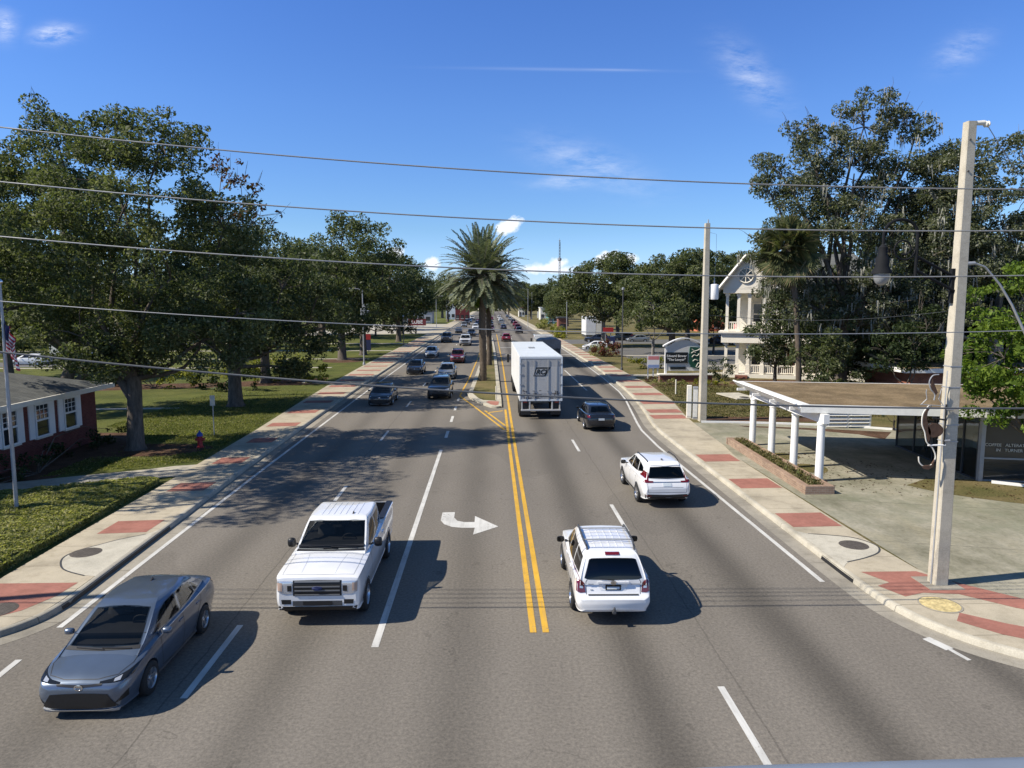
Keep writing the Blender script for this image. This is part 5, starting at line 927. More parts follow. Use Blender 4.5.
# ------------------------------------------------ box trailer with its tractor
def build_trailer():
    root = thing('semi_trailer', 'large white box trailer truck with a logo on its grey rear doors', 'truck', (3.05, 42.4, 0)); Lt, Wd, z0, z1 = 16.2, 1.30, 1.12, 3.80
    m = MB(); m.box(-Wd, Wd, 0, Lt, z0, z1); m.build('box_body', MT['trailer_side'], root, None, .02)
    m = MB(); m.box(-Wd + .02, Wd - .02, .02, Lt - .02, z1, z1 + .025)
    for i in range(14): m.box(-Wd + .03, Wd - .03, .6 + i * 1.12, .64 + i * 1.12, z1 + .025, z1 + .035)
    m.build('roof', MT['trailer_roof'], root)
    m = MB(); m.box(-.35, .1, 7.6, 8.3, z1 + .036, z1 + .09); m.build('roof_vent', MT['grey'], root, None, .02)
    f = MB()
    for a in ((-Wd, -Wd + .09, z0, z1), (Wd - .09, Wd, z0, z1), (-Wd + .09, Wd - .09, z1 - .12, z1), (-Wd + .09, Wd - .09, z0, z0 + .1)): f.box(a[0], a[1], -.035, -.002, a[2], a[3])
    f.build('rear_frame', MT['trailer_roof'], root, None, .008)
    for sx in (-1, 1):
        d = MB(); x0, x1 = (-Wd + .10, -.008) if sx < 0 else (.008, Wd - .10); d.box(x0, x1, -.022, -.003, z0 + .11, z1 - .13); o = d.build('rear_door', MT['trailer_rear'], root, None, .006)
        for xx in (.42, .92):
            t = MB(); t.tube([(sx * xx, -.05, z0 + .12), (sx * xx, -.05, z1 - .14)], .014, 6); t.box(sx * xx - .10, sx * xx + .10, -.062, -.04, z0 + .62, z0 + .66); t.build('lock_rod', MT['grey'], o)
        for k in range(4):
            hgt = MB(); hgt.box(min(sx * (Wd - .2), sx * (Wd - .04)), max(sx * (Wd - .2), sx * (Wd - .04)), -.05, -.03, z0 + .35 + k * .62, z0 + .42 + k * .62); hgt.build('hinge', MT['grey'], o)
    p = MB(); p.box(-.66, 1.14, -.027, -.0225, z0 + .45, z1 - .60); p.build('patched_panel', MT['trailer_patch'], root)
    # leaning parallelogram logo with three letters
    q = MB(); q.quadmesh([(-.48, -.034, 2.62), (.26, -.034, 2.62), (.56, -.034, 3.12), (-.30, -.034, 3.12), (-.30, -.034, 3.17), (.58, -.034, 3.17)], [(0, 1, 2, 3), (3, 2, 5, 4)]); lg = q.build('logo_panel', MT['sblack'], root)
    q = MB(); q.quadmesh([(-.38, -.038, 2.68), (.20, -.038, 2.68), (.40, -.038, 3.07), (-.25, -.038, 3.07)], [(0, 1, 2, 3)]); q.build('logo_field', MT['trailer_patch'], lg)
    me = text_mesh('RCI', .40, .003, Matrix.Translation((0.0, -.044, 2.875)) @ FACE_CAM, shear=.3, bold=.018); link('logo_letters', me, lg).data.materials.append(MT['redp'] if False else MT['sblack'])
    me = text_mesh('www            888-0000' if False else '- - - - -', .12, .002, Matrix.Translation((0.05, -.032, 2.45)) @ FACE_CAM); link('small_lettering', me, root).data.materials.append(MT['grey'])
    gr = MB()
    for i in range(26):
        x = random.uniform(-1.15, 1.05); w_ = random.uniform(.05, .3); z = z0 + .12 + random.random() ** 2 * .5; gr.box(x, x + w_, -.0302, -.0300, z, z + random.uniform(.02, .12))
    gr.build('road_grime', MT['grime'], root)
    b = MB(); b.box(-1.2, 1.2, -.06, .10, .52, .62)
    for x in (-.72, .64): b.box(x, x + .09, -.02, .06, .62, 1.12)
    for x in (-1.18, 1.1): b.box(x, x + .08, -.02, .06, .52, 1.12)
    b.build('underrun_bumper', MT['trailer_patch'], root, None, .01)
    for sx in (-1, 1):
        t = MB(); t.box(sx * .95 - .12, sx * .95 + .12, -.045, -.02, z0 - .10, z0 - .02); t.build('tail_light', MT['red_lens'], root)
        fl_ = MB(); fl_.box(sx * .9 - .30, sx * .9 + .30, .22, .24, .25, 1.1); fl_.build('mud_flap', MT['black'], root)
    c = MB(); c.box(-.5, .5, .3, Lt - .3, .95, 1.12); c.box(-.45, .45, 4.6, 4.8, .25, .95); c.build('chassis', MT['dgrey'], root)
    for y in (1.2, 2.45, Lt - 1.2, Lt - 2.5):
        for sx in (-1, 1):
            w = MB(); w.lathe([(.26, -.28), (.47, -.28), (.51, -.22), (.51, .22), (.47, .28), (.26, .28)], 24, axis='x', cap=False); o = w.build('wheel', MT['rubber'], root, 40); o.location = (sx * 1.0, y, .51)
            h = MB(); h.lathe([(.27, .1), (.27, .2), (.12, .12), (.1, .24), (.001, .24)], 16, axis='x'); hh = h.build('rim', MT['grey'], o, 40); hh.rotation_euler = (0, 0, 0 if sx > 0 else PI)
    # tractor
    cb = MB(); cb.prism([(-1.22, Lt + .55), (1.22, Lt + .55), (1.22, Lt + 2.7), (1.05, Lt + 2.95), (-1.05, Lt + 2.95), (-1.22, Lt + 2.7)], .9, 3.25); cb.build('tractor_cab', MT['white_paint'], root, None, .12)
    hd = MB(); hd.prism([(-1.0, Lt + 2.9), (1.0, Lt + 2.9), (.85, Lt + 4.5), (-.85, Lt + 4.5)], .6, 1.75); hd.build('bonnet', MT['white_paint'], root, None, .12)
    for x in (-1, 1):
        w = MB(); w.lathe([(.26, -.15), (.47, -.15), (.5, -.1), (.5, .1), (.47, .15), (.26, .15)], 20, axis='x'); o = w.build('wheel', MT['rubber'], root, 40); o.location = (x * 1.05, Lt + 3.7, .5)
        mr = MB(); mr.box(x * 1.5 - .10, x * 1.5 + .10, Lt + 2.55, Lt + 2.68, 1.9, 2.6); mr.tube([(x * 1.2, Lt + 2.6, 2.5), (x * 1.5, Lt + 2.6, 2.5)], .025, 6); mr.build('mirror', MT['black'], root, None, .02)
        wn = MB(); wn.box(x * 1.222 - .004, x * 1.222 + .004, Lt + 1.7, Lt + 2.6, 2.0, 2.75); wn.build('side_window', MT['glass'], root)
    wn = MB(); wn.box(-1.0, 1.0, Lt + 2.948, Lt + 2.96, 2.0, 2.75); wn.build('windscreen', MT['glass'], root)
random.seed(4); build_trailer()

def build_dump():
    root = thing('dump_truck', 'tipper truck with a dark grey tarpaulin over its pale body, ahead of the box trailer', 'truck', (6.75, 80.5, 0)); Lb, Wd = 9.0, 1.27
    m = MB()
    for i in range(8): m.box(-Wd - .05, -Wd, .3 + i * 1.15, .4 + i * 1.15, 1.15, 2.6); m.box(Wd, Wd + .05, .3 + i * 1.15, .4 + i * 1.15, 1.15, 2.6)
    m.box(-Wd, Wd, 0, Lb, 1.1, 2.7); m.build('dump_body', MT['offwhite'], root, None, .02)
    g_ = MB(); g_.box(-Wd + .05, Wd - .05, -.06, -.003, 1.15, 2.5); g_.build('tailgate', MT['dgrey'], root, None, .02)
    V = []; F = []; nx, ny = 13, 26
    for j in range(ny):
        for i in range(nx):
            u = i / (nx - 1) * 2 - 1; v = j / (ny - 1); V.append((u * (Wd + .04), -.12 + v * (Lb + .2), 2.72 + .26 * (1 - u ** 4) * (1 - .25 * (2 * v - 1) ** 8) + .035 * math.sin(j * 1.7 + i) ))
    F = [(j * nx + i, j * nx + i + 1, (j + 1) * nx + i + 1, (j + 1) * nx + i) for j in range(ny - 1) for i in range(nx - 1)]
    o_ = len(V); V += [(v[0], -.13, 1.85 + .05 * math.sin(i * 2)) for i, v in enumerate(V[:nx])]; F += [(i, i + 1, o_ + i + 1, o_ + i) for i in range(nx - 1)]
    for side in (0, nx - 1):
        o2 = len(V); V += [(V[j * nx + side][0], V[j * nx + side][1], 2.3 + .06 * math.sin(j * 1.3)) for j in range(ny)]; F += [(j * nx + side, (j + 1) * nx + side, o2 + j + 1, o2 + j) for j in range(ny - 1)]
    m = MB(); m.quadmesh(V, F); m.build('tarpaulin', MT['tarp'], root, 40)
    c = MB(); c.box(-.5, .5, .2, Lb + 3.2, .75, 1.1); c.box(-1.2, 1.2, -.05, .08, .55, .7); c.build('chassis', MT['dgrey'], root)
    cb = MB(); cb.prism([(-1.2, Lb + .4), (1.2, Lb + .4), (1.2, Lb + 2.1), (1.0, Lb + 2.4), (-1.0, Lb + 2.4), (-1.2, Lb + 2.1)], .9, 3.0); cb.build('cab', MT['white_paint'], root, None, .1)
    hd = MB(); hd.prism([(-.95, Lb + 2.35), (.95, Lb + 2.35), (.8, Lb + 3.9), (-.8, Lb + 3.9)], .6, 1.8); hd.build('bonnet', MT['white_paint'], root, None, .1)
    for x in (-1, 1):
        mr = MB(); mr.box(x * 1.45 - .1, x * 1.45 + .1, Lb + 1.9, Lb + 2.0, 1.9, 2.5); mr.tube([(x * 1.18, Lb + 1.95, 2.4), (x * 1.45, Lb + 1.95, 2.4)], .025, 6); mr.build('mirror', MT['black'], root)
        t = MB(); t.box(x * 1.0 - .12, x * 1.0 + .12, -.09, -.055, .75, .85); t.build('tail_light', MT['red_lens'], root)
        for y in (1.2, 2.5, 3.8, Lb + 3.0):
            w = MB(); w.lathe([(.26, -.26), (.47, -.26), (.51, -.2), (.51, .2), (.47, .26), (.26, .26)], 20, axis='x'); o = w.build('wheel', MT['rubber'], root, 40); o.location = (x * .98, y, .51)
build_dump()

# ================================================================== buildings, walls, signs, poles
def wb(m, name, mt, root, smooth=None, bevel=0):                      # a part given in world metres, under an unrotated root (or one of its parts)
    o = m.build(name, MT[mt] if isinstance(mt, str) else mt, root, smooth, bevel)
    if root.parent is None: o.location = -root.location
    return o
def wall_quad(m, a, b, z0, z1, t):                                     # upright slab between plan points a, b, t thick to the left
    d = Vector((b[0] - a[0], b[1] - a[1])).normalized(); n = Vector((-d.y, d.x)) * t
    m.prism([a, b, (b[0] + n.x, b[1] + n.y), (a[0] + n.x, a[1] + n.y)], z0, z1)

# ---- brick bungalow on the left
h = thing('brick_house', 'low red brick house with grey hip roof and white shuttered windows beside the lawn', 'house', (-25.6, 28, .1))
m = MB(); m.box(-31.5, -19.5, 16, 36.0, .05, 2.86); wb(m, 'wall', 'housebrick', h)
m = MB(); e0 = (-32.1, -18.9, 15.4, 36.6); zr, ze = 4.75, 2.93; V = [(e0[0], e0[2], ze), (e0[1], e0[2], ze), (e0[1], e0[3], ze), (e0[0], e0[3], ze), (-25.5, 22, zr), (-25.5, 30, zr)]
m.quadmesh(V, [(0, 1, 4), (1, 2, 5, 4), (2, 3, 5), (3, 0, 4, 5), (3, 2, 1, 0)]); rf = wb(m, 'roof', 'shingle', h)
m = MB(); m.box(-18.93, -18.84, 15.4, 36.66, 2.74, 2.95); m.box(-32.1, -18.93, 36.6, 36.66, 2.74, 2.95); m.box(-32, -18.93, 15.5, 36.6, 2.86, 2.90); wb(m, 'fascia', 'offwhite', h)
for yc in (33.75, 31.65, 29.5, 26.5, 24):
    w = MB(); w.box(-19.5, -19.47, yc - .46, yc + .46, 1.18, 2.58); wo = wb(w, 'window', 'window', h)
    f = MB()
    for a in ((yc - .5, yc - .43, 1.14, 2.62), (yc + .43, yc + .5, 1.14, 2.62), (yc - .43, yc + .43, 2.54, 2.62), (yc - .43, yc + .43, 1.85, 1.93), (yc - .43, yc + .43, 1.14, 1.2)): f.box(-19.5, -19.42, *a)
    for k in (-.14, .14): f.box(-19.465, -19.45, yc + k - .012, yc + k + .012, 1.93, 2.54)
    for z in (2.13, 2.34): f.box(-19.464, -19.451, yc - .43, yc + .43, z - .012, z + .012)
    f.build('frame', MT['white'], wo); s = MB(); s.box(-19.5, -19.38, yc - .56, yc + .56, 1.07, 1.14); s.build('sill', MT['offwhite'], wo)
    for sx in (-1, 1):
        q = MB(); y0, y1 = sorted((yc + sx * .53, yc + sx * .9)); q.box(-19.5, -19.45, y0, y1, 1.12, 2.62)
        for z in [1.2 + i * .09 for i in range(15)]: q.box(-19.45, -19.44, y0 + .04, y1 - .04, z, z + .05)
        wb(q, 'shutter', 'white', h)

h.location.x -= .35

# ---- flagpole and flag
fp = thing('flagpole', 'slim grey flagpole rising from the hedge bed at the left edge', 'flagpole', (-15.5, 23.1, .1))
m = MB(); m.tube([(0, 0, 0), (.02, 0, 4), (.05, 0, 7.5)], [.065, .055, .035], 10); m.build('pole', MT['grey'], fp, 40)
m = MB(); m.lathe([(.01, 0), (.07, .04), (.09, .09), (.07, .14), (.01, .18)], 12, (.05, 0, 7.48)); m.build('finial', MT['chrome'], fp, 60)
m = MB(); m.lathe([(.16, 0), (.16, .05), (.1, .12), (.07, .14)], 14); m.build('base_collar', MT['grey'], fp, 40)
me = bpy.data.meshes.new('flag'); V = []; F = []; mi = []; nu, nv = 24, 26
for j in range(nv + 1):
    v = j / nv
    for i in range(nu + 1):
        u = i / nu; fold = .09 * math.sin(u * 17 + v * 2.2) * (.3 + u); V.append((.06 + u * .34 - .05 * math.sin(v * 5) * u, fold, 6.45 - v * .95 - u * .75 - .05 * math.sin(u * 9)))
for j in range(nv):
    for i in range(nu):
        F.append((j * (nu + 1) + i, j * (nu + 1) + i + 1, (j + 1) * (nu + 1) + i + 1, (j + 1) * (nu + 1) + i)); s = j // 2
        mi.append(2 if (s < 7 and i < 10) else (s % 2))
me.from_pydata(V, [], F); me.update(); [me.materials.append(MT[k]) for k in ('flagred', 'flagwhite', 'navy')]; me.polygons.foreach_set('material_index', mi)
tag(link('flag', me, None, 180, loc=(-15.5, 23.1, .1)), 'limp red white and blue striped flag hanging on the flagpole', 'flag')

# ---- hydrant, post sign, manhole lids, delineator
hy = thing('fire_hydrant', 'small red fire hydrant with blue bonnet on the lawn edge', 'hydrant', (-13.9, 33.9, .12))
m = MB(); m.lathe([(.17, 0), (.17, .05), (.12, .07), (.115, .5), (.14, .52), (.14, .56)], 16); m.build('barrel', MT['redp'], hy, 40)
m = MB(); m.lathe([(.15, .56), (.145, .62), (.11, .70), (.05, .75), (.03, .82), (.001, .82)], 16); m.build('bonnet', MT['bluep'], hy, 40)
for a in ((.115, 0, 'x'), (-.21, 0, 'x'), (-.21, 0, 'y')):
    m = MB(); m.lathe([(.065, 0), (.065, .07), (.075, .07), (.075, .1), (.001, .1)], 12, (a[0] if a[2] == 'x' else 0, a[0] if a[2] == 'y' else 0, .40), axis=a[2]); m.build('outlet', MT['redp'], hy, 40)
ps = thing('post_sign', 'narrow white sign on a thin post standing on the shaded lawn', 'sign', (-14.5, 37.2, .12))
m = MB(); m.tube([(0, 0, 0), (0, 0, 2.05)], .028, 6); m.build('post', MT['grey'], ps); m = MB(); m.box(-.13, .13, -.04, -.03, 1.55, 2.1); m.build('panel', MT['offwhite'], ps, None, .004)
def manhole(x, y, label, mt, r=.36, group=None):
    t = thing('manhole_cover', label, 'manhole', (x, y, .1385), 0, group)
    m = MB(); m.lathe([(r, 0), (r, .006), (r * .93, .010), (.001, .010)], 28)
    for i in range(-4, 5):
        for j in range(-4, 5):
            if (i * i + j * j) < 19: m.box(i * .075 * r / .36 - .018, i * .075 * r / .36 + .018, j * .075 * r / .36 - .018, j * .075 * r / .36 + .018, .004, .014)
    m.build('lid', MT[mt], t, 40)
    m = MB(); m.lathe([(r * 1.1, -.002), (r * 1.1, .004), (r * 1.01, .006)], 28, cap=False); m.build('ring', MT['iron' if mt == 'iron' else 'gutter'], t)
manhole(-11.2, 19.35, 'round iron manhole lid in the pale curved apron on the left pavement', 'iron'); manhole(-11.1, 15.65, 'iron manhole lid at the left frame edge below the red pavers', 'iron')
manhole(10.35, 19.3, 'round iron manhole lid in the white teardrop apron on the right pavement', 'iron'); manhole(10.28, 15.28, 'yellowed worn manhole lid in front of the concrete pole', 'yellowlid', .42)
m = MB(); m.tube([(0, 0, 0), (0, 0, 1.0)], .045, 10); m.tube([(0, 0, .78), (0, 0, .92)], .048, 10)
tag(m.build('delineator_post', MT['offwhite'], None, 40, loc=(.42, 50.2, .13)), 'short pale marker post standing on the nose of the grassy median', 'post')

# ---- utility and lamp poles
def square_pole(name, label, x, y, top, w0, w1, lean=0.):
    t = thing(name, label, 'pole', (x, y, .1)); m = MB(); ch = .16; V = []; F = []
    for k, (z, w) in enumerate(((0, w0), (top - .1, w1))):
        for (a, b) in ((-1, -1 + ch), (-1 + ch, -1), (1 - ch, -1), (1, -1 + ch), (1, 1 - ch), (1 - ch, 1), (-1 + ch, 1), (-1, 1 - ch)): V.append((a * w / 2 + lean * z, b * w / 2, z))
    F = [(i, (i + 1) % 8, 8 + (i + 1) % 8, 8 + i) for i in range(8)] + [tuple(range(7, -1, -1)), tuple(range(8, 16))]
    m.quadmesh(V, F); m.build('shaft', MT['pole'], t); return t
near = square_pole('concrete_pole', 'tall square concrete pole with lamp bracket on the right pavement corner', 11.0, 16.5, 11.12, .34, .21)
m = MB(); m.box(-.42, .42, -.42, .42, .03, .05); m.build('footing_patch', MT['gutter'], near)
for z in (9.9, 10.6):
    m = MB(); m.tube([(-.04, -.13, z), (-.04, .13, z)], .022, 8); m.build('bolt', MT['iron'], near)
for z in (3.6, 4.0, 4.9, 5.4):
    m = MB(); w = .34 - .13 * z / 11 + .012; m.box(-w / 2, w / 2, -w / 2, w / 2, z, z + .025); m.build('steel_band', MT['grey'], near)
m = MB(); m.tube([(-.185, -.03, .0), (-.16, -.03, 3.4), (-.135, -.03, 5.3)], .022, 6); m.build('conduit', MT['grey'], near)
m = MB(); m.tube([(.10, -.05, 10.98), (.30, -.05, 10.99)], [.05, .06], 8); m.lathe([(.05, 0), (.075, .03), (.05, .06), (.075, .09), (.05, .12)], 10, (.30, -.05, 10.96), 'x'); m.build('insulator', MT['offwhite'], near, 40)
m = MB(); m.box(-.20, -.13, -.05, .05, 6.9, 7.7); m.build('bracket_plate', MT['satinblack'], near)
# the lantern that hangs from the bracket: arms, scroll, lantern
ln = thing('bracket_lantern', 'black bell lantern on a scrolled bracket fixed to the near concrete pole', 'street lamp', (11.0, 16.45, 7.3))
for (z0, z1) in ((.30, .78), (-.02, .46)):
    m = MB(); m.tube([(-.13, 0, z0), (-1.08, 0, z1)], .035, 8); m.build('strut', MT['satinblack'], ln, 40)
m = MB(); m.tube([(-1.08, 0, .30), (-1.08, 0, 1.30)], .035, 8); pts = [(-1.08 - .40 + .40 * math.cos(a), 0, 1.28 + .34 * math.sin(a)) for a in [math.pi * i / 12 for i in range(13)]] + [(-1.88, 0, 1.05)]
m.tube(pts, .035, 8); m.build('crook', MT['satinblack'], ln, 40)
m = MB(); m.tube([(-1.11 - .33 * (1 - t) * 0 - .28 + .28 * (1 - .55 * t) * math.cos(math.pi * (1 + 2.6 * t) + math.pi), 0, .95 + .28 * (1 - .55 * t) * math.sin(math.pi * (1 + 2.6 * t))) for t in [i / 22 for i in range(23)]], .022, 6); m.build('scroll', MT['satinblack'], ln, 40)
m = MB(); m.lathe([(.03, 1.06), (.06, 1.02), (.10, .98), (.10, .80), (.15, .74), (.15, .55), (.22, .42), (.23, .38), (.001, .38)], 20, (-1.88, 0, 0)); m.build('housing', MT['satinblack'], ln, 40)
m = MB(); m.lathe([(.18, .38), (.175, .28), (.13, .17), (.05, .11), (.001, .11)], 20, (-1.88, 0, 0)); m.build('globe', MT['bulb'], ln, 60)
# seasonal light-frame figure (curled tail, little crown) bolted to the pole
sh_ = thing('light_frame_figure', 'curled wire frame figure with brown panels bolted to the near concrete pole', 'decoration', (10.6, 16.3, 3.1))
def ft(name, pts, r, mt, sub=5): m = MB(); m.tube([(x - 10.6, 0, z - 3.1) for x, z in smooth_path(pts, sub)], r, 6); return m.build(name, MT[mt], sh_, 40)
ft('snout_outline', [(10.55, 5.33), (10.40, 5.30), (10.33, 5.15), (10.38, 4.98), (10.48, 4.86), (10.47, 4.72)], .014, 'grey')
ft('crown_outline', [(10.17, 4.62), (10.30, 4.75), (10.27, 4.9), (10.28, 4.98)], .010, 'grey', 1); ft('crown_outline', [(10.70, 4.60), (10.58, 4.75), (10.62, 4.92), (10.64, 5.0)], .010, 'grey', 1); ft('crown_bar', [(10.15, 4.62), (10.75, 4.58)], .010, 'grey', 1)
ft('back_outline', [(10.36, 4.6), (10.23, 4.4), (10.22, 4.15), (10.30, 3.95), (10.36, 3.72), (10.52, 3.56), (10.60, 3.35), (10.52, 3.17), (10.35, 3.12), (10.22, 3.22), (10.19, 3.36)], .016, 'offwhite')
ft('inner_outline', [(10.42, 4.6), (10.31, 4.4), (10.31, 4.2), (10.38, 4.05)], .016, 'black')
def fpanel(name, pts, mt): m = MB(); m.prism([(x - 10.6, z - 3.1) for x, z in pts], -.02, .02); m.v = [(a, c, b) for a, b, c in m.v]; return m.build(name, MT[mt], sh_)
fpanel('body_panel', smooth_path([(10.36, 4.58), (10.24, 4.38), (10.24, 4.15), (10.33, 3.95), (10.40, 3.72), (10.44, 3.95), (10.38, 4.1), (10.32, 4.3), (10.36, 4.58)], 3)[:-1], 'rust')
fpanel('fin_panel', smooth_path([(10.36, 4.08), (10.45, 4.16), (10.62, 4.15), (10.74, 4.02), (10.68, 3.88), (10.5, 3.83), (10.39, 3.92), (10.36, 4.08)], 3)[:-1], 'rust')
fpanel('head_panel', [(10.39, 5.22), (10.44, 5.12), (10.54, 4.9), (10.50, 4.84), (10.44, 4.92), (10.38, 5.05)], 'rust'); fpanel('tail_panel', [(10.28, 3.14), (10.5, 3.16), (10.58, 3.3), (10.55, 3.12), (10.44, 3.05), (10.33, 3.07)], 'rust')
for a, b, c, d in ((10.40, 3.64, 10.82, 3.64), (10.78, 3.64, 10.78, 4.62), (10.46, 4.30, 10.80, 4.24), (10.46, 3.64, 10.46, 3.9)): ft('frame_bar', [(a, b), (c, d)], .022, 'white' if b == d else 'black', 1)
ft('pole_clamp', [(10.78, 4.5), (10.95, 4.5)], .03, 'grey', 1); ft('pole_clamp', [(10.78, 3.75), (10.92, 3.75)], .03, 'grey', 1)

p2 = square_pole('concrete_pole', 'square concrete pole with a white transformer in front of the arched sign', 12.42, 40.8, 11.5, .42, .27, -.004)
m = MB(); m.lathe([(.02, 0), (.24, .0), (.26, .06), (.26, .82), (.24, .86), (.02, .9)], 18, (.46, 0, 7.1)); t = m.build('transformer', MT['white'], p2, 40)
m = MB(); m.tube([(.46, 0, 8.0), (.46, 0, 8.3)], [.05, .03], 8); m.tube([(.46, 0, 8.3), (.52, 0, 9.6), (.5, 0, 10.8), (.1, 0, 10.9)], .008, 4); m.build('bushing', MT['grey'], t)
m = MB(); m.box(.12, .24, -.05, .05, 7.3, 7.8); m.build('bracket', MT['grey'], p2); m = MB(); m.tube([(0, 0, 11.4), (0, 0, 11.62)], [.05, .03], 8); m.build('insulator', MT['grey'], p2)
def lamp_pole(x, y, hgt, label, mt='dgrey', arm=None, r=.07):
    t = thing('lamp_post', label, 'street light', (x, y, .1), 0); m = MB(); m.tube([(0, 0, 0), (0, 0, hgt)], [r * 1.2, r * .8], 8); m.build('shaft', MT[mt], t, 40)
    m = MB(); m.lathe([(r * 2.2, 0), (r * 2.2, .15), (r * 1.3, .3)], 10); m.build('base', MT[mt], t, 40)
    if arm:
        m = MB(); m.tube([(0, 0, hgt - .2), (arm * .5, 0, hgt + .05), (arm, 0, hgt + .1)], .04, 6); m.build('arm', MT[mt], t, 40); q = MB(); x0, x1 = sorted((arm, arm * 1.0 + math.copysign(.6, arm))); q.box(x0, x1, -.13, .13, hgt + .03, hgt + .14); q.build('luminaire', MT['grey'], t, None, .03)
    else:
        q = MB(); q.lathe([(.05, hgt), (.14, hgt + .05), (.14, hgt + .22), (.03, hgt + .3)], 10); q.build('lantern', MT['grey'], t, 40)
    return t
lamp_pole(13.62, 72.9, 8.2, 'slim dark lamp post on the pavement edge left of the small panel sign'); lp = lamp_pole(-14.1, 79.6, 8.4, 'tall grey lamp post with a camera box by the left oaks', 'grey', -.9)
m = MB(); m.box(-.2, .3, -.3, .3, 5.5, 6.3); m.box(.3, .7, -.2, .2, 5.8, 6.1); m.box(.1, .6, -.2, .2, 6.4, 6.8); m.build('camera_box', MT['grey'], lp, None, .05)
lamp_pole(15.3, 142, 9.2, 'far grey lamp post beyond the white side-on saloon', 'grey', -1.2); lamp_pole(-15.4, 205, 8.8, 'far lamp post in front of the pale car park apron', 'grey', 1.5); lamp_pole(17.6, 300, 11, 'very distant lamp post by the pale canopy', 'grey')
lamp_pole(10.9, 205, 11, 'distant lamp post up the right verge before the dark trees', 'grey', -1.5); lamp_pole(-14.3, 118, 4.6, 'short dark post by the left pavement beyond the oaks', 'dgrey')
cur = thing('curved_arm_lamp', 'thin pale curved lamp arm reaching in from the right edge', 'street light', (16.9, 21, .1))
m = MB(); m.tube([(0, 0, 0), (0, 0, 4.0), (-.25, 0, 5.2), (-.75, 0, 6.0)] + [(x - 16.9, 0, z - .1) for x, z in ((15.68, 6.94), (15.27, 7.54), (14.77, 8.07), (14.45, 8.18))], [.06, .055, .045, .04, .035, .032, .03, .03], 8); cur_ = m.build('mast', MT['grey'], cur, 60)
m = MB(); m.tube([(-2.45, 0, 8.08), (-2.75, 0, 8.06)], [.05, .06], 8); m.build('luminaire', MT['grey'], cur, 40)

# ---- open canopy and glass office on the right
of = thing('glass_office', 'flat gravel roofed office with a white column carport and glass walls', 'building', (18, 30, .1))
m = MB(); roof = [(12.15, 26.85), (12.5, 35.35), (24.4, 33.2), (31, 31.9), (31, 22.6), (26, 23.75)]; m.prism(roof, 2.90, 3.08); wb(m, 'roof_deck', 'white', of)
m = MB(); m.sheet([(12.42, 26.98), (12.72, 35.1), (24.4, 33.0), (30.8, 31.7), (30.8, 22.85), (26, 23.97)], 3.085); wb(m, 'roof_gravel', 'gravelroof', of)
fa = MB(); wall_quad(fa, (11.98, 26.75), (31, 22.45), 2.80, 3.11, .05); wb(fa, 'fascia', 'louver', of)
fa = MB(); fa.quadmesh([(11.75, 26.8, 3.12), (12.2, 35.2, 3.12), (12.45, 35.15, 2.86), (12.0, 26.85, 2.86), (11.80, 26.8, 3.16), (12.25, 35.2, 3.16), (12.52, 35.15, 2.90), (12.07, 26.85, 2.90)], [(0, 1, 2, 3), (4, 7, 6, 5), (0, 4, 5, 1), (2, 6, 7, 3), (1, 5, 6, 2), (0, 3, 7, 4), (4, 5, 6, 7)][:6]); wb(fa, 'eave_board', 'white', of)
for i in range(4):
    y = 27.6 + i * 2.1; b = MB(); b.box(11.9 + i * .03, 12.9, y - .05, y + .05, 2.78, 2.9); wb(b, 'rafter_tail', 'white', of)
b = MB(); wall_quad(b, (12.9, 26.3), (12.98, 34.3), 2.42, 2.78, .22); wb(b, 'beam', 'white', of);
for y in (26.65, 28.98, 31.35, 33.7):
    c = MB(); c.lathe([(.19, .10), (.19, .16), (.155, .17), (.152, 1.2), (.142, 2.32), (.165, 2.34), (.165, 2.42)], 20, (12.76, y, 0)); wb(c, 'column', 'white', of, 40)
def glassbay(a, b, z0, z1, n, rail=None, mt='oldglass', t=.02):
    g_ = MB(); wall_quad(g_, a, b, z0, z1, t); go = wb(g_, 'glass_wall', mt, of)
    f = MB(); d = Vector((b[0] - a[0], b[1] - a[1])); L = d.length; d.normalize()
    for i in range(n + 1):
        p = Vector(a) + d * L * i / n; f.box(p.x - .035, p.x + .035, p.y - .035, p.y + .035, z0, z1)
    for z in [z0, z1 - .06] + ([rail] if rail else []):
        nrm = Vector((-d.y, d.x)) * -.03; wall_quad(f, (a[0] + nrm.x, a[1] + nrm.y), (b[0] + nrm.x, b[1] + nrm.y), z, z + .06, .07)
    f.build('mullion_frame', MT['dgrey'] if rail is None else MT['grey'], go); return go
glassbay((19.62, 33.2), (19.30, 29.9), .12, 2.78, 2, mt='clear'); glassbay((19.28, 29.7), (18.98, 26.6), .12, 2.78, 3, mt='clear')
glassbay((19.02, 26.5), (21.2, 26.02), .12, 2.78, 1, 1.0); glassbay((21.3, 26.0), (26, 25.0), .12, 2.78, 2, 1.0)
m = MB(); m.box(18.92, 19.08, 26.38, 26.54, .1, 2.8); wb(m, 'corner_post', 'grey', of)
m = MB(); wall_quad(m, (22.6, 26.2), (23.3, 33.0), .12, 2.85, .15); wb(m, 'inner_wall', 'inwall', of); m = MB(); wall_quad(m, (23.3, 32.9), (19.75, 33.5), .12, 2.85, .12); wb(m, 'back_wall', 'inwall', of)
m = MB(); m.sheet([(19.1, 26.6), (26, 25.2), (26.5, 32.2), (19.7, 33.2)], .125); wb(m, 'floor', 'darkroom', of)
ang = math.atan2(26.02 - 26.5, 21.2 - 19.02)
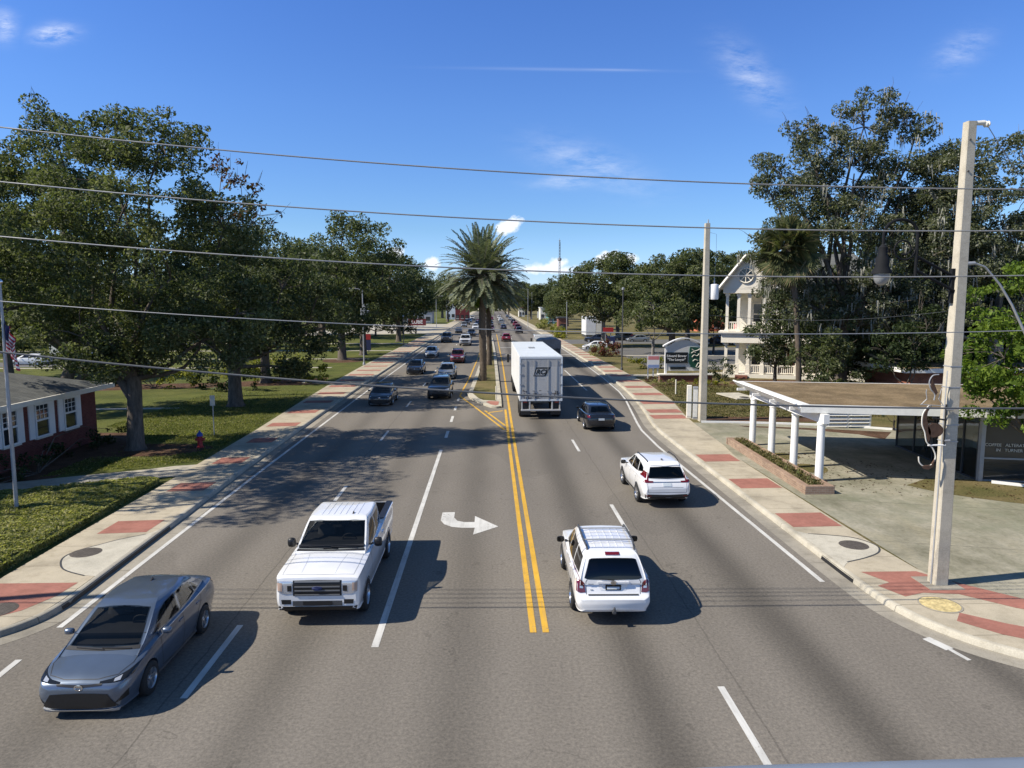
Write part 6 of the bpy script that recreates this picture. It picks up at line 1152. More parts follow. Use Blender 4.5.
for body, sz, x, z in (('COFFEE   ALTERATIONS', .165, .98, 1.56), ('IN   TURNER', .165, .95, 1.36)):
    me = text_mesh(body, sz, .003, Matrix.Translation((19.02, 26.45, z)) @ Matrix.Rotation(ang, 4, 'Z') @ Matrix.Translation((x, -.0, 0)) @ FACE_CAM); o = link('window_lettering', me, of); me.materials.append(MT['offwhite']); o.location = -of.location
m = MB(); m.box(20.9, 21.6, 25.0, 25.35, .62, 1.0); m.box(20.95, 21.0, 25.05, 25.1, .1, .62); m.box(21.5, 21.55, 25.05, 25.1, .1, .62); m.box(20.95, 21.0, 25.26, 25.31, .1, .62); m.box(21.5, 21.55, 25.26, 25.31, .1, .62)
m.v = [(a - 21.2, b - 25.2, c - .1) for a, b, c in m.v]; tag(m.build('white_stand', MT['white'], None, None, .01, (21.2, 25.2, .1)), 'white metal stand in front of the lettered office window', 'stand')
lv_ = thing('louvred_screen', 'low white louvred screen standing behind the carport columns', 'fence', (19.8, 38.2, .1))
for x in (18.5, 19.75, 21.0):
    m = MB(); m.box(x - .05, x + .05, 38.15, 38.25, .1, 1.24); wb(m, 'post', 'louver', lv_)
for k in range(5):
    for x0, x1 in ((18.55, 19.7), (19.8, 20.95)):
        m = MB(); z = .22 + k * .2; m.quadmesh([(x0, 38.12, z), (x1, 38.12, z), (x1, 38.26, z + .13), (x0, 38.26, z + .13), (x0, 38.14, z - .02), (x1, 38.14, z - .02), (x1, 38.28, z + .11), (x0, 38.28, z + .11)], [(0, 1, 2, 3), (7, 6, 5, 4), (0, 4, 5, 1), (3, 2, 6, 7), (0, 3, 7, 4), (1, 5, 6, 2)]); wb(m, 'slat', 'louver', lv_)
an = thing('flat_roofed_annexe', 'second low building with brown flat roof behind the carport office', 'building', (31, 44, .1))
m = MB(); m.box(26.4, 38, 43.6, 49, .1, 2.7); wb(m, 'wall', 'wallbrick', an); m = MB(); m.box(25.8, 38.6, 43.1, 49.5, 2.72, 2.9); wb(m, 'roof', 'gravelroof', an); m = MB(); m.box(25.7, 38.7, 43.0, 43.1, 2.68, 2.95); m.box(25.7, 25.8, 43.1, 49.6, 2.68, 2.95); wb(m, 'fascia', 'white', an)
# raised brick planter beside the pavement
pl = thing('brick_planter', 'long low raised brick planter at the foot of the white columns', 'planter', (11.8, 29.4, .1))
def pw(a, b): m = MB(); wall_quad(m, a, b, .1, .42, .24); return m
wb(pw((11.62, 33.9), (11.35, 24.95)), 'side_wall', 'planterbrick', pl, None, .015); wb(pw((12.44, 24.95), (12.52, 33.8)), 'side_wall', 'planterbrick', pl, None, .015)
wb(pw((11.36, 24.72), (12.45, 24.72)), 'end_wall', 'planterfront', pl, None, .015); wb(pw((12.5, 34.0), (11.62, 34.14)), 'end_wall', 'planterfront', pl, None, .015)
m = MB(); m.sheet([(11.6, 24.96), (12.22, 24.96), (12.3, 33.8), (11.85, 33.8)], .36); wb(m, 'soil', 'drygrass', pl)

# ---- arched business sign, small panel sign, cabinets
sg = thing('arched_sign', 'white arched business sign with black and green panels on a brick base', 'sign', (17.1, 61.5, .1))
m = MB(); m.box(14.8, 19.4, 61.2, 61.9, .1, .72); wb(m, 'brick_base', 'signbrick', sg); m = MB(); m.box(14.7, 19.5, 61.1, 62.0, .722, .84); wb(m, 'coping', 'offwhite', sg, None, .02)
for x in (15.36, 18.5):
    m = MB(); m.box(x - .09, x + .09, 61.45, 61.65, .84, 3.4); wb(m, 'post', 'white', sg)
m = MB(); top = [(15.45 + i * .25, 3.25 + .55 * math.sin(math.pi * i / 12)) for i in range(13)]; V = [(x, 1.1) for x in (18.45, 15.45)] + top; m.prism(V, 61.48, 61.62); m.v = [(a, c, b) for a, b, c in m.v]; m.v = [(a, b, c) for a, b, c in m.v]; wb(m, 'board', 'louver', sg)
m = MB(); arc = [(15.1 + i * .31, 3.22 + .68 * math.sin(math.pi * i / 12)) for i in range(13)]; V = arc + [(x, z + .10) for x, z in reversed(arc)]; m.prism(V, 61.35, 61.75); m.v = [(a, c, b) for a, b, c in m.v]; wb(m, 'arched_cap', 'white', sg)
m = MB(); m.box(15.32, 17.25, 61.40, 61.475, 1.78, 2.72); bp = wb(m, 'name_panel', 'sblack', sg)
for body, z in (('Edward Bower', 2.40), ('"The Lawyer"', 2.08)):
    me = text_mesh(body, .29, .004, Matrix.Translation((16.28, 61.39, z)) @ FACE_CAM, bold=.006); link('lettering', me, bp).data.materials.append(MT['white'])
m = MB(); m.prism([(17.35, 1.9), (17.55, 1.45), (18.4, 1.2), (18.45, 3.15), (17.45, 3.2), (17.4, 2.9)], 61.39, 61.476); m.v = [(a, c, b) for a, b, c in m.v]; gp = wb(m, 'emblem_panel', 'sgreen', sg)
for pts in ([(17.6, 3.0), (17.85, 2.85), (18.1, 2.9), (18.3, 3.02)], [(17.55, 2.65), (17.75, 2.78), (17.95, 2.7)], [(17.62, 2.3), (17.8, 2.5), (18.05, 2.42), (18.25, 2.6)], [(17.7, 1.95), (17.9, 2.1), (18.15, 2.0)], [(18.0, 1.45), (18.2, 1.8), (18.36, 1.65), (18.22, 1.42), (18.05, 1.4)]):
    m = MB(); m.tube([(x, 61.38, z) for x, z in smooth_path(pts, 4)], .035, 5); m.build('emblem_stroke', MT['offwhite'], gp)
m = MB(); m.box(15.75, 17.1, 61.42, 61.476, 1.22, 1.45); wb(m, 'lower_panel', 'sblack', sg)
fs = thing('panel_sign', 'small red, white and blue panel sign on white legs before the shrubs', 'sign', (14.85, 64, .1))
for x in (-.48, 0, .42):
    m = MB(); m.box(x - .045, x + .045, 0, .08, 0, 1.1); m.build('leg', MT['white'], fs)
m = MB(); m.box(-.54, .54, -.05, -.002, 1.0, 2.2); o = m.build('panel', MT['white'], fs); q = MB(); q.box(-.50, .50, -.056, -.051, 1.78, 2.1); q.build('red_band', MT['palered'], o); q = MB(); q.box(-.50, .50, -.056, -.051, 1.06, 1.32); q.build('blue_band', MT['paleblue'], o)
for i, (x, y, hgt, lb) in enumerate(((11.93, 41.9, 2.0, 'pale utility cabinet left of its twin beside the second concrete pole'), (12.22, 41.6, 1.95, 'pale utility cabinet nearest the second concrete pole'))):
    t = thing('utility_cabinet', lb, 'cabinet', (x, y, .1), R(-12)); m = MB(); m.box(-.14, .14, -.2, .2, .05, hgt); m.build('casing', MT['offwhite'] if i == 0 else MT['grey'], t, None, .02); m = MB(); m.box(-.12, .12, -.215, -.2, .15, hgt - .15); m.build('door', MT['louver'], t, None, .005); m = MB(); m.box(-.17, .17, -.23, .23, 0, .05); m.build('plinth', MT['kerb'], t)
vb = thing('meter_slab', 'tilted pale concrete slab with a dark hole lying on the dry grass', 'slab', (17.85, 51.2, .1)); m = MB(); m.quadmesh([(-.9, 1.2, .12), (.85, 1.3, .12), (1.35, -1.4, .05), (-.25, -1.5, .05), (-.9, 1.2, .2), (.85, 1.3, .2), (1.35, -1.4, .13), (-.25, -1.5, .13)], [(0, 1, 2, 3), (7, 6, 5, 4), (0, 4, 5, 1), (1, 5, 6, 2), (2, 6, 7, 3), (3, 7, 4, 0)]); m.build('slab', MT['apron'], vb)
m = MB(); m.quadmesh([(.46 + .34 * math.cos(a), -.95 + .36 * math.sin(a), .149 + .027 * math.sin(a) * .36) for a in [i * PI / 10 for i in range(20)]], [tuple(range(20))]); m.build('hole_cover', MT['black'], vb)
m = MB(); m.tube([(0, 0, 0), (0, 0, 1.15)], .05, 8); tag(m.build('marker_post', MT['offwhite'], None, 40, loc=(14.05, 53.0, .1)), 'short white marker post on the dry grass before the brick sign base', 'post')

# ---- white verandaed house
hs = thing('verandaed_house', 'tall white gabled house with two storey columned veranda behind the sabal palm', 'house', (28, 70, .1))
m = MB(); m.box(26.6, 36, 68.2, 78, .1, 8.3); wb(m, 'brick_wall', 'wallbrick', hs); m = MB(); m.box(22.9, 26.6, 68.2, 72, .1, 8.2); wb(m, 'turret_wall', 'offwhite', hs)
m = MB(); m.prism([(21.2, 8.25), (26.2, 8.25), (23.55, 11.25)], 65.2, 65.4); m.v = [(a, c, b) for a, b, c in m.v]; wb(m, 'gable', 'cream', hs)
m = MB()
for (a, b) in (((21.0, 8.0), (23.55, 11.35)), ((23.55, 11.35), (26.5, 8.0))):
    d = Vector((b[0] - a[0], b[1] - a[1])).normalized(); n = Vector((-d.y, d.x)) * .18
    V = [(p[0] + k * n.x, y, p[1] + k * n.y) for y in (64.8, 70.0) for p in (a, b) for k in (0, 1)]; m.quadmesh(V, [(0, 2, 3, 1), (4, 5, 7, 6), (0, 1, 5, 4), (2, 6, 7, 3), (1, 3, 7, 5), (0, 4, 6, 2)])
m.quadmesh([(26.2, 65.6, 8.3), (36.6, 65.6, 8.3), (36.6, 78.5, 8.3), (26.2, 78.5, 8.3), (29.5, 71, 11.6), (33, 71, 11.6)], [(0, 1, 5, 4), (1, 2, 5), (2, 3, 4, 5), (3, 0, 4)]); wb(m, 'roof', 'shingle', hs)
m = MB()
for (a, b) in (((20.95, 7.95), (23.55, 11.33)), ((23.55, 11.33), (26.55, 7.95))): m.tube([(a[0], 64.75, a[1]), (b[0], 64.75, b[1])], .13, 4)
wb(m, 'bargeboard', 'cream', hs)
m = MB(); m.lathe([(.62, 0), (.62, -.05), (.001, -.05)], 24, (23.55, 65.19, 9.5), 'y'); o = wb(m, 'gable_window', 'window', hs); m = MB()
for k in range(4): a = k * PI / 4; m.tube([(23.55 - .6 * math.cos(a), 65.12, 9.5 - .6 * math.sin(a)), (23.55 + .6 * math.cos(a), 65.12, 9.5 + .6 * math.sin(a))], .04, 4)
m.tube([(23.55 + .66 * math.cos(i * PI / 10), 65.12, 9.5 + .66 * math.sin(i * PI / 10)) for i in range(21)], .07, 5); m.build('tracery', MT['cream'], o)
for (z0, z1, mt, nm, e) in ((.1, .45, 'offwhite', 'porch_floor', .0), (3.35, 4.25, 'cream', 'balcony_band', .15), (7.9, 8.3, 'cream', 'eave_band', .1)):
    m = MB(); m.box(21.7 - e, 34.0, 65.3 - e, 68.15, z0, z1); wb(m, nm, mt, hs)
m = MB(); m.box(21.3, 34.2, 64.9, 68.1, 4.25, 4.4); wb(m, 'balcony_cornice', 'cream', hs)
for z0, z1 in ((.45, 3.35), (4.4, 7.9)):
    for x in (22.0, 23.0, 23.95, 25.2, 26.4, 28.2, 30, 32, 33.7):
        m = MB(); m.box(x - .13, x + .13, 65.45, 65.71, z0, z1); m.box(x - .2, x + .2, 65.38, 65.78, z1 - .25, z1); m.box(x - .19, x + .19, 65.4, 65.76, z0, z0 + .9 if z0 < 1 else z0 + .2); wb(m, 'column', 'cream', hs)
    for x0, x1 in ((22.2, 22.85), (24.1, 25.05), (25.35, 26.25), (26.55, 28.05), (28.35, 29.8), (30.2, 31.8), (32.2, 33.5)):
        m = MB(); m.box(x0, x1, 65.53, 65.63, z0 + .78, z0 + .88); m.box(x0, x1, 65.53, 65.63, z0 + .1, z0 + .18)
        x = x0 + .06
        while x < x1: m.box(x - .035, x + .035, 65.55, 65.61, z0 + .18, z0 + .78); x += .17
        wb(m, 'railing', 'cream', hs)
for x in (24.3, 26.4, 28.8, 31):
    for z in (1.0, 5.0):
        m = MB(); m.box(x, x + .95, 68.10, 68.19, z, z + 1.9); o = wb(m, 'window', 'window', hs); f = MB()
        for a in ((x - .1, x, z - .1, z + 2.0), (x + .95, x + 1.05, z - .1, z + 2.0), (x, x + .95, z + 1.9, z + 2.0), (x, x + .95, z + .9, z + 1.0), (x, x + .95, z - .1, z)): f.box(a[0], a[1], 68.04, 68.2, a[2], a[3])
        f.build('frame', MT['cream'], o)
m = MB()
for i in range(3): m.box(22.9, 24.0, 65.25 - .35 * (i + 1), 65.25 - .35 * i, .1, .36 - .1 * i)
wb(m, 'steps', 'signbrick', hs)

hs.rotation_euler = (0, 0, R(-21)); hs.location = (29.2, 67.6, .1)

# ---- distant buildings, signs and masts
def block(name, label, cat, x0, x1, y0, y1, hgt, mt, roofmt='gravelroof', wins=0, door=True, parapet=.3, fr='white'):
    t = thing(name, label, cat, ((x0 + x1) / 2, (y0 + y1) / 2, .1)); m = MB(); m.box(x0, x1, y0, y1, .1, hgt); wb(m, 'wall', mt, t)
    m = MB(); m.box(x0 - .2, x1 + .2, y0 - .2, y1 + .2, hgt + .002, hgt + parapet); wb(m, 'roof', roofmt, t)
    for k in range(wins):
        xc = x0 + (k + .5) * (x1 - x0) / wins; w_ = min(1.4, (x1 - x0) / wins * .6); m = MB(); m.box(xc - w_ / 2, xc + w_ / 2, y0 - .05, y0 - .002, 1.0, min(2.4, hgt - .4)); o = wb(m, 'window', 'window', t); f = MB(); f.box(xc - w_ / 2 - .1, xc + w_ / 2 + .1, y0 - .08, y0 - .052, .86, .98); f.build('sill', MT[fr], o)
    if door: m = MB(); m.box(x0 + .3, x0 + 1.3, y0 - .06, y0 - .003, .1, 2.2); wb(m, 'door', 'dgrey', t)
    return t
block('shop', 'far white flat roofed block left of the palm trunk', 'building', -18.5, -10.5, 300, 315, 11.0, 'trailer_roof', wins=4); block('shop', 'far low shop with red roof below the white block', 'building', -13.5, -8.2, 278, 288, 5.6, 'maroonsign', 'redp', 3)
block('shop', 'far cream shop with brown front behind the red lettered sign', 'building', -30, -19.5, 240, 250, 4.0, 'grey', 'dgrey', 4); block('shop', 'far teal shop beside the right verge under the pale canopy', 'building', 19.5, 24, 238, 248, 3.6, 'teal', 'trailer_roof', 3); block('shop', 'far white gabled shop behind the teal shop', 'building', 20.5, 26, 290, 300, 5.0, 'offwhite', 'trailer_roof', 3)
block('shop', 'small brown kiosk behind the black SUV under the right oaks', 'building', 15.2, 17.2, 158, 162, 3.6, 'wallbrick', 'dgrey', 1); block('shop', 'orange walled house behind the right oak trunk', 'house', 50.5, 57, 172, 182, 5.0, 'orange', 'palered', 2); block('shop', 'pink walled house seen beside the second concrete pole', 'house', 56, 68, 150, 162, 4.2, 'palered', 'shingle', 3)
block('shop', 'pale green low building far behind the left oaks', 'building', -110, -72, 150, 160, 5, 'offwhite', 'shingle', 6); block('shop', 'grey shop front far up the left of the road', 'building', -16.5, -12, 350, 360, 12, 'grey', 'dgrey', 3); block('shop', 'small white shop at the road end under the dark trees', 'building', 14.5, 17.5, 360, 368, 4.5, 'offwhite', 'palered', 2)
cb = thing('cargo_container', 'tall white box container parked beside the orange tinted kiosk', 'container', (20.4, 142, .1)); m = MB(); m.box(-1.2, .8, 0, 7, .5, 4.2); m.build('box', MT['trailer_side'], cb, None, .03); m = MB(); m.box(.9, 2.6, 0, 7, .5, 3.7); m.build('side_box', MT['offwhite'], cb, None, .03); m = MB(); m.box(-1.1, 2.5, .2, 6.8, 0, .5); m.build('skid', MT['dgrey'], cb)
cn = thing('canopy', 'pale flat station canopy on thin columns far up the right side', 'canopy', (24.5, 330, .1)); m = MB(); m.box(-4.5, 6, -4, 4, 7.0, 8.2); m.build('roof', MT['white'], cn)
for x in (-2.2, 3):
    m = MB(); m.box(x - .4, x + .4, -.4, .4, 0, 7.0); m.build('column', MT['white'], cn)
tw = thing('lattice_mast', 'tall thin lattice mast far beyond the right oaks', 'mast', (48.5, 500, 0))
for k in range(3):
    a = k * 2 * PI / 3; m = MB(); m.tube([(.9 * math.cos(a), .9 * math.sin(a), 0), (.45 * math.cos(a), .45 * math.sin(a), 49)], .16, 4); m.build('leg', MT['dgrey'], tw)
m = MB()
for j in range(24):
    z0, z1 = j * 2, j * 2 + 2
    for k in range(3): a, b = k * 2 * PI / 3, (k + 1) * 2 * PI / 3; r0, r1 = .9 - .45 * z0 / 49, .9 - .45 * z1 / 49; m.tube([(r0 * math.cos(a), r0 * math.sin(a), z0), (r1 * math.cos(b), r1 * math.sin(b), z1)], .06, 3)
m.build('bracing', MT['dgrey'], tw); m = MB(); m.tube([(0, 0, 48), (0, 0, 51.5)], .12, 4); m.box(-.5, .5, -.5, .5, 49.5, 50.3); m.build('aerial', MT['grey'], tw); m = MB(); m.lathe([(.4, 36), (1.4, 36.5), (1.4, 38), (.4, 38.4)], 8); m.build('dish', MT['grey'], tw)
def panel_sign(x, y, w, z0, z1, mt, label, body=None, legs=2, lettering='white', extra=None):
    t = thing('sign_board', label, 'sign', (x, y, .1))
    for k in range(legs): xx = -w / 2 + (k + .5) * w / legs; m = MB(); m.box(xx - .06, xx + .06, 0, .1, 0, z1); m.build('leg', MT['grey'], t)
    m = MB(); m.box(-w / 2, w / 2, -.08, -.002, z0, z1); o = m.build('panel', MT[mt], t)
    if body: me = text_mesh(body, (z1 - z0) * .75, .01, Matrix.Translation((0, -.095, (z0 + z1) / 2)) @ FACE_CAM, bold=.02); link('lettering', me, o).data.materials.append(MT[lettering])
    if extra: m = MB(); m.box(-w / 2 * extra[1], w / 2 * extra[1], -.085, -.0805 + .003, extra[2], extra[3]); m.v = [(a, b - .002, c) for a, b, c in m.v]; m.build('field', MT[extra[0]], o)
    return t
panel_sign(-20.6, 202, 5.0, .6, 2.5, 'maroonsign', 'red board with white capitals on the far left verge', 'LUBE', 3)
panel_sign(-17.3, 100, 1.2, .3, 2.6, 'navy', 'blue and red notice board between the left oak trunks', extra=('redp', 1.0, 1.8, 2.6)); panel_sign(16.6, 97, 1.1, .3, 2.3, 'navy', 'blue notice board with a pale oval by the red topped hedge', extra=('white', .4, .9, 1.7)); panel_sign(17.0, 102, 1.5, 2.7, 3.4, 'redp', 'red board above the blue notice board by the right lamp post')
panel_sign(-55, 92, 2, .3, 1.8, 'offwhite', 'white board standing beyond the yellow shrubs on the left lawn')

# ---- rail of the footbridge the photograph is taken from
br = thing('bridge_rail', 'blue grey footbridge handrail along the bottom right edge', 'railing', (.4, .62, 5.6))
m = MB(); m.tube([(-.6, .0, .918), (-.16, .0, .9345), (.3, .0, .9395), (1.6, .0, .9405)], .025, 12); m.build('handrail', MT['rail'], br, 60)
for x in (.3, .8, 1.3):
    m = MB(); m.tube([(x, .0, .92), (x, .0, 0)], .012, 8); m.build('baluster', MT['rail'], br, 60)
# dark throats of the kerb inlets
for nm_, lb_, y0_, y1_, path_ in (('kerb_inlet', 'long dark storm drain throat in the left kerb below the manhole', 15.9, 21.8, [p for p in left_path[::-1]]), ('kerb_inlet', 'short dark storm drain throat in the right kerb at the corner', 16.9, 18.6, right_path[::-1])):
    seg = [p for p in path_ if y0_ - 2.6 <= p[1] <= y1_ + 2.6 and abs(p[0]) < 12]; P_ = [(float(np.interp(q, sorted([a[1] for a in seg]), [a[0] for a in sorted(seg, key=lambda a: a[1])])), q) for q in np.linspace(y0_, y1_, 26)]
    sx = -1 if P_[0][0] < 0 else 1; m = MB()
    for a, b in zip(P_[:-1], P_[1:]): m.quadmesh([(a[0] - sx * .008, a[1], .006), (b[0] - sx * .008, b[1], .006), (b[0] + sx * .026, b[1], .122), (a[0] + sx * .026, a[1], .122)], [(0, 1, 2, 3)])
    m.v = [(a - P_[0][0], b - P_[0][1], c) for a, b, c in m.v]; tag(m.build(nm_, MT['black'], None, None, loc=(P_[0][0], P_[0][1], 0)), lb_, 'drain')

# ================================================================== trees and planting
rng = np.random.default_rng(7)
def unit(n): v = rng.normal(size=(n, 3)); return v / np.linalg.norm(v, axis=1, keepdims=True)
def leaf_quads(P, size, up=.5, asp=.5, fold=.15):
    n = len(P); nr = unit(n) + np.array([0, 0, up]); nr /= np.linalg.norm(nr, axis=1, keepdims=True)
    t = np.cross(nr, unit(n)); t /= np.linalg.norm(t, axis=1, keepdims=True) + 1e-9; b = np.cross(nr, t)
    L = (size * np.clip(rng.lognormal(0, .32, n), .4, 1.9))[:, None]; w = L * asp
    return np.stack([P - t * L / 2, P + b * w / 2 - t * L * .05 + nr * L * fold, P + t * L / 2, P - b * w / 2 - t * L * .05 + nr * L * fold], 1).reshape(-1, 3)
def clumps_in(lobes, dens, shell=.55):
    C = []
    for (x, y, z, rx, ry, rz) in lobes:
        n = max(4, int(dens * (rx * ry + ry * rz + rx * rz) / 3)); d = unit(n); rr = rng.uniform(shell, 1.0, n) ** .6
        C.append(np.array([x, y, z]) + d * rr[:, None] * np.array([rx, ry, rz]))
    return np.concatenate(C)
def crown_mesh(lobes, dens, per, crad, size, shell=.55, up=.5, flat=.7, asp=.5, extra=None):
    C = clumps_in(lobes, dens, shell)
    if extra is not None: C = np.concatenate([C, extra])
    R_ = crad * rng.uniform(.5, 1.35, len(C)); cnt = np.maximum(6, (per * (R_ / crad) ** 2)).astype(int)
    idx = np.repeat(np.arange(len(C)), cnt); g_ = rng.normal(size=(len(idx), 3)); g_ /= np.maximum(1, np.linalg.norm(g_, axis=1, keepdims=True) / 1.6)
    P = C[idx] + g_ * (R_[idx] * .55)[:, None] * np.array([1, 1, flat]); return mesh_np('crown', leaf_quads(P, size, up, asp), 4), C
def branch(m, a, b, r0, r1, sag=0., n=6, seg=7, wob=.06):
    a, b = Vector(a), Vector(b); L = (b - a).length; pts = []; rad = []
    off = Vector(tuple(rng.normal(size=3))) * L * wob
    for i in range(seg):
        t = i / (seg - 1); p = a.lerp(b, t) + off * math.sin(t * PI) + Vector(tuple(rng.normal(size=3))) * L * wob * .25 * (1 if 0 < i < seg - 1 else 0); p.z += sag * L * math.sin(t * PI); pts.append(p); rad.append(r0 * (1 - t) + r1 * t)
    m.tube(pts, rad, n); return pts
def tree(label, loc, lobes, fork, r, leafmat, name='oak_tree', dens=2.6, per=90, crad=.75, size=.24, barkmat='bark', group=None, lean=(0, 0), shell=.55, twigs=60, bare=0, limb_r=.42, asp=.5, flat=.7, cat='tree', extra_limbs=()):
    """lobes in metres relative to the foot of the trunk"""
    t = thing(name, label, cat, loc, 0, group); me, C = crown_mesh(lobes, dens, per, crad, size, shell, asp=asp, flat=flat)
    m = MB(); top = Vector((lean[0], lean[1], fork)); pts = [(0, 0, -.05), (lean[0] * .1, lean[1] * .1, .25), (lean[0] * .35, lean[1] * .35, fork * .4), tuple(top)]
    m.tube(pts, [r * 1.55, r * 1.12, r * .95, r * .82], 12)
    ends = []
    for lb in lobes:
        c = Vector(lb[:3]); p = branch(m, top - Vector((0, 0, .15)), c, r * limb_r * (1.25 if lb[5] > 2 else .9), r * .10, -.05, 7, 8); ends.append((c, p))
    for (a, b, ra, rb) in extra_limbs: lm = MB(); branch(lm, a, b, ra, rb, 0, 8, 8); lm.build('limb', MT[barkmat], t, 60)
    hung = []
    for k in range(twigs):
        c = C[rng.integers(len(C))]; hung.append(c); p = min((q for _, pp in ends for q in pp[3:]), key=lambda q: (q.x - c[0]) ** 2 + (q.y - c[1]) ** 2 + (q.z - c[2]) ** 2); branch(m, p, tuple(c), r * .09, .012, .05, 4, 5)
    for k in range(bare):
        c = hung[rng.integers(len(hung))]; d = Vector((c[0] - lean[0], c[1], (c[2] - fork) * .6)).normalized(); branch(m, tuple(c), Vector(tuple(c)) + d * rng.uniform(.5, 1.3), .018, .006, 0, 3, 4)
    m.build('trunk', MT[barkmat], t, 60); me.materials.append(MT[leafmat]); link('crown', me, t); return t, C, ends
GLT, GRT = 'trees on the left lawn', 'trees on the right side'
# near left oak over the lawn
tree('large oak with forked grey trunk beside the brick house and hydrant', (-16.8, 33.6, .1), [(-1.6, 0, 8.8, 4.2, 4.2, 3.0), (2.2, -.3, 8.0, 3.6, 3.8, 3.0), (.2, .3, 11.6, 3.9, 3.7, 2.9), (1.8, .5, 14.0, 2.0, 2.2, 1.7), (-.8, .3, 14.3, 1.8, 2.0, 1.5), (4.3, .8, 10.4, 1.9, 2.2, 2.2), (-4.4, -.3, 6.8, 2.3, 2.8, 1.8), (3.7, -1, 5.2, 2.4, 2.6, 1.6), (-1.3, -1.5, 5.4, 2.4, 2.2, 1.2), (1.3, 0, 4.7, 1.8, 2.0, .9), (-.2, -1.0, 4.2, 1.8, 1.6, .6), (5.2, -.5, 6.4, 1.5, 2, 1.6)],
     3.5, .36, 'oak', dens=5.6, per=210, crad=.72, size=.155, twigs=110, bare=50, lean=(.15, 0), group=GLT, extra_limbs=(((.05, 0, 2.4), (-1.6, .1, 4.4), .26, .17),))
tree('broad oak at the left frame edge shading the house and hedge bed', (-24.6, 23.6, .1), [(3, 0, 13, 3.2, 3.4, 2.4), (1.5, 2.5, 14, 3, 3, 2.2), (3.2, -1.5, 11.6, 2.6, 2.6, 1.8), (-2, 0, 12, 3.4, 3.4, 2.6), (4.4, 2.2, 12.4, 2.4, 2.4, 1.8), (2.0, 4.6, 12.8, 2.4, 2.4, 1.8)], 3.4, .42, 'oak', dens=3.6, per=90, crad=.85, size=.22, twigs=50, group=GLT)
# tall leaning tree at the far left
tree('tallest dark tree at the far left behind the brick house roof', (-27.6, 45.5, .1), [(1.2, 0, 17.2, 1.7, 1.7, 2.1), (1.0, 0, 15.4, 2.6, 2.6, 2.0), (.4, 0, 13.4, 3.6, 3.4, 2.4), (-3.4, 0, 13.4, 3.4, 3.2, 3.0), (3.4, 0, 12.2, 2.6, 3.0, 2.2), (-1, -.5, 10.0, 4.6, 4.0, 2.6), (-5, 0, 8.8, 3.2, 3.2, 2.8), (3.8, -.5, 8.0, 2.8, 3, 2.2), (-3, -1.5, 6.4, 3.0, 2.6, 1.6), (.3, -1.2, 5.8, 2.6, 2.6, 1.2)],
     3.6, .40, 'oak', dens=4.8, per=170, crad=.8, size=.19, twigs=90, bare=50, lean=(1.2, .5), group=GLT, extra_limbs=(((.35, .15, 1.2), (4.9, .4, 3.9), .24, .14),))
tree('reddish thin crowned tree at the right shoulder of the near oak', (-18.9, 53, .1), [(1.0, 0, 15.4, 1.6, 1.6, 1.7), (2.2, .2, 13.2, 1.6, 1.5, 1.4), (-.2, 0, 17.0, 1.3, 1.2, 1.0), (-.6, 0, 13.6, 1.6, 1.6, 1.3), (.6, 0, 11.4, 2.0, 2, 1.4)], 6.6, .2, 'redleaf', name='bare_topped_tree', dens=4.2, per=26, crad=.6, size=.30, barkmat='palebark', twigs=80, bare=70, group=GLT)
tree('second oak with drooping dark crown standing on the shaded lawn', (-17.1, 47.8, .1), [(0, 0, 9.2, 4.0, 4.0, 3.2), (3.5, -.5, 7.8, 3.4, 3.6, 2.8), (-3.0, 0, 7.0, 3.4, 3.6, 2.6), (5.2, 0, 5.6, 2.4, 2.8, 2.2), (3.4, -1.2, 4.0, 2.0, 2.2, 1.8), (-1.4, -.6, 5.0, 2.8, 2.6, 1.4), (1.2, -.4, 5.6, 2.6, 2.6, 1.4), (4.0, -1, 2.7, .9, .9, .9)], 2.9, .46, 'oak2', dens=4.8, per=135, crad=.8, size=.21, twigs=80, bare=30, group=GLT)
tree('third oak filling the gap behind the drooping oak', (-19.5, 62, .1), [(0, 0, 9.5, 5, 5, 3.5), (5.2, 0, 8.2, 4.0, 4.0, 3.2), (-4, 0, 7.8, 4, 4, 3), (2, -1, 5.6, 3.6, 3.6, 1.8), (7.0, -.5, 6.0, 2.6, 3, 2.2)], 3.0, .42, 'oak2', dens=3.4, per=110, crad=.95, size=.26, twigs=50, group=GLT)
o87, _, _ = tree('big twin stemmed oak beside the camera lamp post on the left lawn', (-18.0, 86.8, .1), [(-1, 0, 11.5, 6.0, 5.5, 3.8), (3.0, 0, 13.2, 4.2, 4.2, 3.6), (-5.5, 0, 10.0, 4.0, 4, 3.2), (5.2, -.5, 10.2, 3.4, 3.8, 3.2), (0, -1.5, 7.2, 5.2, 4, 1.8), (4.2, -1, 6.6, 3, 3, 1.6), (.8, 0, 16.2, 1.8, 1.8, 1.6)], 4.2, .5, 'oak', dens=2.9, per=105, crad=1.1, size=.31, twigs=60, bare=20, group=GLT, limb_r=.5)
tree('oak just behind the twin stemmed oak on the left lawn', (-16.9, 95, .1), [(0, 0, 11, 5, 5, 4), (3.5, 0, 9.5, 3.6, 4, 3), (-4, 0, 9.2, 4, 4, 3), (1.5, -1, 6.6, 4, 3.6, 1.8)], 4.0, .45, 'oak2', dens=2.4, per=55, crad=1.15, size=.44, twigs=40, group=GLT)
o130, _, _ = tree('dark oak overhanging the left pavement before the red lettered sign', (-16.4, 128, .1), [(0, 0, 11.0, 4.6, 5, 4.2), (3.6, 0, 8.6, 3.2, 4, 3.0), (-4.2, 0, 10.0, 4.4, 4.6, 4.0), (1, -1, 6.2, 4.6, 4, 2.0)], 3.6, .45, 'oak2', dens=2.0, per=50, crad=1.3, size=.55, twigs=30, group=GLT)
